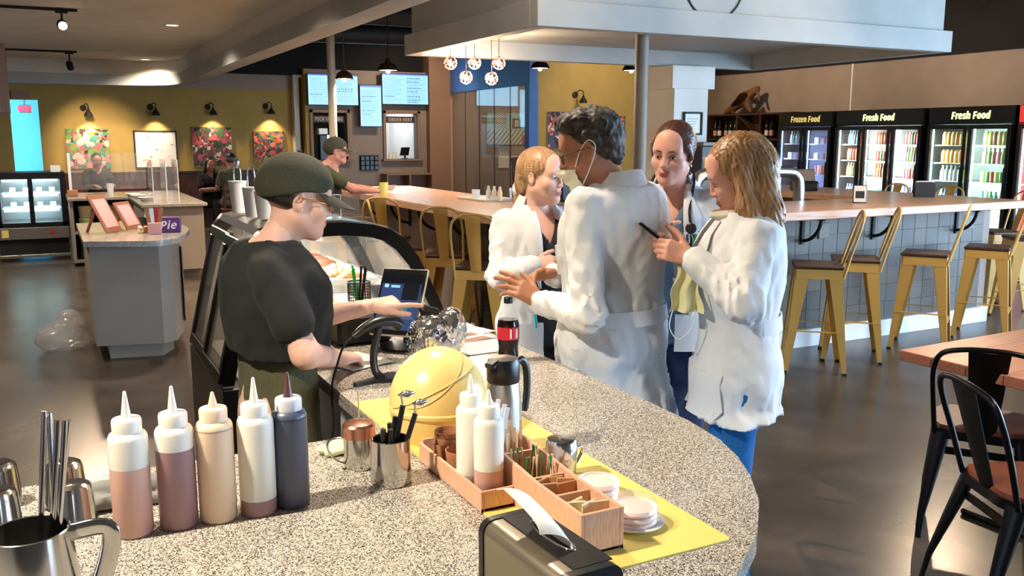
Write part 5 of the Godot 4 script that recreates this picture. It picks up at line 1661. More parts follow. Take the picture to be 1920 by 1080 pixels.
func lamps() -> void:
	pendant(Vector3(3.35, 2.36, -11.0), 0.11, "flat dome pendant in front of the left menu screen", 12.0)
	pendant(Vector3(3.92, 2.48, -11.0), 0.13, "flat dome pendant over the seated man's end of the bar", 14.399999999999999)
	pendant(Vector3(6.1, 2.58, -11.0), 0.13, "flat dome pendant in front of the yellow wall, left one", 14.399999999999999)
	pendant(Vector3(7.6, 2.6, -11.0), 0.13, "flat dome pendant in front of the yellow wall, beside the grey column", 14.399999999999999)
	pendant(Vector3(2.62, 2.83, -10.0), 0.1, "flat dome pendant tucked under the curved bulkhead", 9.6)
	# five openwork globes under the canopy
	for k in 5:
		var p: Vector3 = [Vector3(3.47, 2.345, -8.0), Vector3(3.72, 2.355, -8.0), Vector3(3.98, 2.36, -8.0), Vector3(3.63, 2.215, -8.0), Vector3(3.9, 2.212, -8.0)][k]
		var o := thing("globe_pendant", "sparkling openwork globe pendant, %s" % ["left of the upper row of three", "middle of the upper row of three", "right of the upper row of three", "left of the lower pair", "right of the lower pair"][k], "pendant lamp", p, 0.0, "openwork globe pendants under the canopy")
		for j in 8:
			var ring := []
			var b := Basis(Vector3(sin(j * 2.4), cos(j * 1.7), sin(j * 0.9 + 1.0)).normalized(), j * 0.8)
			for i in 15: ring.append(b * Vector3(0.062 * cos(TAU * i / 14), 0.062 * sin(TAU * i / 14), 0))
			obj("ring", Geo.new().tube(ring, 0.0035, 5, false), M.copper, o)
		obj("bulb", Geo.new().ball(Vector3.ZERO, Vector3(0.024, 0.028, 0.024), 10, 8), M.bulb, o)
		obj("cord", Geo.new().tube([Vector3(0, 0.06, 0), Vector3(0, 2.62 - p.y, 0)], 0.003, 5), M.black_matte, o)
		omni(Vector3(0, -0.04, 0), WARM, 0.9, 0.03, o)
	# recessed cans in the low ceiling
	for k in 6:
		var p: Vector3 = [Vector3(1.47, 2.97, -11.67), Vector3(1.66, 2.97, -16.9), Vector3(1.3, 2.97, -7.5), Vector3(-0.7, 2.97, -7.5), Vector3(-0.6, 2.97, -12.5), Vector3(1.2, 2.97, -3.2)][k]
		var o := thing("recessed_downlight", ["recessed downlight in the low ceiling, nearer of the two in view", "recessed downlight at the far end of the low ceiling", "recessed downlight above the island counter", "recessed downlight left of the island counter", "recessed downlight by the merchandiser", "recessed downlight above the cashier"][k], "downlight", p, 0.0, "recessed downlights")
		obj("trim_ring", Geo.new().lathe([[0.07, 0.0], [0.095, 0.0], [0.095, -0.008], [0.07, -0.006], [0.07, 0.0]], 18), M.white_gloss, o)
		obj("diffuser", Geo.new().lathe([[0.0, -0.004], [0.07, -0.004], [0.07, -0.001], [0.0, -0.001]], 18), M.can_glow, o)
		spot(p + Vector3(0, -0.03, 0), p + Vector3(0, -1, 0), Color(1.0, 0.92, 0.82), 6.0, 72.0, 0.07, o)
	# track lights on the left
	for k in 2:
		var p: Vector3 = [Vector3(-0.1, 2.96, -10.7), Vector3(0.05, 2.96, -15.8)][k]
		var t := obj("light_track", bx(-0.55, 0.52, -0.02, 0.01, -0.015, 0.015, 0.002), M.black_matte)
		t.position = p
		tag(t, ["near black light track on the low ceiling", "far black light track on the low ceiling"][k], "light track")
	track_head(Vector3(0.27, 2.8, -10.7), Vector3(0.75, 0.9, -3.2), "bright track spotlight shining toward the camera at the upper left", 9.0, 2.95)
	track_head(Vector3(0.46, 2.74, -15.8), Vector3(0.9, 1.4, -18.0), "dark track spotlight turned to the yellow wall", 8.0, 2.95)
	track_head(Vector3(-0.75, 2.8, -1.75), Vector3(0.35, 0.95, -1.72), "track spotlight left of the camera over the counter", 9.0, 2.97, 40.0, Color(1.0, 0.95, 0.86))
	# spots that wash the canopy front
	track_head(Vector3(4.75, 3.5, -4.9), Vector3(4.95, 2.75, -5.9), "track spotlight washing the canopy emblem", 0.9, 3.7, 30.0)
	track_head(Vector3(5.75, 3.5, -4.9), Vector3(5.85, 2.8, -5.9), "track spotlight washing the middle of the canopy front", 1.1, 3.7, 30.0)
	track_head(Vector3(2.7, 3.5, -4.6), Vector3(3.3, 2.7, -7.2), "track spotlight washing the left side of the canopy", 3.0, 3.7, 45.0)
	track_head(Vector3(7.95, 2.98, -5.75), Vector3(4.2, 1.0, -3.2), "track spotlight just right of the canopy corner", 5.0, 3.7, 30.0)
	track_head(Vector3(3.4, 3.45, -0.6), Vector3(3.3, 0.0, -1.8), "track spotlight above the cafe table", 10.0, 3.7, 34.0)
	track_head(Vector3(5.6, 3.45, -3.4), Vector3(5.9, 0.8, -5.2), "track spotlight over the tiled bar front", 7.0, 3.7, 42.0)
	# track heads that wash the cooler wall and the menu wall
	for k in 6:
		var p: Vector3 = [Vector3(9.3, 3.5, -7.2), Vector3(9.3, 3.5, -9.6), Vector3(9.3, 3.5, -12.2), Vector3(5.2, 3.5, -15.4), Vector3(6.6, 3.5, -15.4), Vector3(8.8, 3.5, -12.2)][k]
		track_head(p, p + [Vector3(2.2, -0.95, 0), Vector3(2.2, -0.95, 0), Vector3(2.2, -0.95, 0), Vector3(0, -1.6, -2.2), Vector3(0, -1.6, -2.2), Vector3(0.3, -1.4, -1.9)][k], "ceiling spotlight washing the %s" % ["right cooler wall", "middle cooler wall", "wall over the wine rack", "pick-up window wall", "order window wall", "yellow wall behind the bar"][k], [4.0, 4.0, 4.0, 4.5, 4.5, 4.0][k], 3.7, 50.0)
	# dark ducts in the open ceiling
	for k in 3:
		var d := obj("ceiling_duct", Geo.new().tube([Vector3(2.6, 3.38, [-9.0, -12.5, -15.5][k]), Vector3(7.6, 3.42, [-9.6, -13.0, -15.2][k])], 0.16, 14), M.duct_grey)
		tag(d, "%s dark round duct under the black open ceiling" % ["nearest", "middle", "farthest"][k], "duct")
# ---------------------------------------------------------------- things on the granite counter
const CT := 0.92
func squeeze_bottle(x: float, z: float, label: String, level: float, fill: String, plastic: String, tip: String, y := CT, s := 1.0, tip_len := 0.05) -> void:
	var o := thing("squeeze_bottle", label, "squeeze bottle", Vector3(x, y, z))
	var h := 0.185 * s; var r := 0.035 * s
	var lv := h * level
	var seg := 28
	if level > 0.02:
		obj("syrup", Geo.new().lathe([[0.0, 0.0], [r * 0.9, 0.0], [r, 0.005], [r * 1.0, lv]], seg), M[fill], o)
	var up := []
	if level < 0.97:
		up.append([r, lv])
		up.append([r, h])
	else:
		up.append([r, h * 0.985])
		up.append([r, h])
	up.append_array([[r * 0.98, h + 0.004], [r * 0.9, h + 0.01], [r * 0.72, h + 0.014], [r * 0.7, h + 0.016]])
	obj("bottle_body", Geo.new().lathe(up, seg), M[plastic] if level < 0.97 else M[fill], o)
	obj("cap", Geo.new().lathe([[r * 0.74, h + 0.01], [r * 0.75, h + 0.034], [r * 0.7, h + 0.038], [r * 0.3, h + 0.04]], seg), M[plastic], o)
	obj("nozzle", Geo.new().lathe([[r * 0.3, h + 0.038], [r * 0.24, h + 0.045], [r * 0.08, h + 0.038 + tip_len], [0.0, h + 0.04 + tip_len]], 14), M[tip], o)

func steel_cup(called: String, label: String, cat: String, at: Vector3, r0: float, r1: float, h: float, handle := 0.0) -> Node3D:
	var o := thing(called, label, cat, at)
	obj("cup_wall", Geo.new().lathe([[0.0, 0.0], [r0 * 0.95, 0.0], [r0, 0.004], [lerpf(r0, r1, 0.5) * 1.01, h * 0.5], [r1, h], [r1 - 0.002, h + 0.001], [r1 - 0.004, h], [lerpf(r0, r1, 0.5) - 0.003, h * 0.5], [r0 - 0.004, 0.006], [0.0, 0.006]], 32), M.steel, o)
	if handle != 0.0:
		var b := rot_y(handle)
		var pts := []
		for p in [Vector3(r1 - 0.002, h * 0.88, 0), Vector3(r1 + 0.03, h * 0.86, 0), Vector3(r1 + 0.036, h * 0.62, 0), Vector3(r1 + 0.018, h * 0.3, 0), Vector3(lerpf(r0, r1, 0.2) - 0.001, h * 0.16, 0)]: pts.append(b * p)
		obj("handle", Geo.new().tube(curve(pts, 5), 0.005, 8, true, 0.45, Vector3.UP), M.steel, o)
	return o

func blob(lo: Vector3, hi: Vector3, cell: float, f: Callable) -> Geo:
	var fd := Field.new(lo, hi, cell)
	f.call(fd)
	var g := Geo.new()
	fd.net(g)
	return g

func counter_things() -> void:
	# row of five syrup bottles
	squeeze_bottle(0.097, -1.732, "squeeze bottle of pinkish amber syrup, leftmost of the row of five", 0.72, "syrup_amber", "hdpe", "hdpe")
	squeeze_bottle(0.177, -1.73, "squeeze bottle of mauve brown syrup, second of the row of five", 0.84, "syrup_mauve", "hdpe", "hdpe")
	squeeze_bottle(0.249, -1.727, "squeeze bottle of peach coloured sauce with a cut tip, middle of the row", 1.0, "syrup_peach", "hdpe_peach", "hdpe_peach", CT, 1.0, 0.03)
	squeeze_bottle(0.325, -1.722, "nearly empty white squeeze bottle with mauve dregs, fourth of the row", 0.18, "syrup_mauve", "hdpe", "hdpe")
	squeeze_bottle(0.393, -1.731, "squeeze bottle of dark slate syrup with brown tip, rightmost of the row", 1.0, "syrup_slate", "hdpe_grey", "syrup_tip")
	# steel pitcher with straws
	var o := steel_cup("steel_pitcher", "polished steel pitcher of metal straws at the lower left corner", "pitcher", Vector3(-0.062, CT, -1.42), 0.07, 0.056, 0.165)
	var ph := []
	for p in [Vector3(0.053, 0.15, 0.0), Vector3(0.1, 0.155, 0.012), Vector3(0.108, 0.13, 0.014), Vector3(0.09, 0.07, 0.012), Vector3(0.068, 0.045, 0.006)]: ph.append(p)
	obj("handle", Geo.new().tube(curve(ph, 6), 0.014, 10, true, 0.28, Vector3.BACK), M.steel, o)
	for k in 5:
		var a: Vector3 = [Vector3(0.0, 0.012, -0.01), Vector3(0.014, 0.012, 0.0), Vector3(0.022, 0.012, 0.008), Vector3(0.03, 0.012, -0.012), Vector3(0.018, 0.012, -0.018)][k]
		var b: Vector3 = [Vector3(0.034, 0.335, -0.02), Vector3(0.05, 0.325, 0.0), Vector3(0.06, 0.325, 0.006), Vector3(0.04, 0.33, -0.026), Vector3(0.064, 0.318, -0.014)][k]
		var st := obj("metal_straw", Geo.new().tube([a, b], 0.0042, 10), M.chrome)
		st.position = Vector3(-0.062, CT, -1.42)
		tag(st, ["steel straw in the pitcher, tallest on the left", "steel straw in the pitcher, second from the left", "steel straw in the pitcher, third from the left", "steel straw at the back left of the pitcher", "steel straw at the back right of the pitcher"][k], "straw", "metal straws in the steel pitcher")
	# upturned steel cups behind the pitcher
	for k in 5:
		var p: Vector3 = [Vector3(0.0, CT, -1.80), Vector3(-0.012, CT, -1.935), Vector3(-0.125, CT, -1.83), Vector3(-0.13, CT, -1.99), Vector3(-0.2, CT, -1.9)][k]
		var u := thing("upturned_cup", ["upturned steel cup right behind the pitcher handle", "upturned steel cup behind the straws", "upturned steel cup at the left frame edge, nearer", "upturned steel cup at the left frame edge, farther", "upturned steel cup just past the left frame edge"][k], "cup", p, 0.0, "upturned steel cups")
		obj("cup_wall", Geo.new().lathe([[0.04, 0.0], [0.042, 0.002], [0.04, 0.006], [0.034, 0.078], [0.031, 0.088], [0.024, 0.092], [0.02, 0.09], [0.0, 0.0895]], 28), M.steel, u)
	# grey towel
	var nz := FastNoiseLite.new()
	nz.frequency = 14.0
	var tw := obj("folded_towel", blob(Vector3(-0.12, -0.01, -0.09), Vector3(0.14, 0.08, 0.09), 0.006, func(f: Field) -> void:
		f.cap(Vector3(-0.05, 0.028, 0), Vector3(0.08, 0.028, 0.01), 0.024, 0.022, 0.01)
		f.cap(Vector3(-0.05, 0.016, 0.035), Vector3(0.08, 0.014, 0.04), 0.014, 0.012, 0.01)
		f.cap(Vector3(-0.05, 0.02, -0.035), Vector3(0.08, 0.02, -0.03), 0.018, 0.016, 0.01)
		f.warp(func(p: Vector3, d: float) -> float: return d + 0.012 * nz.get_noise_3dv(p * 0.7) + 0.004 * nz.get_noise_3dv(p * 3.0))), M.grey_cloth)
	tw.position = Vector3(0.075, CT + 0.001, -1.9)
	tag(tw, "rolled grey cleaning towel behind the leftmost squeeze bottle", "towel")
	# steel cup with spoons, shaker beside it
	o = steel_cup("utensil_cup", "polished steel cup holding spoons and scoops in the middle of the counter", "cup", Vector3(0.61, CT, -1.75), 0.044, 0.041, 0.098)
	var um := [
		[Vector3(-0.02, 0.01, 0.01), Vector3(-0.022, 0.13, 0.02), 0], [Vector3(-0.01, 0.01, 0.02), Vector3(-0.008, 0.128, 0.024), 0], [Vector3(0.0, 0.01, 0.01), Vector3(-0.002, 0.135, 0.004), 0],
		[Vector3(-0.005, 0.01, 0.0), Vector3(0.035, 0.165, -0.012), 1], [Vector3(0.005, 0.01, 0.01), Vector3(0.055, 0.15, 0.01), 1], [Vector3(0.0, 0.01, -0.01), Vector3(0.02, 0.14, -0.02), 0]]
	for k in um.size():
		var u: Array = um[k]
		var q := thing("bar_spoon" if u[2] == 0 else "strainer", ["black handled spoon at the left of the steel cup", "second black handled spoon in the steel cup", "third black handled spoon in the steel cup", "wire strainer with black handle leaning right, taller", "wire strainer with black handle leaning right, lower", "black handled spoon at the back of the steel cup"][k], "utensil", Vector3(0.61, CT, -1.75), 0.0, "utensils in the steel cup")
		var d: Vector3 = (u[1] - u[0]).normalized()
		obj("shaft", Geo.new().tube([u[0], u[1]], 0.002, 6), M.chrome, q)
		obj("grip", Geo.new().tube([u[0].lerp(u[1], 0.55), u[1] - d * 0.002], 0.006, 8), M.black_plastic, q)
		if u[2] == 1:
			var ring := []
			var tip: Vector3 = u[1] + d * 0.022 + Vector3(0.004, 0.0, 0)
			for i in 17: ring.append(tip + Vector3(0.017 * cos(TAU * i / 16), 0.006 * sin(TAU * i / 16), 0.014 * sin(TAU * i / 16)))
			obj("neck", Geo.new().tube([u[1] - d * 0.004, tip - Vector3(0.012, 0.002, 0)], 0.0026, 6), M.chrome, q)
			obj("wire_loop", Geo.new().tube(ring, 0.003, 6, false), M.chrome, q)
			obj("bowl", Geo.new().ball(tip, Vector3(0.014, 0.004, 0.012), 10, 6, rx(0.4)), M.chrome, q)
	o = steel_cup("sugar_shaker", "steel shaker with perforated copper lid behind the utensil cup", "shaker", Vector3(0.578, CT, -1.868), 0.034, 0.036, 0.085, PI)
	obj("lid", Geo.new().at(Vector3(0, 0.085, 0)).lathe([[0.037, -0.012], [0.037, 0.014], [0.033, 0.019], [0.02, 0.022], [0.0, 0.0235]], 28), M.copper_lid, o)
	o = steel_cup("sugar_shaker", "steel shaker with a flat lid and loop handle on the yellow mat", "shaker", Vector3(0.945, CT + 0.003, -1.60), 0.032, 0.033, 0.062, 0.35)
	obj("lid", Geo.new().at(Vector3(0, 0.062, 0)).lathe([[0.0345, -0.008], [0.0345, 0.02], [0.031, 0.026], [0.015, 0.028], [0.0, 0.0285]], 28), M.steel, o)
	# folded napkin
	var np := obj("folded_napkin", blob(Vector3(-0.06, -0.01, -0.05), Vector3(0.06, 0.05, 0.05), 0.004, func(f: Field) -> void:
		f.cap(Vector3(-0.04, 0.012, 0), Vector3(0.04, 0.022, 0.0), 0.012, 0.014, 0.008)
		f.cap(Vector3(-0.035, 0.008, 0.025), Vector3(0.04, 0.012, 0.022), 0.008, 0.01, 0.01)
		f.warp(func(p: Vector3, d: float) -> float: return d + 0.004 * nz.get_noise_3dv(p * 2.0))), M.pale_green_paper)
	np.position = Vector3(0.565, CT + 0.001, -1.985)
	tag(np, "crumpled pale green napkin beside the perforated shaker", "napkin")
	# yellow mats
	for k in 2:
		var mt := obj("counter_mat", Geo.new().prism(rounded(0.355, 0.575, 0.012), 0.0, 0.003, true), M.yellow_mat)
		mt.position = Vector3(0.893, CT, [-2.065, -1.482][k])
		mt.rotation.y = [0.012, 0.0][k]
		tag(mt, ["yellow plastic mat under the domed bin, farther", "yellow plastic mat under the condiment organizer, nearer"][k], "mat", "yellow counter mats")
	# domed swing bin
	o = thing("swing_lid_bin", "small yellow countertop bin with domed swing lid", "bin", Vector3(0.825, CT + 0.003, -2.0))
	obj("bin_body", Geo.new().lathe([[0.0, 0.0], [0.11, 0.0], [0.113, 0.004], [0.121, 0.066], [0.125, 0.068], [0.126, 0.076], [0.122, 0.08]], 40), M.yellow_plastic, o)
	obj("dome", Geo.new().lathe(range(0, 13).map(func(i): return [0.122 * cos(PI / 2 * i / 12.0), 0.08 + 0.138 * sin(PI / 2 * i / 12.0)]), 40), M.yellow_plastic, o)
	var seam := []
	for i in 25:
		var t := i / 24.0
		var el := deg_to_rad(lerpf(6, 62, 0.5 - 0.5 * cos(t * PI)))
		var az := deg_to_rad(lerpf(150, 30, t))
		seam.append(Vector3(0.1225 * cos(el) * cos(az), 0.08 + 0.1385 * sin(el), 0.1225 * cos(el) * sin(az)))
	obj("flap_seam", Geo.new().tube(seam, 0.0016, 6), M.yellow_plastic, o)
	var rm := []
	for i in 41:
		var az := TAU * i / 40
		var el := deg_to_rad(20 + 24 * cos(az * 1.0 - 0.6))
		rm.append(Vector3(0.1225 * cos(el) * cos(az), 0.08 + 0.1385 * sin(el), 0.1225 * cos(el) * sin(az)))
	obj("lid_rim", Geo.new().tube(rm, 0.0022, 6, false), M.yellow_plastic, o)
	# thermal carafe
	o = thing("thermal_carafe", "brushed steel thermal carafe with black lid and handle", "carafe", Vector3(0.905, CT + 0.003, -1.80), 0.35)
	obj("carafe_body", Geo.new().lathe([[0.0, 0.0], [0.042, 0.0], [0.0445, 0.004], [0.0445, 0.06], [0.041, 0.11], [0.0405, 0.135], [0.037, 0.165], [0.035, 0.175]], 40), M.brushed_steel, o)
	obj("lid", Geo.new().lathe([[0.036, 0.17], [0.0385, 0.175], [0.0385, 0.215], [0.034, 0.226], [0.0, 0.228]], 32), M.black_plastic, o)
	obj("spout", Geo.new().box(Vector3(-0.036, 0.218, 0), Vector3(0.028, 0.014, 0.03), rz(0.35), 0.004), M.black_plastic, o)
	obj("handle", Geo.new().tube(curve([Vector3(0.034, 0.2, 0), Vector3(0.058, 0.212, 0.002), Vector3(0.074, 0.19, 0.004), Vector3(0.078, 0.14, 0.004), Vector3(0.07, 0.085, 0.004)], 6), [0.007, 0.008, 0.008, 0.009, 0.009, 0.009, 0.01, 0.01, 0.01, 0.01, 0.01, 0.01, 0.01, 0.01, 0.01, 0.01, 0.01, 0.01, 0.0095, 0.0095, 0.0095, 0.009, 0.009, 0.0085, 0.008], 10, true, 0.8, Vector3.BACK), M.black_plastic, o)
	organizer()
	napkin_box()
	# plates, one under a clear dome
	o = thing("covered_plate", "white saucer stacked with cup lids under a clear dome at the mat corner", "plate", Vector3(0.945, CT + 0.003, -1.33))
	obj("saucer", Geo.new().lathe([[0.0, 0.0], [0.035, 0.0], [0.058, 0.008], [0.06, 0.011], [0.056, 0.011], [0.034, 0.004], [0.0, 0.004]], 32), M.white_gloss, o)
	obj("clear_dome", Geo.new().lathe([[0.05, 0.01], [0.049, 0.03], [0.045, 0.045], [0.036, 0.055], [0.02, 0.058], [0.0, 0.0585]], 32), M.clear_plastic, o)
	for k in 3:
		obj("cup_lid", Geo.new().at(Vector3(0, 0.006 + 0.012 * k, 0)).lathe([[0.044, 0.0], [0.045, 0.004], [0.042, 0.009], [0.038, 0.01], [0.036, 0.007], [0.0, 0.007]], 28), M.pink_plastic, o)
	o = thing("lid_stack", "short stack of pale pink cup lids behind the organizer", "lids", Vector3(0.955, CT + 0.003, -1.475))
	for k in 3:
		obj("cup_lid", Geo.new().at(Vector3(0.002 * k, 0.013 * k, 0)).lathe([[0.043, 0.0], [0.045, 0.004], [0.042, 0.011], [0.037, 0.012], [0.035, 0.008], [0.0, 0.008]], 28), M.pink_plastic, o)
	# cola bottle
	o = thing("cola_bottle", "half full bottle of dark cola with red label and black cap", "bottle", Vector3(1.275, CT, -2.5))
	obj("cola", Geo.new().lathe([[0.0, 0.001], [0.028, 0.001], [0.033, 0.008], [0.0345, 0.02], [0.033, 0.05], [0.031, 0.07], [0.034, 0.09], [0.0355, 0.1], [0.0355, 0.135], [0.034, 0.15], [0.031, 0.16], [0.0, 0.16]], 28), M.cola, o)
	obj("bottle_neck", Geo.new().lathe([[0.0315, 0.16], [0.026, 0.178], [0.018, 0.196], [0.0135, 0.208], [0.013, 0.214]], 28), M.clear_plastic, o)
	obj("bottle_label", Geo.new().lathe([[0.036, 0.098], [0.036, 0.138]], 28), M.red_label, o)
	for k in 2:
		obj("label_panel", Geo.new().lathe([[0.0363, 0.103], [0.0363, 0.133]], 3, deg_to_rad([62, 100][k]), deg_to_rad([76, 108][k])), M.white_matte, o)
	obj("cap", Geo.new().lathe([[0.0145, 0.212], [0.0148, 0.228], [0.013, 0.231], [0.0, 0.231]], 20), M.black_plastic, o)
	# papers by the register
	for k in 4:
		var a: Array = [[1.385, -3.1, 0.14, 0.22, 0.3, "printed menu flyer at the far edge of the counter"], [1.33, -2.99, 0.16, 0.2, 0.25, "brown printed flyer lying beside the white sheet"], [1.315, -2.79, 0.2, 0.17, 0.05, "white lined sheet beside the cola bottle"], [0.86, -2.8, 0.17, 0.2, 0.35, "white receipt sheet under the cashier's hand"]][k]
		o = thing("paper_sheet", a[5], "paper", Vector3(a[0], CT + 0.0005, a[1]), a[4])
		obj("sheet", Geo.new().box(Vector3(0, 0.0005 + 0.001 * k, 0), Vector3(a[2], 0.001, a[3])), M.paper, o)
		if k < 3:
			for j in (3 if k == 1 else 6):
				obj("printed_line", Geo.new().box(Vector3(0, 0.0012 + 0.001 * k, -a[3] * 0.38 + a[3] * 0.76 * j / (2.0 if k == 1 else 5.0)), Vector3(a[2] * 0.8, 0.0004, 0.05 if k == 1 else 0.004)), M.brown_print if k == 1 else M.grey_print, o)
	# crumpled foil wrap
	var fz := FastNoiseLite.new()
	fz.frequency = 22.0
	fz.noise_type = FastNoiseLite.TYPE_CELLULAR
	fz.cellular_return_type = FastNoiseLite.RETURN_DISTANCE2_SUB
	var fo := obj("foil_wrap", blob(Vector3(-0.12, -0.01, -0.11), Vector3(0.13, 0.17, 0.11), 0.0045, func(f: Field) -> void:
		f.ell(Vector3(0, 0.055, 0), Vector3(0.085, 0.06, 0.07), 0.02)
		f.ell(Vector3(0.06, 0.09, 0.0), Vector3(0.035, 0.055, 0.04), 0.02)
		f.ell(Vector3(-0.03, 0.1, 0.01), Vector3(0.04, 0.025, 0.05), 0.02)
		f.warp(func(p: Vector3, d: float) -> float: return d + 0.016 * fz.get_noise_3dv(p) + 0.006 * fz.get_noise_3dv(p * 2.3))), M.foil)
	fo.position = Vector3(1.12, CT + 0.004, -2.74)
	tag(fo, "crumpled clear shiny wrap behind the yellow bin", "wrap")
	register()
	# on top of the pastry case
	for k in 3:
		var p: Vector3 = [Vector3(0.70, 1.343, -3.83), Vector3(0.71, 1.343, -3.6), Vector3(0.735, 1.343, -3.5)][k]
		cup("paper_cup", p, 0.037, [0.13, 0.115, 0.105][k], ["white paper cup of spoons on the pastry case, tallest on the left", "white paper cup of tongs on the pastry case, middle", "white paper cup of tongs on the pastry case, nearest the cashier"][k], "cups of tongs on the pastry case")
		var tg := thing("serving_tongs", ["steel serving spoon standing in the tallest paper cup", "steel tongs standing in the middle paper cup", "steel tongs standing in the nearest paper cup"][k], "tongs", p)
		for s in [-1, 1]:
			obj("arm", Geo.new().tube(curve([Vector3(0.012 * s, 0.02, 0), Vector3(0.014 * s, 0.12, 0), Vector3(0.012 * s, 0.18, 0), Vector3(0.0, 0.2, 0)], 4), 0.003, 6), M.chrome, tg)
		if k == 0: obj("bowl", Geo.new().ball(Vector3(0, 0.205, 0), Vector3(0.012, 0.022, 0.006), 10, 6), M.chrome, tg)
	o = thing("acrylic_sign_holder", "small clear acrylic card holder on top of the pastry case", "sign holder", Vector3(0.96, 1.343, -3.40), -0.3)
	obj("plate", Geo.new().box(Vector3(0, 0.045, 0), Vector3(0.085, 0.09, 0.004)), M.clear_glass, o)
	for e in [[0, 0.09, 0.09, 0.003], [0.044, 0.045, 0.003, 0.09], [-0.044, 0.045, 0.003, 0.09]]:
		obj("edge", Geo.new().box(Vector3(e[0], e[1], 0), Vector3(e[2], e[3], 0.006)), M.white_gloss, o)
	obj("foot", Geo.new().box(Vector3(0, 0.002, 0), Vector3(0.085, 0.004, 0.05)), M.clear_glass, o)
	o = thing("price_card", "white price card with a red band on the pastry case", "card", Vector3(0.87, 1.343, -3.42), -0.2)
	obj("card", Geo.new().box(Vector3(0, 0.045, 0), Vector3(0.1, 0.09, 0.004), rx(-0.15)), M.paper, o)
	obj("red_band", Geo.new().box(Vector3(0, 0.07, 0.001), Vector3(0.1, 0.022, 0.004), rx(-0.15)), M.red_label, o)
	obj("foot", Geo.new().box(Vector3(0, 0.002, -0.005), Vector3(0.1, 0.004, 0.05)), M.paper, o)

func rounded(w: float, d: float, r: float) -> PackedVector2Array:
	var out := PackedVector2Array()
	for q in [[w / 2 - r, d / 2 - r, 0], [-w / 2 + r, d / 2 - r, 90], [-w / 2 + r, -d / 2 + r, 180], [w / 2 - r, -d / 2 + r, 270]]:
		for p in arc(q[0], q[1], r, q[2], q[2] + 90, 4): out.append(p)
	return out

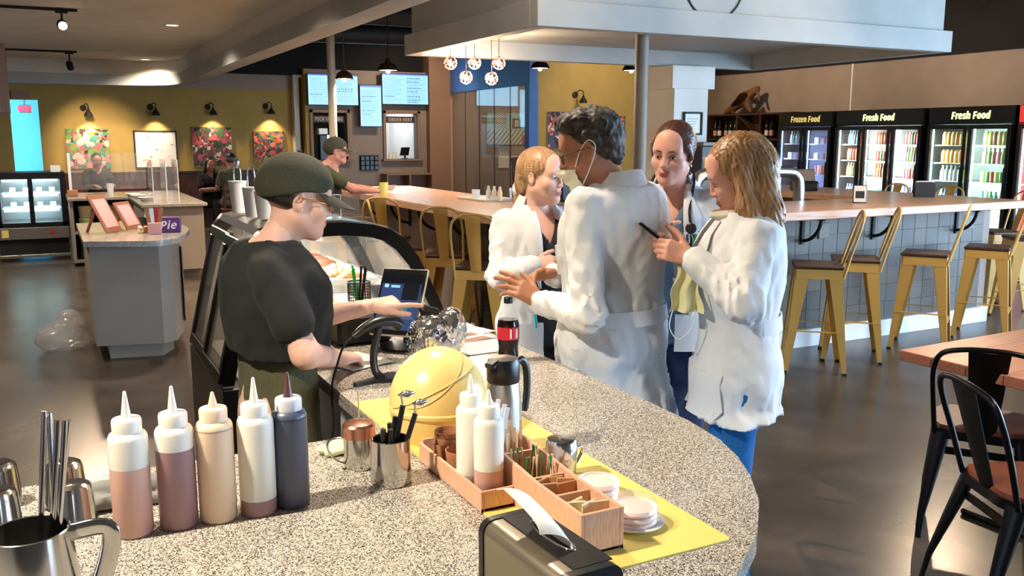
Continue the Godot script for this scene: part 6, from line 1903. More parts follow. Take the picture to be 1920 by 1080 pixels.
func organizer() -> void:
	var o := thing("condiment_organizer", "bamboo condiment organizer with divided compartments on the yellow mat", "organizer", Vector3(0, CT + 0.003, 0))
	var x0 := 0.71; var xm := 0.79; var x1 := 0.872
	var zf := -1.84; var zm := -1.51; var zn := -1.256
	obj("base", Geo.new().box(Vector3((x0 + xm) / 2, 0.003, (zf + zm) / 2), Vector3(xm - x0, 0.006, zm - zf)), M.bamboo, o)
	obj("base", Geo.new().box(Vector3((xm + x1) / 2, 0.003, (-1.70 + zn) / 2), Vector3(x1 - xm, 0.006, zn + 1.70)), M.bamboo, o)
	var t := 0.007
	obj("side_wall", bx(x0, x0 + t, 0.0, 0.042, zf, zm, 0.001), M.bamboo, o)
	obj("end_wall", bx(x0 + t, xm, 0.0, 0.042, zm - t, zm, 0.001), M.bamboo, o)
	obj("end_wall", bx(x0 + t, xm, 0.0, 0.05, zf, zf + t, 0.001), M.bamboo, o)
	obj("divider", bx(x0 + t, xm - t, 0.006, 0.034, -1.672, -1.665), M.bamboo, o)
	# long middle and right walls step down toward the near end
	var prof := [V(-1.70, 0.0), V(zn, 0.0), V(zn, 0.078), V(-1.42, 0.08), V(-1.56, 0.092), V(-1.62, 0.098), V(-1.70, 0.098)]
	obj("side_wall", ext_x(prof, x1 - t, x1, null, false), M.bamboo, o)
	obj("side_wall", ext_x(prof, xm - t, xm, null, false), M.bamboo, o)
	obj("end_wall", bx(xm, x1 - t, 0.0, 0.078, zn - t, zn, 0.001), M.bamboo, o)
	obj("end_wall", bx(xm, x1 - t, 0.0, 0.098, -1.70, -1.70 + t, 0.001), M.bamboo, o)
	for z in [-1.58, -1.46, -1.365]: obj("divider", bx(xm, x1 - t, 0.006, 0.074 if z > -1.5 else 0.085, z, z + 0.006), M.bamboo, o)
	var b := CT + 0.009
	# cup sleeves in the far left cell
	for k in 4:
		var s := obj("cup_sleeve", Geo.new().lathe([[0.026, 0.0], [0.032, 0.055], [0.030, 0.055], [0.0245, 0.0]], 18), M.kraft)
		s.position = Vector3(0.748 + 0.003 * k, b + 0.012 * k, -1.765 - 0.004 * k) if k < 3 else Vector3(0.752, b, -1.706)
		s.rotation.y = k
		tag(s, ["lowest brown card cup sleeve of the stack in the organizer", "second brown card cup sleeve of the stack in the organizer", "topmost brown card cup sleeve of the stack in the organizer", "single brown card cup sleeve in front of the sleeve stack"][k], "cup sleeve", "cup sleeves in the organizer")
	squeeze_bottle(0.745, -1.632, "almost empty white squeeze bottle in the organizer, farther", 0.2, "syrup_faint", "hdpe", "hdpe", b, 0.88, 0.04)
	squeeze_bottle(0.748, -1.553, "white squeeze bottle with pinkish syrup in the organizer, nearer", 0.42, "syrup_rose", "hdpe", "hdpe", b, 0.86, 0.03)
	# stirrers, straws, picks and packets
	for k in 26:
		var x := 0.8 + 0.058 * (k % 6) / 5.0; var z := -1.685 + 0.09 * (k / 6) / 4.0
		var s := obj("wood_stirrer", Geo.new().at(Vector3(x, b, z), rx(rnd(-0.12, 0.12)) * rz(rnd(-0.1, 0.1))).box(Vector3(0, 0.06, 0), Vector3(0.006, 0.12 + rnd(-0.01, 0.008), 0.0016)), M.pale_wood)
		tag(s, "thin wooden stirrer in the bundle behind the squeeze bottles", "stirrer", "stirrers in the organizer")
	for k in 9:
		var s := obj("plastic_knife", Geo.new().at(Vector3(0.76 + 0.004 * k, b + 0.01, -1.60 - 0.03 * (k % 3)), rz(-0.1 - 0.02 * k) * rx(-0.12 + 0.03 * (k % 4))).box(Vector3(0, 0.085, 0), Vector3(0.011, 0.15, 0.002), Basis(), 0.0008), M.white_gloss)
		tag(s, "white plastic cutlery handle standing behind the squeeze bottles", "cutlery", "plastic cutlery in the organizer")
	for k in 18:
		var s := obj("cocktail_pick", Geo.new().at(Vector3(0.797 + 0.066 * (k % 9) / 8.0, b, -1.55 + 0.06 * (k / 9)), rx(rnd(-0.1, 0.1)) * rz(rnd(-0.12, 0.12))).tube([Vector3(0, 0.0, 0), Vector3(0, 0.08, 0), Vector3(0, 0.098, 0)], [0.001, 0.001, 0.0024], 5), M.green if k % 2 else M.pale_wood)
		tag(s, "green topped pick in the small compartment of the organizer" if k % 2 else "plain wooden pick in the small compartment of the organizer", "pick", "green picks in the organizer" if k % 2 else "wooden picks in the organizer")
	for k in 9:
		var far := k < 5
		var s := obj("sugar_packet", Geo.new().at(Vector3(0.805 + 0.013 * (k % 5), b + 0.002, (-1.425 if far else -1.31) + rnd(-0.01, 0.01)), rot_y(rnd(-0.5, 0.5)) * rx(rnd(-0.3, 0.3))).box(Vector3(0, 0.035, 0), Vector3(0.044, 0.07, 0.004), Basis(), 0.0015), M.kraft_light if far else M.cream)
		tag(s, "brown sugar packet in the far packet cell of the organizer" if far else "cream sugar packet in the near packet cell of the organizer", "packet", "brown sugar packets" if far else "cream sugar packets")

func napkin_box() -> void:
	var o := thing("napkin_dispenser", "black napkin dispenser with a white napkin pulled up at the front edge", "napkin dispenser", Vector3(0.665, CT, -1.165), 0.05)
	var w := 0.112; var h := 0.098; var l := 0.24
	var prof := []
	for p in arc(w / 2 - 0.022, h - 0.022, 0.022, 0, 90, 5): prof.append(p)
	for p in arc(-w / 2 + 0.022, h - 0.022, 0.022, 90, 180, 5): prof.append(p)
	prof.append(V(-w / 2, 0.0))
	prof.append(V(w / 2, 0.0))
	obj("housing", ext_z(prof, -l / 2, l / 2 - 0.016), M.dispenser_steel, o)
	var big := []
	for p in prof: big.append(V(p.x * 1.04, p.y * 1.02))
	obj("front_cap", ext_z(big, l / 2 - 0.016, l / 2), M.black_plastic, o)
	obj("back_cap", ext_z(big, -l / 2 - 0.006, -l / 2 + 0.008), M.black_plastic, o)
	obj("face_plate", Geo.new().patch(func(u: float, v: float) -> Vector3:
		return Vector3(lerpf(-0.02, 0.05, u), h + 0.0025, lerpf(l / 2 - 0.017, -l / 2 + 0.01, v)), 2, 2, 0.002), M.black_plastic, o)
	obj("latch_mark", Geo.new().box(Vector3(0, 0.066, l / 2 + 0.0005), Vector3(0.03, 0.022, 0.001)), M.black_matte, o)
	var slot := []
	for i in 25: slot.append(Vector3(0.014 * cos(TAU * i / 24) + 0.014, h + 0.003, 0.062 * sin(TAU * i / 24) - 0.01))
	obj("slot_rim", Geo.new().tube(slot, 0.002, 6, false), M.chrome, o)
	# napkin is a thin folded sheet rising from the slot
	var n := obj("paper_napkin", Geo.new().patch(func(u: float, v: float) -> Vector3:
		var z := lerpf(-0.065, 0.05, u)
		var lift := sin(v * PI * 0.5)
		var top := 0.1 - 0.055 * u
		return Vector3(0.014 - 0.055 * v * v - 0.01 * sin(u * 5.0) * v, h + 0.001 + top * lift * (0.6 + 0.4 * sin(u * PI)), z - 0.03 * v + 0.012 * sin(u * 9.0) * v), 14, 10, 0.0012), M.paper)
	n.position = o.position
	n.rotation = o.rotation
	tag(n, "white paper napkin sticking out of the black dispenser", "napkin")

func register() -> void:
	# black receipt printer with a pen cup on top
	var o := thing("receipt_printer", "low black receipt printer behind the cashier's arm", "printer", Vector3(0.97, CT, -3.12))
	obj("printer_body", Geo.new().box(Vector3(0, 0.055, 0), Vector3(0.2, 0.11, 0.2), Basis(), 0.012), M.black_plastic, o)
	obj("paper_slot", Geo.new().box(Vector3(-0.05, 0.112, 0.02), Vector3(0.02, 0.004, 0.12)), M.paper, o)
	o = thing("pen_cup", "black mesh pen cup on the receipt printer", "pen cup", Vector3(0.985, CT + 0.112, -3.13))
	var pc := Geo.new()
	for i in 28:
		var a := TAU * i / 28
		pc.tube([Vector3(0.041 * cos(a), 0, 0.041 * sin(a)), Vector3(0.041 * cos(a), 0.1, 0.041 * sin(a))], 0.0011, 4)
	for j in 10:
		var ring := []
		for i in 25: ring.append(Vector3(0.041 * cos(TAU * i / 24), 0.004 + 0.0105 * j, 0.041 * sin(TAU * i / 24)))
		pc.tube(ring, 0.0011 if j < 9 else 0.0025, 4, false)
	obj("mesh_wall", pc, M.black_matte, o)
	obj("cup_base", Geo.new().lathe([[0.0, 0.0], [0.041, 0.0], [0.041, 0.003], [0.0, 0.003]], 24), M.black_matte, o)
	for k in 6:
		var q: Array = [[-0.02, 0.01, -0.35, 0.1, "lime", "bright green marker in the pen cup"], [0.005, 0.01, 0.3, 0.15, "black_plastic", "black marker in the pen cup leaning right"], [0.0, -0.01, 0.22, 0.05, "black_matte", "black pen in the middle of the pen cup"], [0.015, 0.0, 0.4, -0.05, "black_plastic", "black pen at the right of the pen cup"], [-0.012, -0.015, -0.15, -0.1, "teal", "blue pen at the back of the pen cup"], [0.02, -0.01, 0.18, -0.12, "pale_wood", "pale pencil standing highest in the pen cup"]][k]
		var p := thing("marker_pen", q[5], "pen", Vector3(0.985, CT + 0.116, -3.13), 0.0, "pens in the pen cup")
		var d := Vector3(sin(q[2]) * 0.35, 1.0, q[3]).normalized()
		var a := Vector3(q[0] * 0.5, 0.003, q[1])
		obj("barrel", Geo.new().tube([a, a + d * 0.125], 0.0055 if k < 2 else 0.004, 8), M[q[4]], p)
		obj("cap", Geo.new().tube([a + d * 0.11, a + d * 0.15], 0.0062 if k < 2 else 0.0046, 8), M[q[4]] if k != 0 else M.lime, p)
	var kb := obj("kraft_box", Geo.new().box(Vector3(0, 0.1, 0), Vector3(0.06, 0.2, 0.06), Basis(), 0.003), M.pale_wood)
	kb.position = Vector3(0.83, CT, -3.16)
	tag(kb, "tall tan card box between the cashier and the pastry case", "box")
	# tablet register on a stand
	o = thing("tablet_register", "tilted tablet register on a black stand under the pointing hand", "tablet", Vector3(1.06, CT, -2.93))
	var n := Vector3(-0.62, 0.52, 0.6).normalized()
	var up := Vector3(0.36, 0.86, -0.36)
	up = (up - n * up.dot(n)).normalized()
	var b := Basis(up.cross(n), up, n)
	var c := Vector3(0.0, 0.165, 0.02)
	obj("tablet_body", Geo.new().at(c, b).box(Vector3.ZERO, Vector3(0.175, 0.25, 0.012), Basis(), 0.004), M.white_gloss, o)
	obj("bezel", Geo.new().at(c, b).box(Vector3(0, 0, 0.0065), Vector3(0.168, 0.243, 0.002)), M.black_plastic, o)
	var g := Geo.new().at(c, b)
	g.quad(Vector3(-0.075, -0.105, 0.0085), Vector3(0.075, -0.105, 0.0085), Vector3(0.075, 0.105, 0.0085), Vector3(-0.075, 0.105, 0.0085), Vector3.BACK)
	var im := Image.create(96, 132, false, Image.FORMAT_RGB8)
	im.fill(col(46, 66, 104))
	im.fill_rect(Rect2i(0, 0, 96, 24), col(14, 16, 22))
	im.fill_rect(Rect2i(52, 22, 40, 40), col(22, 24, 28))
	im.fill_rect(Rect2i(6, 26, 10, 8), col(180, 225, 255))
	im.fill_rect(Rect2i(22, 28, 22, 6), col(150, 205, 245))
	im.fill_rect(Rect2i(6, 70, 36, 20), col(60, 84, 124))
	im.fill_rect(Rect2i(52, 74, 20, 16), col(40, 120, 130))
	im.fill_rect(Rect2i(6, 100, 84, 6), col(70, 92, 130))
	var m := mat("register_display", Color.BLACK, 0.15)
	m.emission_enabled = true
	m.emission_operator = BaseMaterial3D.EMISSION_OP_MULTIPLY
	m.emission = Color.WHITE
	m.emission_texture = ImageTexture.create_from_image(im)
	m.emission_energy_multiplier = 1.3
	obj("display", g, m, o)
	obj("stand_arm", Geo.new().tube([c - n * 0.01, c - n * 0.06 - Vector3(0, 0.04, 0), Vector3(0.03, 0.012, 0.0)], 0.012, 8), M.black_plastic, o)
	obj("stand_base", Geo.new().at(Vector3(0.02, 0, 0)).lathe([[0.0, 0.0], [0.085, 0.0], [0.085, 0.008], [0.03, 0.016], [0.0, 0.016]], 24), M.black_plastic, o)
	o = thing("card_reader", "black card reader held beside the tablet register", "card reader", Vector3(1.135, CT, -2.85))
	obj("reader_body", Geo.new().at(Vector3(0, 0.115, 0), rz(-0.35) * rx(0.3)).box(Vector3.ZERO, Vector3(0.085, 0.085, 0.04), Basis(), 0.014), M.black_plastic, o)
	obj("reader_stem", Geo.new().tube([Vector3(0, 0.09, 0), Vector3(-0.01, 0.01, 0)], 0.012, 8), M.black_plastic, o)
	obj("reader_base", Geo.new().box(Vector3(-0.01, 0.006, 0), Vector3(0.09, 0.012, 0.09), Basis(), 0.004), M.black_plastic, o)
	# barcode scanner on its stand
	o = thing("barcode_scanner", "black barcode scanner resting in a curved stand with a cable", "scanner", Vector3(0.855, CT, -2.545))
	var foot := PackedVector2Array([V(-0.09, 0.03), V(-0.085, 0.045), V(-0.02, 0.03), V(0.05, 0.05), V(0.07, 0.02), V(0.06, -0.04), V(0.01, -0.03), V(-0.02, 0.0)])
	obj("stand_base", Geo.new().prism(foot, 0.0, 0.012, true), M.black_plastic, o)
	obj("neck", Geo.new().tube(curve([Vector3(0.01, 0.008, 0.01), Vector3(-0.01, 0.03, 0.0), Vector3(-0.014, 0.08, -0.002), Vector3(0.0, 0.14, -0.005), Vector3(0.005, 0.165, -0.005)], 5), 0.017, 12, true, 0.7), M.black_plastic, o)
	obj("scanner_body", Geo.new().tube(curve([Vector3(-0.075, 0.145, 0.0), Vector3(-0.045, 0.165, 0.0), Vector3(0.0, 0.18, -0.005), Vector3(0.05, 0.176, -0.01), Vector3(0.075, 0.16, -0.012)], 5), [0.011, 0.013, 0.014, 0.015, 0.017, 0.018, 0.019, 0.02, 0.021, 0.022, 0.023, 0.024, 0.026, 0.027, 0.028, 0.029, 0.03, 0.03, 0.029, 0.026, 0.02], 12, true, 0.75), M.black_plastic, o)
	obj("cable", Geo.new().tube(curve([Vector3(-0.075, 0.145, 0.0), Vector3(-0.11, 0.12, 0.01), Vector3(-0.14, 0.06, 0.03), Vector3(-0.155, 0.0, 0.03), Vector3(-0.155, -0.12, 0.03), Vector3(-0.16, -0.17, 0.0), Vector3(-0.19, -0.18, -0.03)], 6), 0.0035, 8), M.rubber, o)
	var rod := obj("receipt_spike", Geo.new().tube([Vector3(0, 0, 0), Vector3(0, 0.125, 0)], 0.0018, 6), M.chrome)
	rod.position = Vector3(0.632, CT, -2.04)
	tag(rod, "thin upright steel rod at the inner corner of the counter", "rod")
# ---------------------------------------------------------------- things on and behind the bar
func bar_things() -> void:
	mat("tumbler_yellow", col(232, 220, 120), 0.35)
	mat("warm_wood", col(128, 74, 46), 0.5)
	mat("tap_handle", col(226, 196, 140), 0.5)
	# long steel beer tower
	var o := thing("beer_tower", "long steel pipe beer tower with pale tap handles inside the bar", "beer tower", Vector3(0, 0.9, -6.15))
	var pts := curve([Vector3(4.92, 0.0, 0), Vector3(4.92, 0.3, 0), Vector3(4.97, 0.41, 0), Vector3(5.1, 0.445, 0), Vector3(5.5, 0.445, 0), Vector3(5.95, 0.445, 0), Vector3(6.08, 0.41, 0), Vector3(6.13, 0.3, 0), Vector3(6.13, 0.0, 0)], 6)
	obj("pipe", Geo.new().tube(pts, 0.052, 18), M.brushed_steel, o)
	for x in [4.92, 6.13]: obj("flange", Geo.new().at(Vector3(x, 0, 0)).lathe([[0.0, 0.0], [0.1, 0.0], [0.1, 0.015], [0.06, 0.03], [0.0, 0.03]], 18), M.brushed_steel, o)
	for k in 5:
		var x := 5.1 + 0.2 * k
		obj("faucet", Geo.new().tube([Vector3(x, 0.445, 0), Vector3(x, 0.45, -0.1), Vector3(x, 0.36, -0.12)], 0.013, 8), M.chrome, o)
		obj("tap_handle", Geo.new().lathe([[0.0, 0.0], [0.011, 0.0], [0.017, 0.05], [0.014, 0.11], [0.0, 0.115]], 10).at(Vector3.ZERO), M.tap_handle, o).position = Vector3(x, 0.47, -0.085)
	# rows of upturned tumblers on the inner shelf
	for k in 14:
		var g := obj("glass_tumbler", Geo.new().lathe([[0.036, 0.0], [0.037, 0.003], [0.031, 0.115], [0.027, 0.12], [0.0, 0.12], [0.0, 0.112], [0.026, 0.112], [0.0335, 0.003], [0.036, 0.0]], 14), M.tumbler_glass)
		g.position = Vector3(4.75 + 0.085 * (k % 7), 0.901, -5.72 - 0.1 * (k / 7)) if k < 10 else Vector3(3.85, 0.901, -6.9 - 0.1 * (k - 10))
		tag(g, "clear upturned tumbler in the row on the inner bar shelf" if k < 10 else "clear upturned tumbler on the left wing's inner shelf", "glass", "tumblers behind the front of the bar" if k < 10 else "tumblers behind the left wing")
	for k in 8:
		var g := obj("glass_tumbler", Geo.new().lathe([[0.0, 0.0], [0.03, 0.0], [0.036, 0.11], [0.034, 0.11], [0.028, 0.006], [0.0, 0.006]], 14), M.tumbler_glass)
		g.position = [Vector3(3.60, 1.111, -6.75), Vector3(3.62, 1.111, -6.85), Vector3(3.58, 1.111, -6.93), Vector3(5.35, 1.111, -5.7), Vector3(5.27, 1.111, -5.72), Vector3(4.0, 1.111, -5.55), Vector3(4.1, 1.111, -5.6), Vector3(4.2, 1.111, -5.55)][k]
		tag(g, ["clear glass by the bar tray, nearest", "clear glass by the bar tray, second", "clear glass by the bar tray, third", "clear glass beside the beer tower, right", "clear glass beside the beer tower, left", "clear glass at the bar corner, left", "clear glass at the bar corner, middle", "clear glass at the bar corner, right"][k], "glass", "glasses standing on the bar")
	# tray with cup and small bottles on the left wing
	o = thing("serving_tray", "white serving tray on the left wing of the bar", "tray", Vector3(3.42, 1.111, -7.15), 0.05)
	obj("tray_base", Geo.new().box(Vector3(0, 0.006, 0), Vector3(0.3, 0.012, 0.5), Basis(), 0.004), M.white_gloss, o)
	obj("tray_rim", Geo.new().tube([Vector3(-0.15, 0.016, -0.25), Vector3(0.15, 0.016, -0.25), Vector3(0.15, 0.016, 0.25), Vector3(-0.15, 0.016, 0.25), Vector3(-0.15, 0.016, -0.25)], 0.007, 6, false), M.white_gloss, o)
	for k in 5:
		var b := obj("condiment_bottle", Geo.new().lathe([[0.0, 0.0], [0.02, 0.0], [0.021, 0.07], [0.012, 0.09], [0.01, 0.115], [0.0, 0.115]], 12), [M.white_gloss, M.green, M.white_gloss, M.pink_card, M.cream][k])
		b.position = Vector3(3.40 + 0.025 * (k % 2), 1.124, -7.02 + 0.055 * k - 0.02)
		tag(b, "small condiment bottle on the bar tray, %s from the near end" % ["fifth", "fourth", "third", "second", "first"][k], "bottle", "condiment bottles on the bar tray")
	o = thing("coffee_mug", "white coffee mug on the bar tray", "mug", Vector3(3.4, 1.124, -7.3))
	obj("mug_body", Geo.new().lathe([[0.0, 0.0], [0.034, 0.0], [0.038, 0.07], [0.035, 0.07], [0.031, 0.006], [0.0, 0.006]], 18), M.white_gloss, o)
	obj("handle", Geo.new().tube(curve([Vector3(0, 0.055, -0.036), Vector3(0, 0.055, -0.058), Vector3(0, 0.02, -0.056), Vector3(0, 0.015, -0.034)], 4), 0.005, 6), M.white_gloss, o)
	# table talker, napkin box and register on the right part of the bar
	o = thing("table_card", "small framed menu card standing on the bar near the stools", "menu card", Vector3(6.02, 1.111, -5.35), -0.75)
	obj("backing", Geo.new().box(Vector3(0, 0.075, 0), Vector3(0.11, 0.15, 0.01), rx(-0.15), 0.003), M.black_plastic, o)
	obj("card", Geo.new().box(Vector3(0, 0.076, 0.007), Vector3(0.096, 0.136, 0.002), rx(-0.15)), M.paper, o)
	obj("picture_block", Geo.new().box(Vector3(0, 0.07, 0.009), Vector3(0.07, 0.06, 0.001), rx(-0.15)), M.sign_slate, o)
	obj("heading", Geo.new().box(Vector3(0, 0.125, 0.0), Vector3(0.075, 0.014, 0.001), rx(-0.15)), M.brown_print, o)
	obj("stay", Geo.new().bar(Vector3(0, 0.1, -0.02), Vector3(0, 0.004, -0.06), 0.03, 0.006), M.black_plastic, o)
	o = thing("napkin_holder", "dark rounded napkin holder on the right wing of the bar", "napkin holder", Vector3(7.15, 1.111, -5.62), -0.7)
	var pr := [V(-0.085, 0.0), V(0.085, 0.0), V(0.085, 0.08)]
	for p in arc(0.055, 0.11, 0.03, 0, 90, 4): pr.append(p)
	for p in arc(-0.055, 0.11, 0.03, 90, 180, 4): pr.append(p)
	obj("front_plate", ext_z(pr, 0.03, 0.04), M.sign_slate, o)
	obj("back_plate", ext_z(pr, -0.04, -0.03), M.sign_slate, o)
	obj("napkins", Geo.new().box(Vector3(0, 0.075, 0), Vector3(0.15, 0.145, 0.055), Basis(), 0.006), M.paper, o)
	o = thing("bar_till", "low dark till behind the right end of the beer tower", "till", Vector3(6.95, 1.111, -6.9), -0.6)
	obj("till_body", Geo.new().box(Vector3(0, 0.05, 0), Vector3(0.26, 0.1, 0.22), Basis(), 0.02), M.black_plastic, o)
	obj("till_screen", Geo.new().box(Vector3(0, 0.15, -0.04), Vector3(0.22, 0.14, 0.02), rx(-0.3), 0.006), M.black_plastic, o)
	# black coffee machine on the far side seen past the column
	o = thing("espresso_machine", "black espresso machine behind the grey column", "coffee machine", Vector3(4.75, 0.9, -7.9))
	obj("machine_body", Geo.new().box(Vector3(0, 0.28, 0), Vector3(0.46, 0.34, 0.36), Basis(), 0.03), M.black_plastic, o)
	obj("machine_base", Geo.new().box(Vector3(0, 0.04, 0), Vector3(0.46, 0.08, 0.4), Basis(), 0.01), M.brushed_steel, o)
	obj("group_head", Geo.new().at(Vector3(0.0, 0.1, 0.19)).lathe([[0.0, 0.0], [0.035, 0.0], [0.035, 0.05], [0.0, 0.05]], 12), M.chrome, o)
	obj("stand_cabinet", Geo.new().box(Vector3(0, -0.46, 0), Vector3(0.6, 0.86, 0.46), Basis(), 0.005), M.column_grey, o)
# ---------------------------------------------------------------- people: building blocks
func lin(r: float, g: float, b: float) -> Color:
	return col(r, g, b).srgb_to_linear()

func basis_from(z: Vector3, y: Vector3) -> Basis:
	z = z.normalized()
	var x := y.cross(z).normalized()
	return Basis(x, z.cross(x).normalized(), z)

# head in its own frame: origin at eye level between the ears, +z forward
func add_head(g: Geo, xf: Transform3D, pal: Array, fem: bool, cell := 0.0042) -> void:
	var f := Field.new(Vector3(-0.11, -0.2, -0.13), Vector3(0.11, 0.15, 0.14), cell)
	var w := 0.95 if fem else 1.0
	f.ell(Vector3(0, 0.035, -0.015), Vector3(0.074 * w, 0.088, 0.096), 0.02)
	f.ell(Vector3(0, -0.035, 0.022), Vector3(0.06 * w, 0.082, 0.068), 0.03)
	for s in [-1.0, 1.0]:
		f.cap(Vector3(s * 0.05 * w, -0.055, 0.0), Vector3(s * 0.013, -0.097, 0.064), 0.023, 0.017, 0.03)
		f.ell(Vector3(s * 0.041 * w, -0.028, 0.056), Vector3(0.028, 0.026, 0.024), 0.025)
	f.ell(Vector3(0, -0.095, 0.069), Vector3(0.02, 0.016, 0.018), 0.02)
	f.cap(Vector3(-0.042 * w, 0.022, 0.07), Vector3(0.042 * w, 0.022, 0.07), 0.016, 0.016, 0.025)
	f.ell(Vector3(0, 0.05, 0.055), Vector3(0.055 * w, 0.045, 0.031), 0.03)
	for s in [-1.0, 1.0]:
		f.ell(Vector3(s * 0.031, -0.002, 0.094), Vector3(0.02, 0.0125, 0.017), 0.012, 0, Basis(), true)
		f.ell(Vector3(s * 0.031, -0.001, 0.074), Vector3(0.0165, 0.0115, 0.0125), 0.004)
	f.cap(Vector3(0, 0.012, 0.083), Vector3(0, -0.033, 0.1 if fem else 0.105), 0.0075, 0.0088 if fem else 0.011, 0.012)
	for s in [-1.0, 1.0]:
		f.ell(Vector3(s * 0.0095, -0.037, 0.0935), Vector3(0.0075, 0.006, 0.0095), 0.007)
	f.ell(Vector3(0, -0.063, 0.077), Vector3(0.027, 0.02, 0.016), 0.012)
	f.ell(Vector3(0, -0.0625, 0.0906), Vector3(0.022, 0.0048, 0.0075), 0.003, 1)
	f.ell(Vector3(0, -0.0712, 0.0894), Vector3(0.0195, 0.0056, 0.0075), 0.003, 1)
	for s in [-1.0, 1.0]:
		var b := rot_y(s * 0.35) * rz(s * -0.1)
		f.ell(Vector3(s * 0.077 * w, -0.008, -0.012), Vector3(0.009, 0.031, 0.019), 0.008, 0, b)
		f.ell(Vector3(s * 0.086 * w, -0.004, -0.007), Vector3(0.006, 0.018, 0.01), 0.004, 0, b, true)
	f.cap(Vector3(0, -0.07, -0.02), Vector3(0, -0.2, -0.045), 0.05 if fem else 0.058, 0.052 if fem else 0.06, 0.03)
	var k := g.t
	g.t = xf
	f.net(g, pal)
	g.t = k

func add_eyes(parent: Node3D, xf: Transform3D, iris: Material, brow: Material, down := 0.0) -> void:
	for s in [-1.0, 1.0]:
		var e := Geo.new(); var i := Geo.new(); var l := Geo.new(); var u := Geo.new()
		e.t = xf; i.t = xf; l.t = xf; u.t = xf
		e.ball(Vector3(s * 0.031, -0.0035, 0.0752), Vector3(0.0145, 0.0052, 0.0124), 14, 10)
		i.ball(Vector3(s * 0.031, -0.004 - down, 0.0858), Vector3(0.0055, 0.0047, 0.0028), 10, 6)
		l.tube(curve([Vector3(s * 0.013, 0.0175, 0.0915), Vector3(s * 0.03, 0.0215, 0.09), Vector3(s * 0.049, 0.017, 0.0765)], 4), 0.0044, 6, true, 0.6)
		u.tube(curve([Vector3(s * 0.0165, -0.003, 0.0845), Vector3(s * 0.031, 0.0022, 0.0885), Vector3(s * 0.046, -0.003, 0.0785)], 4), 0.0014, 5)
		var eye := obj("eye", e, M.eye_white, parent)
		obj("iris", i, iris, eye)
		obj("eyelashes", u, brow, eye)
		obj("eyebrow", l, brow, parent)
	var mo := Geo.new()
	mo.t = xf
	mo.tube(curve([Vector3(-0.021, -0.0662, 0.0872), Vector3(-0.009, -0.0668, 0.096), Vector3(0.009, -0.0668, 0.096), Vector3(0.021, -0.0662, 0.0872)], 4), 0.0013, 5)
	obj("mouth_line", mo, M.mouth_dark, parent)

# hand in its own frame: wrist at origin, +z to the fingers, +y back of the hand, thumb at side * x
func add_hand(g: Geo, xf: Transform3D, side: float, curls: Array, thumb: Array, pal: Array, s := 1.0, cell := 0.0032) -> void:
	var f := Field.new(Vector3(-0.085, -0.11, -0.05), Vector3(0.085, 0.06, 0.2), cell)
	f.cap(Vector3(0, 0, -0.045) * s, Vector3(0, 0, 0.01) * s, 0.024 * s, 0.023 * s, 0.015)
	var xs := [0.028, 0.0095, -0.009, -0.026]
	var ls := [[0.043, 0.026, 0.021], [0.048, 0.03, 0.022], [0.045, 0.028, 0.021], [0.034, 0.021, 0.018]]
	for i in 4:
		var x: float = xs[i] * side
		f.cap(Vector3(x * 0.55, 0, 0.006) * s, Vector3(x, 0.002 - 0.002 * absf(i - 1.3), 0.082 - 0.004 * absf(i - 1.0)) * s, 0.0145 * s, 0.0115 * s, 0.012)
		var p := Vector3(x, 0.002 - 0.002 * absf(i - 1.3), 0.082 - 0.004 * absf(i - 1.0)) * s
		var ang := 0.0
		var yaw: float = (xs[i] * 2.2) * side * (1.0 if curls[i][0] < 30.0 else 0.2)
		for j in 3:
			ang += deg_to_rad(curls[i][j])
			var d := Vector3(sin(yaw) * cos(ang), -sin(ang), cos(ang) * cos(yaw))
			var q: Vector3 = p + d * ls[i][j] * s
			f.cap(p, q, (0.0102 - 0.0009 * j) * s, (0.0095 - 0.0009 * j) * s, 0.003)
			p = q
	f.ell(Vector3(side * 0.02, -0.009, 0.03) * s, Vector3(0.018, 0.014, 0.03) * s, 0.012)
	var t0 := Vector3(side * 0.022, -0.006, 0.022) * s
	var td: Vector3 = Vector3(side * thumb[0], thumb[1], thumb[2]).normalized()
	var t1 := t0 + td * 0.04 * s
	var td2: Vector3 = (td + Vector3(side * thumb[3], thumb[4], thumb[5])).normalized()
	var t2 := t1 + td2 * 0.034 * s
	var t3 := t2 + (td2 * 1.0 + Vector3(side * thumb[3], thumb[4], thumb[5]) * 0.4).normalized() * 0.027 * s
	f.cap(t0, t1, 0.0145 * s, 0.0115 * s, 0.01)
	f.cap(t1, t2, 0.0112 * s, 0.0102 * s, 0.004)
	f.cap(t2, t3, 0.0102 * s, 0.0088 * s, 0.003)
	var k := g.t
	g.t = xf
	f.net(g, pal)
	g.t = k

const RELAX := [[22.0, 28.0, 14.0], [26.0, 32.0, 16.0], [30.0, 36.0, 18.0], [34.0, 38.0, 20.0]]
const GRIP := [[62.0, 78.0, 40.0], [66.0, 80.0, 42.0], [70.0, 80.0, 42.0], [72.0, 80.0, 42.0]]
const HOLD := [[38.0, 46.0, 26.0], [42.0, 50.0, 28.0], [44.0, 52.0, 28.0], [46.0, 54.0, 30.0]]
const POINT := [[4.0, 6.0, 4.0], [70.0, 84.0, 40.0], [74.0, 84.0, 42.0], [76.0, 84.0, 42.0]]
const OPEN := [[10.0, 16.0, 8.0], [16.0, 22.0, 12.0], [24.0, 28.0, 14.0], [30.0, 30.0, 16.0]]
const THUMB := [0.75, -0.25, 0.7, -0.2, -0.05, 0.35]

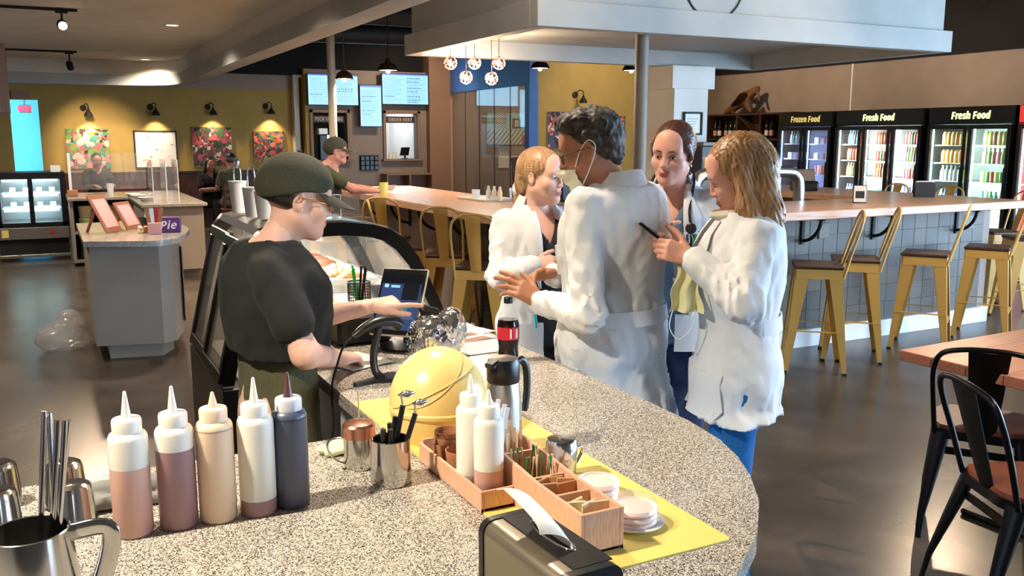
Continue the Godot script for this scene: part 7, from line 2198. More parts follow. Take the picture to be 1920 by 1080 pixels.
func ring_at(rings: Array, y: float) -> Array:
	var s := 0
	while s < rings.size() - 2 and y > rings[s + 1][0]: s += 1
	var A: Array = rings[s]; var B: Array = rings[s + 1]
	var t := clampf((y - A[0]) / (B[0] - A[0]), 0.0, 1.0)
	return [y, lerpf(A[1], B[1], t), lerpf(A[2], B[2], t), lerpf(A[3], B[3], t), lerpf(A[4], B[4], t)]

func on_front(rings: Array, x: float, y: float, grow: float) -> Vector3:
	var r := ring_at(rings, y)
	var q := clampf((x - r[3]) / (r[1] + grow), -0.98, 0.98)
	return Vector3(x, y, r[4] + (r[2] + grow) * sqrt(1.0 - q * q))

func on_ring(rings: Array, ang: float, y: float, grow: float) -> Vector3:
	var r := ring_at(rings, y)
	return Vector3(r[3] + (r[1] + grow) * sin(ang), y, r[4] + (r[2] + grow) * cos(ang))

func trunk(ys: float, w: float, d: float) -> Array:   # ascending rings of a torso, ys = shoulder height
	return [[ys - 0.58, 0.172 * w, 0.118 * d, 0, 0], [ys - 0.48, 0.18 * w, 0.124 * d, 0, -0.004], [ys - 0.36, 0.158 * w, 0.112 * d, 0, 0.002], [ys - 0.28, 0.152 * w, 0.108 * d, 0, 0.006], [ys - 0.16, 0.17 * w, 0.124 * d, 0, 0.008], [ys - 0.07, 0.178 * w, 0.115 * d, 0, 0.0], [ys - 0.01, 0.165 * w, 0.095 * d, 0, -0.012], [ys + 0.03, 0.12 * w, 0.076 * d, 0, -0.02], [ys + 0.06, 0.075 * w, 0.064 * d, 0, -0.026]]

func grown(rings: Array, gx: float, gz: float) -> Array:
	var out := []
	for r in rings: out.append([r[0], r[1] + gx, r[2] + gz, r[3], r[4]])
	return out

# p: label, at, fwd, head, head_fwd, arms [sh, el, wr] per side, hands, fem, skin, ys
func start_person(p: Dictionary) -> Dictionary:
	var o := thing("person", p.label, "person", p.at, yaw_of(p.fwd.x, p.fwd.y))
	var inv := o.transform.affine_inverse()
	var c := {"node": o, "inv": inv, "ys": p.ys, "fem": p.fem}
	for k in ["shL", "shR", "elL", "elR", "wrL", "wrR"]:
		if p.has(k): c[k] = inv * p[k]
	var hz: Vector3 = inv.basis * (p.head_fwd as Vector3)
	var hu: Vector3 = inv.basis * (p.get("head_up", Vector3.UP) as Vector3)
	c.head = Transform3D(basis_from(hz, hu).scaled(Vector3.ONE * p.get("head_scale", 1.0)), inv * (p.head as Vector3))
	c.rings = trunk(p.ys, p.get("w", 1.0), p.get("d", 1.0))
	var pal: Array = p.skin
	var g := Geo.new()
	g.colored = true
	# trunk and arms
	var b := Field.new(Vector3(-0.6, p.ys - 0.62, -0.6), Vector3(0.6, p.ys + 0.2, 0.6), 0.016)
	b.loft(grown(c.rings, -0.03, -0.024), 0.03)
	var nb: Vector3 = c.head * Vector3(0, -0.1, -0.03)
	b.cap(Vector3(0, p.ys + 0.0, -0.015), nb, 0.062 if p.fem else 0.068, 0.05 if p.fem else 0.056, 0.04)
	for s in ["L", "R"]:
		if c.has("sh" + s):
			b.cap(c["sh" + s], c["el" + s], 0.047, 0.04, 0.03)
			b.cap(c["el" + s], c["wr" + s], 0.041, 0.026, 0.02)
	b.net(g, pal)
	add_head(g, c.head, pal, p.fem, p.get("cell", 0.0042))
	for s in ["L", "R"]:
		if p.has("hand" + s):
			var h: Array = p["hand" + s]
			var z: Vector3 = inv.basis * (h[0] as Vector3); var y: Vector3 = inv.basis * (h[1] as Vector3)
			c["hx" + s] = Transform3D(basis_from(z, y), c["wr" + s])
			add_hand(g, c["hx" + s], 1.0 if s == "R" else -1.0, h[2], h[3] if h.size() > 3 else THUMB, pal, 0.94 if p.fem else 1.0, p.get("hand_cell", 0.0034))
	obj("body", g, M.skin, o)
	return c

func trousers(c: Dictionary, m: Material, spread := 0.085, flare := 0.085) -> void:
	var o: Node3D = c.node
	var f := Field.new(Vector3(-0.3, -0.02, -0.3), Vector3(0.3, c.ys - 0.18, 0.3), 0.018)
	var hy: float = c.ys - 0.58
	f.loft([[hy - 0.06, 0.15, 0.1, 0, -0.005], [hy + 0.06, 0.155, 0.105, 0, -0.003], [hy + 0.18, 0.14, 0.1, 0, 0], [c.ys - 0.24, 0.138, 0.1, 0, 0.004]], 0.03)
	var nz := FastNoiseLite.new()
	nz.frequency = 7.0
	for s in [-1.0, 1.0]:
		f.cap(Vector3(s * 0.08, hy, 0), Vector3(s * spread, 0.45, 0.01), 0.078, 0.066, 0.03)
		f.cap(Vector3(s * spread, 0.45, 0.01), Vector3(s * spread, 0.07, -0.01), 0.07, flare * 0.8, 0.02)
	f.warp(func(p: Vector3, d: float) -> float: return d + 0.012 * nz.get_noise_3d(p.x * 1.5, p.y * 0.7, p.z * 1.5))
	var g := Geo.new()
	f.net(g)
	obj("trousers", g, m, o)
	for s in [-1.0, 1.0]:
		obj("shoe", blob(Vector3(-0.07, -0.02, -0.14), Vector3(0.07, 0.11, 0.2), 0.01, func(q: Field) -> void:
			q.cap(Vector3(0, 0.035, -0.06), Vector3(0, 0.03, 0.12), 0.042, 0.034, 0.02)
			q.cap(Vector3(0, 0.05, -0.05), Vector3(0, 0.075, -0.03), 0.042, 0.036, 0.02)
			q.warp(func(p: Vector3, d: float) -> float: return maxf(d, 0.002 - p.y))), M.black_matte, o).position = Vector3(s * spread, 0.0, 0.02)

func tee(c: Dictionary, m: Material, called: String, vneck := 0.0, sleeve := 0.6, grow := 0.008, bottom := -1.0) -> void:
	var f := Field.new(Vector3(-0.5, c.ys - 0.62, -0.5), Vector3(0.5, c.ys + 0.14, 0.5), 0.013)
	f.loft(grown(c.rings, grow, grow), 0.02)
	for s in ["L", "R"]:
		if sleeve > 0.0 and c.has("sh" + s):
			var e: Vector3 = (c["sh" + s] as Vector3).lerp(c["el" + s], sleeve)
			f.cap(c["sh" + s], e, 0.058, 0.064, 0.035)
	var ys: float = c.ys
	var nz := FastNoiseLite.new()
	nz.frequency = 6.0
	f.warp(func(p: Vector3, d: float) -> float:
		d += 0.012 * nz.get_noise_3d(p.x * 1.3, p.y * 0.9, p.z * 1.3) + 0.006 * nz.get_noise_3d(p.x * 3.0, p.y * 1.6, p.z * 3.0)
		if vneck > 0.0 and p.z > 0.0:
			var t := (p.y - (ys - vneck)) / (vneck + 0.06)
			d = maxf(d, minf(0.1 * t - absf(p.x), t * 0.2))
		return maxf(d, bottom - p.y + 0.01 * sin(p.x * 14.0)))
	var g := Geo.new()
	f.net(g)
	obj(called, g, m, c.node)

func coat_rings(c: Dictionary, hem: float, flare: float, gx: float, gz: float) -> Array:
	var base := grown(c.rings, gx, gz)
	var low: Array = base[0]
	var out := [[hem, low[1] + flare, low[2] + flare * 0.75, 0.0, 0.0], [lerpf(hem, low[0], 0.5), low[1] + flare * 0.5, low[2] + flare * 0.4, 0.0, 0.0]]
	out.append_array(base)
	return out

# lab coat: body, sleeves, folds, front opening of half width op
func coat(c: Dictionary, hem: float, flare: float, op: float, gx := 0.022, gz := 0.02, seed_n := 1, low_op := -1.0) -> void:
	var rings := coat_rings(c, hem - 0.05, flare, gx, gz)
	c.coat = rings
	c.op = op
	var ys: float = c.ys
	var f := Field.new(Vector3(-0.56, hem - 0.06, -0.56), Vector3(0.56, ys + 0.14, 0.56), 0.0112)
	f.loft(rings, 0.03)
	for s in ["L", "R"]:
		if c.has("sh" + s):
			var sh: Vector3 = c["sh" + s]; var el: Vector3 = c["el" + s]; var wr: Vector3 = c["wr" + s]
			f.cap(sh, el, 0.066, 0.057, 0.022)
			f.cap(el, wr.lerp(el, 0.06), 0.057, 0.047, 0.02)
	var nz := FastNoiseLite.new()
	nz.frequency = 5.0
	nz.seed = seed_n
	var lo := low_op if low_op >= 0.0 else op
	var arms := []
	for s in ["L", "R"]:
		if c.has("sh" + s): arms.append([c["sh" + s], c["el" + s], c["wr" + s]])
	f.warp(func(p: Vector3, d: float) -> float:
		var n1 := nz.get_noise_3d(p.x, p.y * 0.5, p.z)
		var a := atan2(p.x, p.z)
		var k := clampf((ys - 0.38 - p.y) / 0.35, 0.0, 1.0)
		d += 0.012 * k * sin(a * 11.0 + n1 * 6.0) + 0.014 * n1 + 0.009 * nz.get_noise_3d(p.x * 3.2, p.y * 0.9, p.z * 3.2) + 0.006 * nz.get_noise_3d(p.x * 5.0 + p.y * 3.0, p.y * 3.0, p.z * 5.0)
		for am in arms:
			var e := (am[1] as Vector3)
			var de := p.distance_to(e)
			if de < 0.22:
				var ax: Vector3 = (am[2] - am[0]).normalized()
				d += 0.0095 * (1.0 - de / 0.22) * sin((p - e).dot(ax) * 95.0 + n1 * 12.0)
		if op > 0.0 and p.z > 0.02:
			var t := clampf((ys - 0.3 - p.y) / (ys - 0.3 - hem), 0.0, 1.0) if p.y < ys - 0.3 else 0.0
			var w := lerpf(op, lo, t) if p.y < ys - 0.3 else lerpf(op, 0.062, clampf((p.y - ys + 0.3) / 0.34, 0.0, 1.0))
			d = maxf(d, w - absf(p.x - 0.006 * sin(p.y * 12.0)))
		return maxf(d, hem - p.y + 0.008 * sin(a * 3.0)), Vector3(-9, -9, -9), Vector3(9, 9, 9), 5.0)
	var g := Geo.new()
	f.net(g)
	obj("lab_coat", g, M.coat_white, c.node)

func coat_trim(c: Dictionary, lapel_len := 0.26, closed := false) -> void:
	var rings: Array = c.coat
	var ys: float = c.ys
	var op: float = maxf(c.op, 0.01)
	for s in [-1.0, 1.0]:
		obj("lapel", Geo.new().patch(func(u: float, v: float) -> Vector3:
			var y := lerpf(ys - lapel_len, ys + 0.035, v)
			var w := lerpf(op, 0.062, clampf((y - ys + 0.3) / 0.34, 0.0, 1.0))
			var wid := 0.07 * sin(clampf(v * 1.25, 0.0, 1.0) * PI * 0.5) * (1.0 if v < 0.72 else lerpf(1.0, 0.35, (v - 0.72) / 0.28))
			var p := on_front(rings, s * (w - 0.004 + u * wid), y, 0.004)
			return p + Vector3(0, 0, 0.008 + 0.008 * sin(u * PI)), 6, 14, 0.004), M.coat_white, c.node)
	obj("collar", Geo.new().patch(func(u: float, v: float) -> Vector3:
		var a := lerpf(deg_to_rad(62), deg_to_rad(298), u)
		var r := lerpf(0.066, 0.1, v)
		return Vector3(r * sin(a) * 1.02, ys + lerpf(0.098, 0.035, v) - 0.012 * cos(a), -0.026 + r * cos(a) * 0.92), 22, 4, 0.004), M.coat_white, c.node)
	# chest pocket on the wearer's left, hip pockets, chest stitching
	for q in [[0.1, ys - 0.2, 0.085, 0.1, "chest_pocket"], [0.115, ys - 0.53, 0.13, 0.15, "hip_pocket"], [-0.115, ys - 0.53, 0.13, 0.15, "hip_pocket"]]:
		obj(q[4], Geo.new().patch(func(u: float, v: float) -> Vector3:
			return on_front(rings, q[0] + (u - 0.5) * q[2], q[1] + (v - 0.5) * q[3], 0.008), 5, 5, 0.022), M.coat_white, c.node)
	var st := Geo.new()
	for r in 3:
		var n: int = [4, 7, 6][r]
		for k in n:
			var y := ys - 0.1 - 0.018 * r
			var x := 0.065 + 0.072 * k / 6.0
			st.tube([on_front(rings, x, y, 0.013), on_front(rings, x + 0.007, y + (0.007 if (k + r) % 2 else -0.004), 0.013)], 0.0016, 5)
	obj("stitched_name", st, M.navy, c.node)

func back_belt(c: Dictionary, y: float, from: float, to: float) -> void:
	var rings: Array = c.coat
	obj("back_belt", Geo.new().patch(func(u: float, v: float) -> Vector3:
		return on_ring(rings, deg_to_rad(lerpf(from, to, u)), y + (v - 0.5) * 0.052, 0.009), 18, 2, 0.005), M.coat_white, c.node)

func hair_mesh(c: Dictionary, m: Material, cell: float, lo: Vector3, hi: Vector3, f: Callable, called := "hair") -> void:
	var q := Field.new(lo, hi, cell)
	f.call(q)
	var g := Geo.new()
	g.t = c.head
	q.net(g)
	obj(called, g, m, c.node)

func glasses(c: Dictionary, m: Material, square: bool) -> void:
	var fr := Geo.new()
	fr.t = c.head
	for s in [-1.0, 1.0]:
		var ring := []
		for i in 17:
			var a := TAU * i / 16
			var k := 1.0 if not square else pow(pow(absf(cos(a)), 4.0) + pow(absf(sin(a)), 4.0), -0.25)
			ring.append(Vector3(s * 0.033 + 0.024 * cos(a) * k, -0.008 + 0.018 * sin(a) * k, 0.1 - 0.012 * absf(cos(a) + s) * 0.5))
		fr.tube(ring, 0.0014, 6, false)
		fr.tube([Vector3(s * 0.057, -0.002, 0.09), Vector3(s * 0.078, 0.0, 0.05), Vector3(s * 0.082, 0.004, -0.01), Vector3(s * 0.08, -0.012, -0.025)], 0.0016, 6)
	fr.tube([Vector3(-0.009, -0.002, 0.101), Vector3(0.009, -0.002, 0.101)], 0.0014, 6)
	var o := obj("glasses", fr, m, c.node)
	for s in [-1.0, 1.0]:
		var l := Geo.new()
		l.t = c.head
		l.ball(Vector3(s * 0.033, -0.008, 0.0985), Vector3(0.022, 0.0165, 0.0012), 14, 6)
		obj("lens", l, M.clear_glass, o)

func face_mask(c: Dictionary, low: float, loops: bool) -> void:
	var g := Geo.new()
	g.t = c.head
	g.patch(func(u: float, v: float) -> Vector3:
		var a := lerpf(-1.15, 1.15, u)
		var y := lerpf(-0.128, -0.036, v) - low
		var r := lerpf(0.062, 0.072, sin(v * PI)) + 0.004 * sin(v * 18.0)
		var nose := 0.026 * exp(-pow(a / 0.35, 2.0)) * smoothstep(0.35, 1.0, v)
		return Vector3(sin(a) * 0.074, y + 0.018 * absf(a) * (0.5 - v) * 1.6, 0.022 + (r + 0.022 + nose) * cos(a) - 0.012 * (1.0 - v)), 18, 12, 0.002)
	var o := obj("face_mask", g, M.mask_paper, c.node)
	if loops:
		for s in [-1.0, 1.0]:
			var l := Geo.new()
			l.t = c.head
			l.tube(curve([Vector3(s * 0.068, -0.045 - low, 0.052), Vector3(s * 0.078, 0.0, 0.02), Vector3(s * 0.084, 0.026, -0.016), Vector3(s * 0.088, 0.0, -0.034), Vector3(s * 0.08, -0.05, -0.005), Vector3(s * 0.068, -0.11 - low, 0.045)], 5), 0.0022, 6)
			obj("ear_loop", l, M.white_matte, o)

func ball_cap(c: Dictionary, m: Material, tilt := 0.0) -> void:
	var b := rx(tilt)
	hair_mesh(c, m, 0.006, Vector3(-0.12, -0.08, -0.16), Vector3(0.12, 0.17, 0.14), func(f: Field) -> void:
		f.ell(Vector3(0, 0.042, -0.014), Vector3(0.086, 0.092, 0.114), 0.02)
		f.ell(Vector3(0, 0.02, -0.024), Vector3(0.085, 0.07, 0.106), 0.02)
		f.warp(func(p: Vector3, d: float) -> float:
			var cut := 0.022 - p.y + (p.z * 0.1 if p.z > 0 else p.z * 0.35)
			d = maxf(d, cut)
			var a := atan2(p.x, p.z + 0.018)
			return d + 0.0016 * (1.0 if absf(sin(a * 3.0)) < 0.06 else 0.0)), "cap")
	var g := Geo.new()
	g.t = c.head * Transform3D(b, Vector3.ZERO)
	g.patch(func(u: float, v: float) -> Vector3:
		var a := lerpf(-1.05, 1.05, u)
		var r := lerpf(0.0, 0.09 * cos(a * 1.1), v)
		return Vector3(sin(a) * 0.083, 0.036 - 0.024 * v - 0.01 * sin(a) * sin(a), -0.012 + cos(a) * 0.103 + r), 16, 8, 0.004)
	obj("cap_brim", g, m, c.node)
	var t := Geo.new()
	t.t = c.head
	t.ball(Vector3(0, 0.138, -0.018), Vector3(0.008, 0.004, 0.008), 8, 6)
	obj("cap_button", t, m, c.node)
# ---------------------------------------------------------------- the people
func people_materials() -> void:
	var sk := mat("skin", Color.WHITE, 0.52)
	sk.vertex_color_use_as_albedo = true
	sk.subsurf_scatter_enabled = true
	sk.subsurf_scatter_strength = 0.12
	mat("eye_white", col(216, 210, 204), 0.25)
	mat("iris_brown", col(46, 28, 20), 0.2)
	mat("iris_blue", col(60, 76, 92), 0.2)
	mat("brow_dark", col(52, 36, 28), 0.8)
	mat("mouth_dark", col(120, 66, 62), 0.6)
	mat("brow_fair", col(140, 100, 70), 0.8)
	var cw := mat("coat_white", col(212, 214, 216), 0.85)
	cw.rim_enabled = true
	cw.rim = 0.15
	mat("navy", col(46, 48, 86), 0.8)
	mat("mask_paper", col(240, 238, 214), 0.85)
	for h in [["hair_brown", [58, 34, 26], [96, 56, 42], 0.42], ["hair_blonde", [120, 82, 50], [196, 154, 106], 0.42], ["hair_fair", [140, 102, 68], [196, 156, 116], 0.45], ["hair_grey", [32, 27, 24], [84, 77, 71], 0.6], ["hair_black", [16, 12, 12], [36, 28, 26], 0.5]]:
		var t := noise_tex(FastNoiseLite.TYPE_SIMPLEX_SMOOTH, 0.02, 4, ramp([[0.25, col(h[1][0], h[1][1], h[1][2])], [0.75, col(h[2][0], h[2][1], h[2][2])]]), 256, 60 + int(h[1][0]))
		tri_mat(mat(h[0], Color.WHITE, h[3]), t, Vector3(16, 1.5, 16) if h[0] != "hair_grey" else Vector3(9, 5, 9))
	var fb := noise_tex(FastNoiseLite.TYPE_SIMPLEX_SMOOTH, 0.05, 3, ramp([[0.0, Color(0.8, 0.8, 0.8)], [1.0, Color(1, 1, 1)]]), 256, 71)
	for c in [["tee_black", 27, 29, 27], ["olive_trousers", 88, 86, 58], ["scrub_blue", 88, 118, 146], ["scrub_navy", 44, 62, 104], ["scrub_teal", 20, 110, 180], ["top_black", 16, 14, 18], ["cap_olive", 62, 62, 44], ["vest_olive", 62, 58, 48], ["shirt_olive", 74, 72, 38], ["trouser_grey", 78, 74, 68], ["shirt_grey", 116, 112, 92], ["cap_grey", 130, 124, 110]]:
		var m := tri_mat(mat(c[0], col(c[1], c[2], c[3]), 0.9), fb, Vector3(6, 6, 6))
		m.rim_enabled = true
		m.rim = 0.2
	mat("phone_black", col(18, 18, 22), 0.15)
	mat("gold_frame", col(206, 170, 110), 0.25, 1.0)
	mat("tattoo", col(58, 56, 60), 0.7)
	mat("cloth_yellow", col(226, 220, 170), 0.9)

func people() -> void:
	people_materials()
	cashier()
	doctor()
	long_hair_doctor()
	facing_doctor()
	ponytail_doctor()
	seated_man()
	far_guests()

func cashier() -> void:
	var pale := [lin(222, 176, 156), lin(190, 120, 112)]
	var c := start_person({"label": "person in a dark olive cap, glasses and black shirt pointing at the tablet register", "at": Vector3(0.585, 0, -2.70), "fwd": Vector2(0.90, -0.42), "head": Vector3(0.668, 1.472, -2.70), "head_fwd": Vector3(0.97, -0.2, 0.03), "head_up": Vector3(0.2, 1, 0.02),
		"ys": 1.29, "w": 0.98, "d": 1.05, "fem": true, "skin": pale,
		"shR": Vector3(0.535, 1.285, -2.545), "elR": Vector3(0.615, 1.045, -2.465), "wrR": Vector3(0.775, 0.97, -2.665), "shL": Vector3(0.668, 1.285, -2.86), "elL": Vector3(0.72, 1.075, -2.815), "wrL": Vector3(0.925, 1.105, -2.79),
		"handR": [Vector3(0.7, -0.12, -0.7), Vector3(0.1, 0.95, 0.1), RELAX], "handL": [Vector3(0.98, 0.1, 0.06), Vector3(-0.1, 0.85, 0.35), POINT, [0.35, -0.3, 0.9, -0.1, 0.0, 0.3]]})
	var o: Node3D = c.node
	add_eyes(o, c.head, M.iris_brown, M.brow_dark, 0.001)
	glasses(c, M.gold_frame, true)
	ball_cap(c, M.cap_olive, 0.12)
	hair_mesh(c, M.hair_black, 0.006, Vector3(-0.1, -0.09, -0.14), Vector3(0.1, 0.1, 0.06), func(f: Field) -> void:
		f.ell(Vector3(0, 0.005, -0.04), Vector3(0.076, 0.06, 0.073), 0.02)
		f.warp(func(p: Vector3, d: float) -> float: return maxf(d, maxf(-0.045 - p.y - p.z * 0.25, p.z - 0.012 - p.y * 0.2))), "hair")
	tee(c, M.tee_black, "black_shirt", 0.0, 0.62, 0.02, 1.01)
	trousers(c, M.olive_trousers)
	# tattoo mark on the right upper arm
	var sh: Vector3 = c.shR; var el: Vector3 = c.elR
	var g := Geo.new()
	var p := sh.lerp(el, 0.74)
	var out: Vector3 = (c.inv.basis * Vector3(0.5, 0.15, 0.85)).normalized()
	g.ball(p + out * 0.0405, Vector3(0.016, 0.022, 0.006), 10, 6, basis_from(out, Vector3.UP))
	obj("tattoo", g, M.tattoo, o)

func doctor() -> void:
	var tan_ := [lin(176, 122, 92), lin(150, 92, 80)]
	var c := start_person({"label": "person with short greying hair, glasses and face mask in a white coat, seen from behind", "at": Vector3(1.715, 0, -2.56), "fwd": Vector2(-0.32, -0.95), "head": Vector3(1.632, 1.613, -2.60), "head_fwd": Vector3(-0.74, -0.3, -0.62), "head_up": Vector3(-0.25, 1, -0.2),
		"ys": 1.435, "w": 1.1, "d": 1.12, "fem": false, "skin": tan_,
		"shL": Vector3(1.55, 1.425, -2.50), "elL": Vector3(1.49, 1.10, -2.375), "wrL": Vector3(1.445, 1.105, -2.60), "shR": Vector3(1.888, 1.425, -2.61), "elR": Vector3(1.84, 1.13, -2.76), "wrR": Vector3(1.585, 1.165, -2.76),
		"handL": [Vector3(-0.72, 0.55, -0.35), Vector3(0.3, 0.25, 0.9), OPEN, [0.75, -0.3, 0.55, -0.1, -0.1, 0.5]], "handR": [Vector3(-0.93, 0.15, 0.25), Vector3(-0.1, 0.8, -0.5), RELAX]})
	var o: Node3D = c.node
	add_eyes(o, c.head, M.iris_brown, M.brow_dark)
	glasses(c, M.black_plastic, false)
	face_mask(c, 0.0, true)
	var nz := FastNoiseLite.new()
	nz.frequency = 16.0
	hair_mesh(c, M.hair_grey, 0.005, Vector3(-0.12, -0.12, -0.16), Vector3(0.12, 0.18, 0.13), func(f: Field) -> void:
		f.ell(Vector3(0, 0.044, -0.026), Vector3(0.084, 0.09, 0.105), 0.02)
		f.ell(Vector3(0, 0.095, 0.02), Vector3(0.066, 0.044, 0.07), 0.03)
		f.ell(Vector3(0, 0.0, -0.07), Vector3(0.066, 0.08, 0.05), 0.03)
		f.warp(func(p: Vector3, d: float) -> float:
			d += 0.013 * nz.get_noise_3d(p.x * 1.4, p.y, p.z) + 0.005 * nz.get_noise_3dv(p * 4.0)
			var line := p.z - 0.02 - (p.y - 0.03) * 0.95 if p.y > 0.0 else p.z + 0.028
			d = maxf(d, minf(line, 0.085 - p.y))
			if p.y > 0.085: d = maxf(d, p.z - 0.105)
			return maxf(d, -0.082 - p.y), Vector3(-9, -9, -9), Vector3(9, 9, 9), 8.0))
	tee(c, M.top_black, "shirt", 0.0, 0.0, 0.004)
	coat(c, 0.60, 0.075, 0.04, 0.03, 0.035, 3)
	coat_trim(c, 0.3)
	back_belt(c, 1.06, 95, 265)
	trousers(c, M.scrub_navy)
	# side vent
	obj("vent_edge", Geo.new().tube([on_ring(c.coat, deg_to_rad(100), 0.62, 0.012), on_ring(c.coat, deg_to_rad(100), 0.9, 0.01)], 0.004, 6), M.coat_white, o)

func long_hair_doctor() -> void:
	var pale := [lin(216, 160, 138), lin(186, 108, 104)]
	var c := start_person({"label": "person with long blonde hair in a white coat looking down at a phone", "at": Vector3(2.03, 0, -2.285), "fwd": Vector2(-0.80, -0.60), "head": Vector3(2.03, 1.53, -2.31), "head_fwd": Vector3(-0.78, -0.36, -0.5), "head_up": Vector3(-0.33, 1, -0.2),
		"ys": 1.35, "w": 0.93, "d": 1.02, "fem": true, "skin": pale,
		"shL": Vector3(1.965, 1.335, -2.135), "elL": Vector3(1.845, 1.155, -2.05), "wrL": Vector3(1.795, 1.275, -2.25), "shR": Vector3(2.16, 1.335, -2.41), "elR": Vector3(2.03, 1.15, -2.50), "wrR": Vector3(1.86, 1.265, -2.38),
		"handL": [Vector3(-0.75, 0.3, -0.55), Vector3(-0.2, 0.15, 0.95), HOLD, [0.8, -0.2, 0.55, -0.2, -0.1, 0.3]], "handR": [Vector3(-0.75, 0.35, -0.3), Vector3(0.2, -0.1, -0.95), HOLD]})
	var o: Node3D = c.node
	add_eyes(o, c.head, M.iris_blue, M.brow_fair, 0.002)
	var nz := FastNoiseLite.new()
	nz.frequency = 9.0
	var gd: Vector3 = (c.head as Transform3D).basis.inverse() * Vector3.DOWN
	hair_mesh(c, M.hair_blonde, 0.0062, Vector3(-0.2, -0.4, -0.28), Vector3(0.2, 0.16, 0.16), func(f: Field) -> void:
		f.ell(Vector3(0, 0.04, -0.022), Vector3(0.086, 0.095, 0.109), 0.02)
		for s in [-1.0, 1.0]:
			var a := Vector3(s * 0.066, 0.02, -0.01)
			f.cap(a, a + gd * 0.14 + Vector3(s * 0.016, 0, -0.02), 0.028, 0.032, 0.03)
			f.cap(a + gd * 0.14 + Vector3(s * 0.016, 0, -0.02), a + gd * 0.28 + Vector3(s * 0.06, 0, -0.075), 0.034, 0.012, 0.03)
			var b := Vector3(s * 0.045, 0.0, -0.075)
			f.cap(b, b + gd * 0.16 + Vector3(s * 0.024, 0, -0.025), 0.042, 0.044, 0.03)
			f.cap(b + gd * 0.16 + Vector3(s * 0.024, 0, -0.025), b + gd * 0.35 + Vector3(s * 0.05, 0, -0.055), 0.044, 0.015, 0.03)
		f.cap(Vector3(0, 0.0, -0.085), Vector3(0, 0.0, -0.13) + gd * 0.33, 0.046, 0.026, 0.04)
		f.warp(func(p: Vector3, d: float) -> float:
			var a := atan2(p.x, p.z + 0.03)
			d += 0.0032 * sin(a * 46.0 + nz.get_noise_3dv(p * 0.6) * 5.0) + 0.003 * nz.get_noise_3d(p.x * 3.0, p.y * 0.5, p.z * 3.0)
			var wx := 0.056 + 0.01 * clampf(-p.y * 6.0, 0.0, 1.0)
			if p.y < 0.052 - p.x * p.x * 4.0: d = maxf(d, minf(wx - absf(p.x), p.z - 0.012))
			return d, Vector3(-9, -9, -9), Vector3(9, 9, 9), 9.0))
	face_mask(c, 0.045, false)
	tee(c, M.scrub_teal, "scrub_top", 0.1, 0.0, 0.004)
	coat(c, 0.73, 0.05, 0.05, 0.022, 0.03, 7)
	coat_trim(c, 0.28)
	back_belt(c, 1.05, 120, 240)
	trousers(c, M.scrub_teal)
	var px: Transform3D = o.transform
	var ph := thing("phone", "dark smartphone held by the long haired doctor", "phone", Vector3(1.755, 1.335, -2.375), 0.0)
	ph.transform.basis = basis_from(Vector3(0.45, 0.75, 0.35), Vector3(-0.6, 0.5, -0.5))
	obj("phone_case", Geo.new().box(Vector3.ZERO, Vector3(0.07, 0.14, 0.009), Basis(), 0.003), M.phone_black, ph)
	obj("display", Geo.new().box(Vector3(0, 0, 0.005), Vector3(0.064, 0.132, 0.001)), M.phone_black, ph)
	# pale yellow mask dangling from the hand
	var cl := obj("hanging_mask", Geo.new().patch(func(u: float, v: float) -> Vector3:
		return Vector3(lerpf(-0.055, 0.055, u) * lerpf(0.55, 1.0, v) + 0.006 * sin(v * 9.0), -0.15 * v, 0.016 * sin(u * 11.0 + v * 3.0) * (0.4 + v)), 16, 12, 0.0015), M.cloth_yellow)
	cl.position = Vector3(1.80, 1.245, -2.27)
	cl.rotation.y = -0.7
	tag(cl, "pale yellow face mask dangling below the long haired doctor's hand", "mask")
	var str_ := obj("mask_strings", Geo.new().tube(curve([Vector3(-0.04, -0.14, 0), Vector3(-0.05, -0.2, 0.01), Vector3(-0.02, -0.24, 0.0), Vector3(0.02, -0.2, 0.0), Vector3(0.03, -0.14, 0)], 5), 0.0018, 5), M.white_matte, cl)

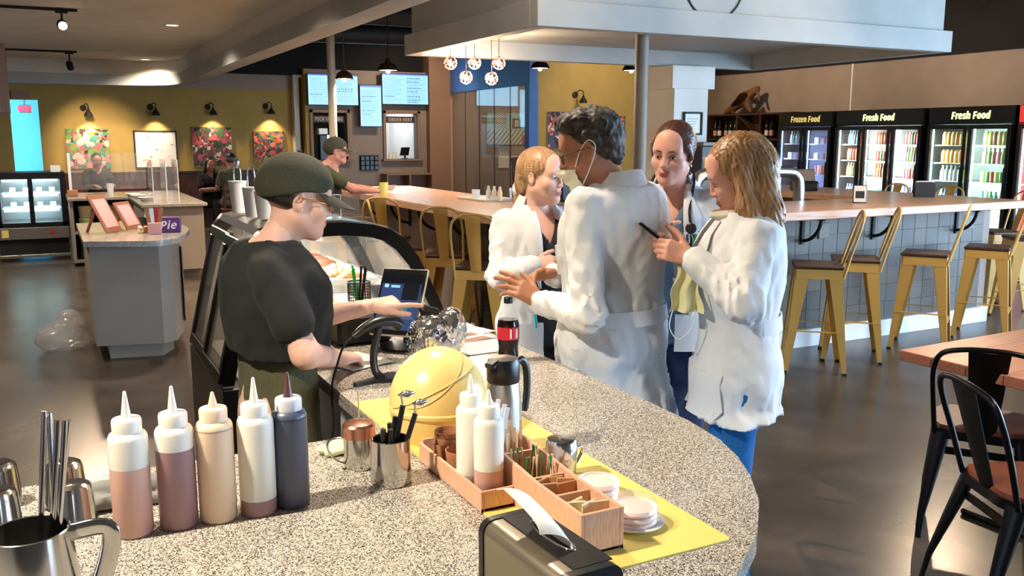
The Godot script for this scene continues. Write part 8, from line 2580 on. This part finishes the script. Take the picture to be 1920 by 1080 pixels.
func facing_doctor() -> void:
	var pale := [lin(212, 158, 138), lin(176, 98, 92)]
	var c := start_person({"label": "person with dark hair, stethoscope and white coat over blue scrubs facing the camera", "at": Vector3(2.27, 0, -2.97), "fwd": Vector2(-0.74, 0.67), "head": Vector3(2.24, 1.585, -2.94), "head_fwd": Vector3(-0.83, -0.1, 0.55), "head_up": Vector3(0.04, 1, 0.05),
		"ys": 1.405, "w": 0.98, "d": 1.0, "fem": true, "skin": pale,
		"shL": Vector3(2.385, 1.392, -2.845), "elL": Vector3(2.40, 1.14, -2.80), "wrL": Vector3(2.22, 1.09, -2.70), "shR": Vector3(2.155, 1.392, -3.10), "elR": Vector3(2.09, 1.165, -3.02), "wrR": Vector3(2.045, 1.285, -2.82),
		"handR": [Vector3(0.25, 0.25, 0.8), Vector3(-0.5, 0.75, 0.2), GRIP], "handL": [Vector3(-0.9, 0.0, 0.4), Vector3(0.2, 0.7, 0.6), RELAX]})
	var o: Node3D = c.node
	add_eyes(o, c.head, M.iris_brown, M.brow_dark, 0.0005)
	hair_mesh(c, M.hair_brown, 0.0055, Vector3(-0.12, -0.12, -0.18), Vector3(0.12, 0.16, 0.13), func(f: Field) -> void:
		f.ell(Vector3(0, 0.04, -0.022), Vector3(0.084, 0.095, 0.108), 0.02)
		f.ell(Vector3(0, -0.02, -0.09), Vector3(0.05, 0.06, 0.05), 0.03)
		for s in [-1.0, 1.0]: f.cap(Vector3(s * 0.062, 0.04, 0.03), Vector3(s * 0.074, -0.01, 0.002), 0.02, 0.014, 0.02)
		f.warp(func(p: Vector3, d: float) -> float:
			d += 0.0015 * sin(atan2(p.x, p.y) * 60.0) - 0.002 * exp(-pow(p.x / 0.004, 2.0)) * -1.5
			var arch := 0.06 - 0.25 * absf(p.x) - p.x * p.x * 6.0
			return maxf(d, minf(p.z - 0.01, arch - p.y)), Vector3(-9, -9, -9), Vector3(9, 9, 9), 8.0))
	for s in [-1.0, 1.0]:
		var er := Geo.new()
		er.t = c.head
		er.ball(Vector3(s * 0.078, -0.042, -0.006), Vector3(0.004, 0.005, 0.004), 8, 6)
		obj("earring", er, M.white_gloss, o)
	tee(c, M.scrub_blue, "scrub_top", 0.13, 0.0, 0.006)
	coat(c, 0.70, 0.04, 0.095, 0.022, 0.02, 11, 0.12)
	coat_trim(c, 0.3)
	trousers(c, M.scrub_navy)
	# stethoscope round the neck
	var st := thing("stethoscope", "dark stethoscope hanging round the neck of the doctor facing the camera", "stethoscope", o.position, o.rotation.y)
	var r: Array = c.coat
	var ys: float = c.ys
	var pts := [on_front(r, -0.1, ys - 0.2, 0.022), on_front(r, -0.088, ys - 0.06, 0.022), Vector3(-0.085, ys + 0.075, 0.0), Vector3(-0.06, ys + 0.105, -0.07), Vector3(0, ys + 0.112, -0.1), Vector3(0.06, ys + 0.105, -0.07), Vector3(0.085, ys + 0.075, 0.0), on_front(r, 0.09, ys - 0.03, 0.022), on_front(r, 0.1, ys - 0.09, 0.024)]
	obj("tubing", Geo.new().tube(curve(pts, 5), 0.0055, 8), M.rubber, st)
	var hp := on_front(r, 0.103, ys - 0.105, 0.028)
	obj("chest_piece", Geo.new().at(hp, rx(PI / 2)).lathe([[0.0, 0.0], [0.021, 0.0], [0.022, 0.006], [0.014, 0.012], [0.0, 0.014]], 18), M.black_plastic, st)
	obj("ear_tube", Geo.new().tube(curve([hp + Vector3(0, -0.015, 0), on_front(r, 0.115, ys - 0.16, 0.026), on_front(r, 0.118, ys - 0.21, 0.028), on_front(r, 0.126, ys - 0.24, 0.028)], 4), 0.0028, 6), M.chrome, st)
	# badge, pens and phone
	var bd := thing("id_badge", "white identity badge clipped to the blue scrubs of the doctor facing the camera", "badge", o.position, o.rotation.y)
	var bp := on_front(c.rings, -0.045, ys - 0.17, 0.03)
	obj("card", Geo.new().at(bp, rz(0.5)).box(Vector3.ZERO, Vector3(0.055, 0.085, 0.003), Basis(), 0.001), M.white_gloss, bd)
	obj("photo", Geo.new().at(bp, rz(0.5)).box(Vector3(0, 0.005, 0.002), Vector3(0.04, 0.04, 0.001)), M.navy, bd)
	obj("clip", Geo.new().at(bp, rz(0.5)).box(Vector3(0, 0.05, 0), Vector3(0.012, 0.024, 0.006), Basis(), 0.001), M.chrome, bd)
	for k in 3:
		var pn := thing("pocket_pen", ["blue pen in the chest pocket of the doctor facing the camera", "black pen in the chest pocket of the doctor facing the camera", "green tag in the chest pocket of the doctor facing the camera"][k], "pen", o.position, o.rotation.y, "pens in the chest pocket")
		var q := on_front(r, 0.085 + 0.014 * k, ys - 0.15, 0.02)
		obj("barrel", Geo.new().tube([q - Vector3(0, 0.06, 0), q + Vector3(0.004, 0.022, 0.0)], 0.0045 if k < 2 else 0.011, 8), [M.navy, M.black_plastic, M.green][k], pn)
		obj("clip", Geo.new().box(q + Vector3(0, 0.005, 0.006), Vector3(0.003, 0.035, 0.002)), M.chrome, pn)
	var ph := thing("phone", "smartphone held up by the doctor facing the camera", "phone", Vector3(2.02, 1.30, -2.72))
	ph.transform.basis = basis_from(Vector3(0.5, 0.6, -0.5), Vector3(-0.2, 0.6, 0.7))
	obj("phone_case", Geo.new().box(Vector3.ZERO, Vector3(0.07, 0.14, 0.009), Basis(), 0.003), M.column_grey, ph)
	obj("display", Geo.new().box(Vector3(0, 0, 0.005), Vector3(0.064, 0.132, 0.001)), M.phone_black, ph)

func ponytail_doctor() -> void:
	var pale := [lin(224, 176, 156), lin(190, 116, 110)]
	var c := start_person({"label": "person with fair hair in a low ponytail and white coat over a black top", "at": Vector3(1.955, 0, -3.54), "fwd": Vector2(0.02, 1.0), "head": Vector3(1.965, 1.478, -3.52), "head_fwd": Vector3(0.5, -0.03, 0.87), "head_up": Vector3(0.05, 1, 0.02),
		"ys": 1.295, "w": 0.98, "d": 1.0, "fem": true, "skin": pale,
		"shR": Vector3(1.80, 1.282, -3.55), "elR": Vector3(1.745, 1.05, -3.50), "wrR": Vector3(1.80, 1.12, -3.285), "shL": Vector3(2.11, 1.282, -3.53), "elL": Vector3(2.15, 1.05, -3.48), "wrL": Vector3(2.05, 1.12, -3.28),
		"handR": [Vector3(0.9, 0.15, 0.3), Vector3(-0.3, 0.6, 0.7), HOLD], "handL": [Vector3(-0.8, 0.2, 0.35), Vector3(0.3, 0.6, 0.7), HOLD]})
	var o: Node3D = c.node
	add_eyes(o, c.head, M.iris_blue, M.brow_fair)
	hair_mesh(c, M.hair_fair, 0.0055, Vector3(-0.12, -0.2, -0.19), Vector3(0.12, 0.16, 0.13), func(f: Field) -> void:
		f.ell(Vector3(0, 0.04, -0.022), Vector3(0.083, 0.094, 0.107), 0.02)
		f.ell(Vector3(0, -0.03, -0.09), Vector3(0.05, 0.06, 0.045), 0.03)
		f.cap(Vector3(0, -0.06, -0.12), Vector3(0, -0.17, -0.13), 0.026, 0.014, 0.02)
		f.warp(func(p: Vector3, d: float) -> float:
			d += 0.0015 * sin(atan2(p.x, p.y) * 56.0)
			var arch := 0.057 - 0.15 * absf(p.x) - p.x * p.x * 6.0
			return maxf(d, minf(p.z - 0.006, arch - p.y)), Vector3(-9, -9, -9), Vector3(9, 9, 9), 8.0))
	var sc := []
	for i in 17: sc.append(Vector3(0.024 * cos(TAU * i / 16), -0.062 + 0.024 * sin(TAU * i / 16), -0.125))
	var sg := Geo.new()
	sg.t = c.head
	sg.tube(sc, 0.013, 8, false)
	obj("hair_tie", sg, M.white_matte, o)
	tee(c, M.top_black, "black_top", 0.12, 0.0, 0.006)
	coat(c, 0.66, 0.04, 0.07, 0.022, 0.02, 17, 0.075)
	coat_trim(c, 0.3)
	trousers(c, M.top_black)
	var ky := thing("lanyard_fob", "black fob on a thin cord in the ponytailed doctor's hand", "fob", Vector3(1.93, 1.08, -3.225))
	obj("fob", Geo.new().box(Vector3.ZERO, Vector3(0.03, 0.07, 0.012), rz(0.4), 0.005), M.phone_black, ky)
	obj("cord", Geo.new().tube(curve([Vector3(0, 0.03, 0), Vector3(-0.025, 0.0, 0.01), Vector3(-0.03, -0.06, 0.01), Vector3(0.0, -0.1, 0.005), Vector3(0.02, -0.04, 0.0)], 5), 0.0016, 5), M.chrome, ky)
	var pn := obj("pocket_pen", Geo.new().tube([Vector3(0, 0, 0), Vector3(-0.008, 0.06, 0)], 0.006, 8), M.teal)
	pn.position = o.transform * on_front(c.coat, -0.09, 1.295 - 0.47, 0.026)
	tag(pn, "teal pen standing in the hip pocket of the ponytailed doctor", "pen")

func seated_man() -> void:
	var tan_ := [lin(196, 136, 112), lin(170, 104, 92)]
	var c := start_person({"label": "seated person in olive cap and vest at the far end of the bar", "at": Vector3(2.36, 0, -8.46), "fwd": Vector2(0.95, 0.25), "head": Vector3(2.47, 1.525, -8.43), "head_fwd": Vector3(0.95, -0.08, 0.28), "cell": 0.006, "hand_cell": 0.005,
		"ys": 1.335, "w": 1.1, "d": 1.1, "fem": false, "skin": tan_,
		"shR": Vector3(2.34, 1.315, -8.27), "elR": Vector3(2.55, 1.17, -8.2), "wrR": Vector3(2.78, 1.145, -8.26), "shL": Vector3(2.41, 1.315, -8.64), "elL": Vector3(2.6, 1.18, -8.6), "wrL": Vector3(2.84, 1.15, -8.5),
		"handR": [Vector3(0.95, 0.0, -0.2), Vector3(0, 1, 0.1), RELAX], "handL": [Vector3(0.9, 0.05, 0.3), Vector3(0, 1, 0), RELAX]})
	var o: Node3D = c.node
	add_eyes(o, c.head, M.iris_brown, M.brow_dark)
	glasses(c, M.gold_frame, false)
	ball_cap(c, M.cap_olive, 0.05)
	hair_mesh(c, M.hair_grey, 0.007, Vector3(-0.1, -0.09, -0.14), Vector3(0.1, 0.1, 0.06), func(f: Field) -> void:
		f.ell(Vector3(0, 0.005, -0.04), Vector3(0.08, 0.06, 0.075), 0.02)
		f.warp(func(p: Vector3, d: float) -> float: return maxf(d, maxf(-0.045 - p.y, p.z - 0.0))))
	tee(c, M.shirt_olive, "green_shirt", 0.06, 0.55, 0.008)
	# open vest over the shirt
	var rings := grown(c.rings, 0.024, 0.024)
	var f := Field.new(Vector3(-0.3, c.ys - 0.6, -0.3), Vector3(0.3, c.ys + 0.1, 0.3), 0.016)
	f.loft(rings, 0.02)
	f.warp(func(p: Vector3, d: float) -> float: return maxf(d, 0.075 - absf(p.x)) if p.z > 0.0 else d)
	var g := Geo.new()
	f.net(g)
	obj("vest", g, M.vest_olive, o)
	seated_legs(c, M.trouser_grey, 0.76)
	var st := dup(get_node("bar_stool"), Vector3(2.36, 0, -8.44), yaw_of(0.95, 0.25), "yellow bar stool under the seated man in the cap")
	# plastic cup and folded paper in front of him
	var cupo := obj("plastic_tumbler", Geo.new().lathe([[0.0, 0.0], [0.034, 0.0], [0.042, 0.125], [0.039, 0.125], [0.032, 0.005], [0.0, 0.005]], 20), M.tumbler_yellow)
	cupo.position = Vector3(2.80, 1.111, -8.05)
	tag(cupo, "pale yellow tumbler on the bar before the seated man", "cup")
	var pp := obj("folded_paper", Geo.new().patch(func(u: float, v: float) -> Vector3: return Vector3(lerpf(-0.09, 0.09, u), 0.02 + 0.06 * v, lerpf(-0.06, 0.06, v) + 0.01 * sin(u * 6.0)), 8, 4, 0.002), M.paper)
	pp.position = Vector3(2.95, 1.111, -8.42)
	tag(pp, "crumpled white paper held up by the seated man", "paper")
	var bag := obj("backpack", blob(Vector3(-0.2, -0.02, -0.22), Vector3(0.2, 0.5, 0.22), 0.018, func(q: Field) -> void:
		q.ell(Vector3(0, 0.22, 0), Vector3(0.13, 0.21, 0.16), 0.04)
		q.ell(Vector3(0.08, 0.14, 0), Vector3(0.09, 0.12, 0.12), 0.04)
		q.warp(func(p: Vector3, d: float) -> float: return maxf(d, 0.003 - p.y))), M.black_matte)
	bag.position = Vector3(2.66, 0.0, -8.98)
	tag(bag, "black backpack on the floor behind the seated man's stool", "bag")

func seated_legs(c: Dictionary, m: Material, seat: float) -> void:
	var f := Field.new(Vector3(-0.3, 0.1, -0.3), Vector3(0.3, c.ys - 0.2, 0.75), 0.02)
	var hy := seat + 0.1
	f.loft([[seat + 0.02, 0.17, 0.14, 0, 0], [hy + 0.04, 0.175, 0.14, 0, 0], [c.ys - 0.3, 0.155, 0.12, 0, 0]], 0.03)
	for s in [-1.0, 1.0]:
		f.cap(Vector3(s * 0.09, hy - 0.01, 0.02), Vector3(s * 0.13, hy - 0.02, 0.42), 0.085, 0.065, 0.03)
		f.cap(Vector3(s * 0.13, hy - 0.02, 0.42), Vector3(s * 0.12, hy - 0.46, 0.36), 0.064, 0.05, 0.02)
	var g := Geo.new()
	f.net(g)
	obj("trousers", g, m, c.node)
	for s in [-1.0, 1.0]:
		obj("shoe", blob(Vector3(-0.07, -0.02, -0.1), Vector3(0.07, 0.11, 0.2), 0.014, func(q: Field) -> void:
			q.cap(Vector3(0, 0.04, -0.03), Vector3(0, 0.035, 0.12), 0.042, 0.034, 0.02)), M.black_matte, c.node).position = Vector3(s * 0.12, hy - 0.56, 0.36)

func far_guests() -> void:
	var pale := [lin(196, 140, 118), lin(160, 100, 92)]
	var list := [
		["seated person with dark bobbed hair in black across the far table", Vector3(2.62, 0, -17.0), Vector2(0.35, 0.94), "hair_black", "top_black", "top_black", 1.17],
		["seated person in a light cap and grey green shirt with back to the camera", Vector3(2.86, 0, -16.15), Vector2(-0.2, -0.98), "hair_black", "shirt_grey", "trouser_grey", 1.26],
		["seated person in dark clothes seen blurred through the acrylic shield", Vector3(0.79, 0, -17.1), Vector2(0.15, 0.98), "hair_black", "vest_olive", "trouser_grey", 1.26]]
	for k in 3:
		var L: Array = list[k]
		var at: Vector3 = L[1]
		var f := Vector3(L[2].x, 0, L[2].y).normalized()
		var r := Vector3(-f.z, 0, f.x)
		var ey: float = L[6]
		var ys := ey - 0.19
		var c := start_person({"label": L[0], "at": at, "fwd": L[2], "head": at + Vector3(0, ey, 0) + f * 0.03, "head_fwd": f + Vector3(0, -0.1, 0), "cell": 0.012, "hand_cell": 0.008, "ys": ys, "w": 1.05, "d": 1.05, "fem": k == 0, "skin": pale,
			"shR": at + r * 0.17 + Vector3(0, ys - 0.02, 0), "elR": at + r * 0.22 + f * 0.1 + Vector3(0, ys - 0.26, 0), "wrR": at + r * 0.12 + f * 0.3 + Vector3(0, ys - 0.22, 0), "shL": at - r * 0.17 + Vector3(0, ys - 0.02, 0), "elL": at - r * 0.22 + f * 0.1 + Vector3(0, ys - 0.26, 0), "wrL": at - r * 0.12 + f * 0.3 + Vector3(0, ys - 0.22, 0),
			"handR": [f - r * 0.3, Vector3.UP, RELAX], "handL": [f + r * 0.3, Vector3.UP, RELAX]})
		hair_mesh(c, M[L[3]], 0.012, Vector3(-0.13, -0.2, -0.17), Vector3(0.13, 0.17, 0.14), func(q: Field) -> void:
			q.ell(Vector3(0, 0.04, -0.022), Vector3(0.088, 0.096, 0.11), 0.02)
			if k == 0:
				for s in [-1.0, 1.0]: q.cap(Vector3(s * 0.07, 0.02, 0), Vector3(s * 0.08, -0.12, -0.01), 0.03, 0.035, 0.03)
			q.warp(func(p: Vector3, d: float) -> float: return maxf(d, minf(p.z - 0.01, 0.06 - p.y)), Vector3(-9, -9, -9), Vector3(9, 9, 9), 8.0))
		if k == 1: ball_cap(c, M.cap_grey)
		tee(c, M[L[4]], "shirt", 0.05, 0.7, 0.01)
		seated_legs(c, M[L[5]], 0.44)
	# small table, chairs and the bench along the wall
	var t := thing("cafe_table", "small dark table between the far seated couple", "table", Vector3(2.72, 0, -16.58))
	obj("table_top", Geo.new().box(Vector3(0, 0.73, 0), Vector3(0.6, 0.035, 0.5), Basis(), 0.004), M.dark_wood, t)
	obj("column", Geo.new().tube([Vector3(0, 0.02, 0), Vector3(0, 0.72, 0)], 0.035, 10), M.black_matte, t)
	obj("base_plate", Geo.new().lathe([[0.0, 0.0], [0.22, 0.0], [0.22, 0.012], [0.04, 0.03], [0.0, 0.03]], 20), M.black_matte, t)
	for k in 3:
		var p: Vector3 = [Vector3(2.86, 0, -16.12), Vector3(3.5, 0, -16.3), Vector3(1.75, 0, -16.6)][k]
		var ch := thing("wooden_chair", ["brown wooden chair under the person in the light cap", "empty brown wooden chair right of the far couple", "empty brown wooden chair left of the far couple"][k], "chair", p, [PI, 2.4, 1.0][k], "brown wooden chairs by the far wall")
		obj("seat", Geo.new().box(Vector3(0, 0.43, 0), Vector3(0.4, 0.03, 0.4), Basis(), 0.008), M.warm_wood, ch)
		for s in [-1, 1]:
			obj("leg", Geo.new().tube([Vector3(s * 0.17, 0.0, 0.18), Vector3(s * 0.17, 0.42, 0.17)], 0.017, 6), M.warm_wood, ch)
			obj("leg", Geo.new().tube([Vector3(s * 0.17, 0.0, -0.2), Vector3(s * 0.17, 0.42, -0.18), Vector3(s * 0.17, 0.86, -0.24)], 0.017, 6), M.warm_wood, ch)
		for j in 3: obj("back_slat", Geo.new().box(Vector3(0, 0.56 + 0.12 * j, -0.205 - 0.016 * j), Vector3(0.33, 0.06, 0.014), Basis(), 0.003), M.warm_wood, ch)
	var b := thing("wall_bench", "long brown bench along the yellow wall", "bench", Vector3(1.9, 0, -17.6))
	obj("seat", Geo.new().box(Vector3(0, 0.42, 0), Vector3(3.4, 0.05, 0.42), Basis(), 0.006), M.wainscot_wood, b)
	obj("front_panel", Geo.new().box(Vector3(0, 0.2, 0.15), Vector3(3.38, 0.4, 0.03)), M.wainscot_wood, b)
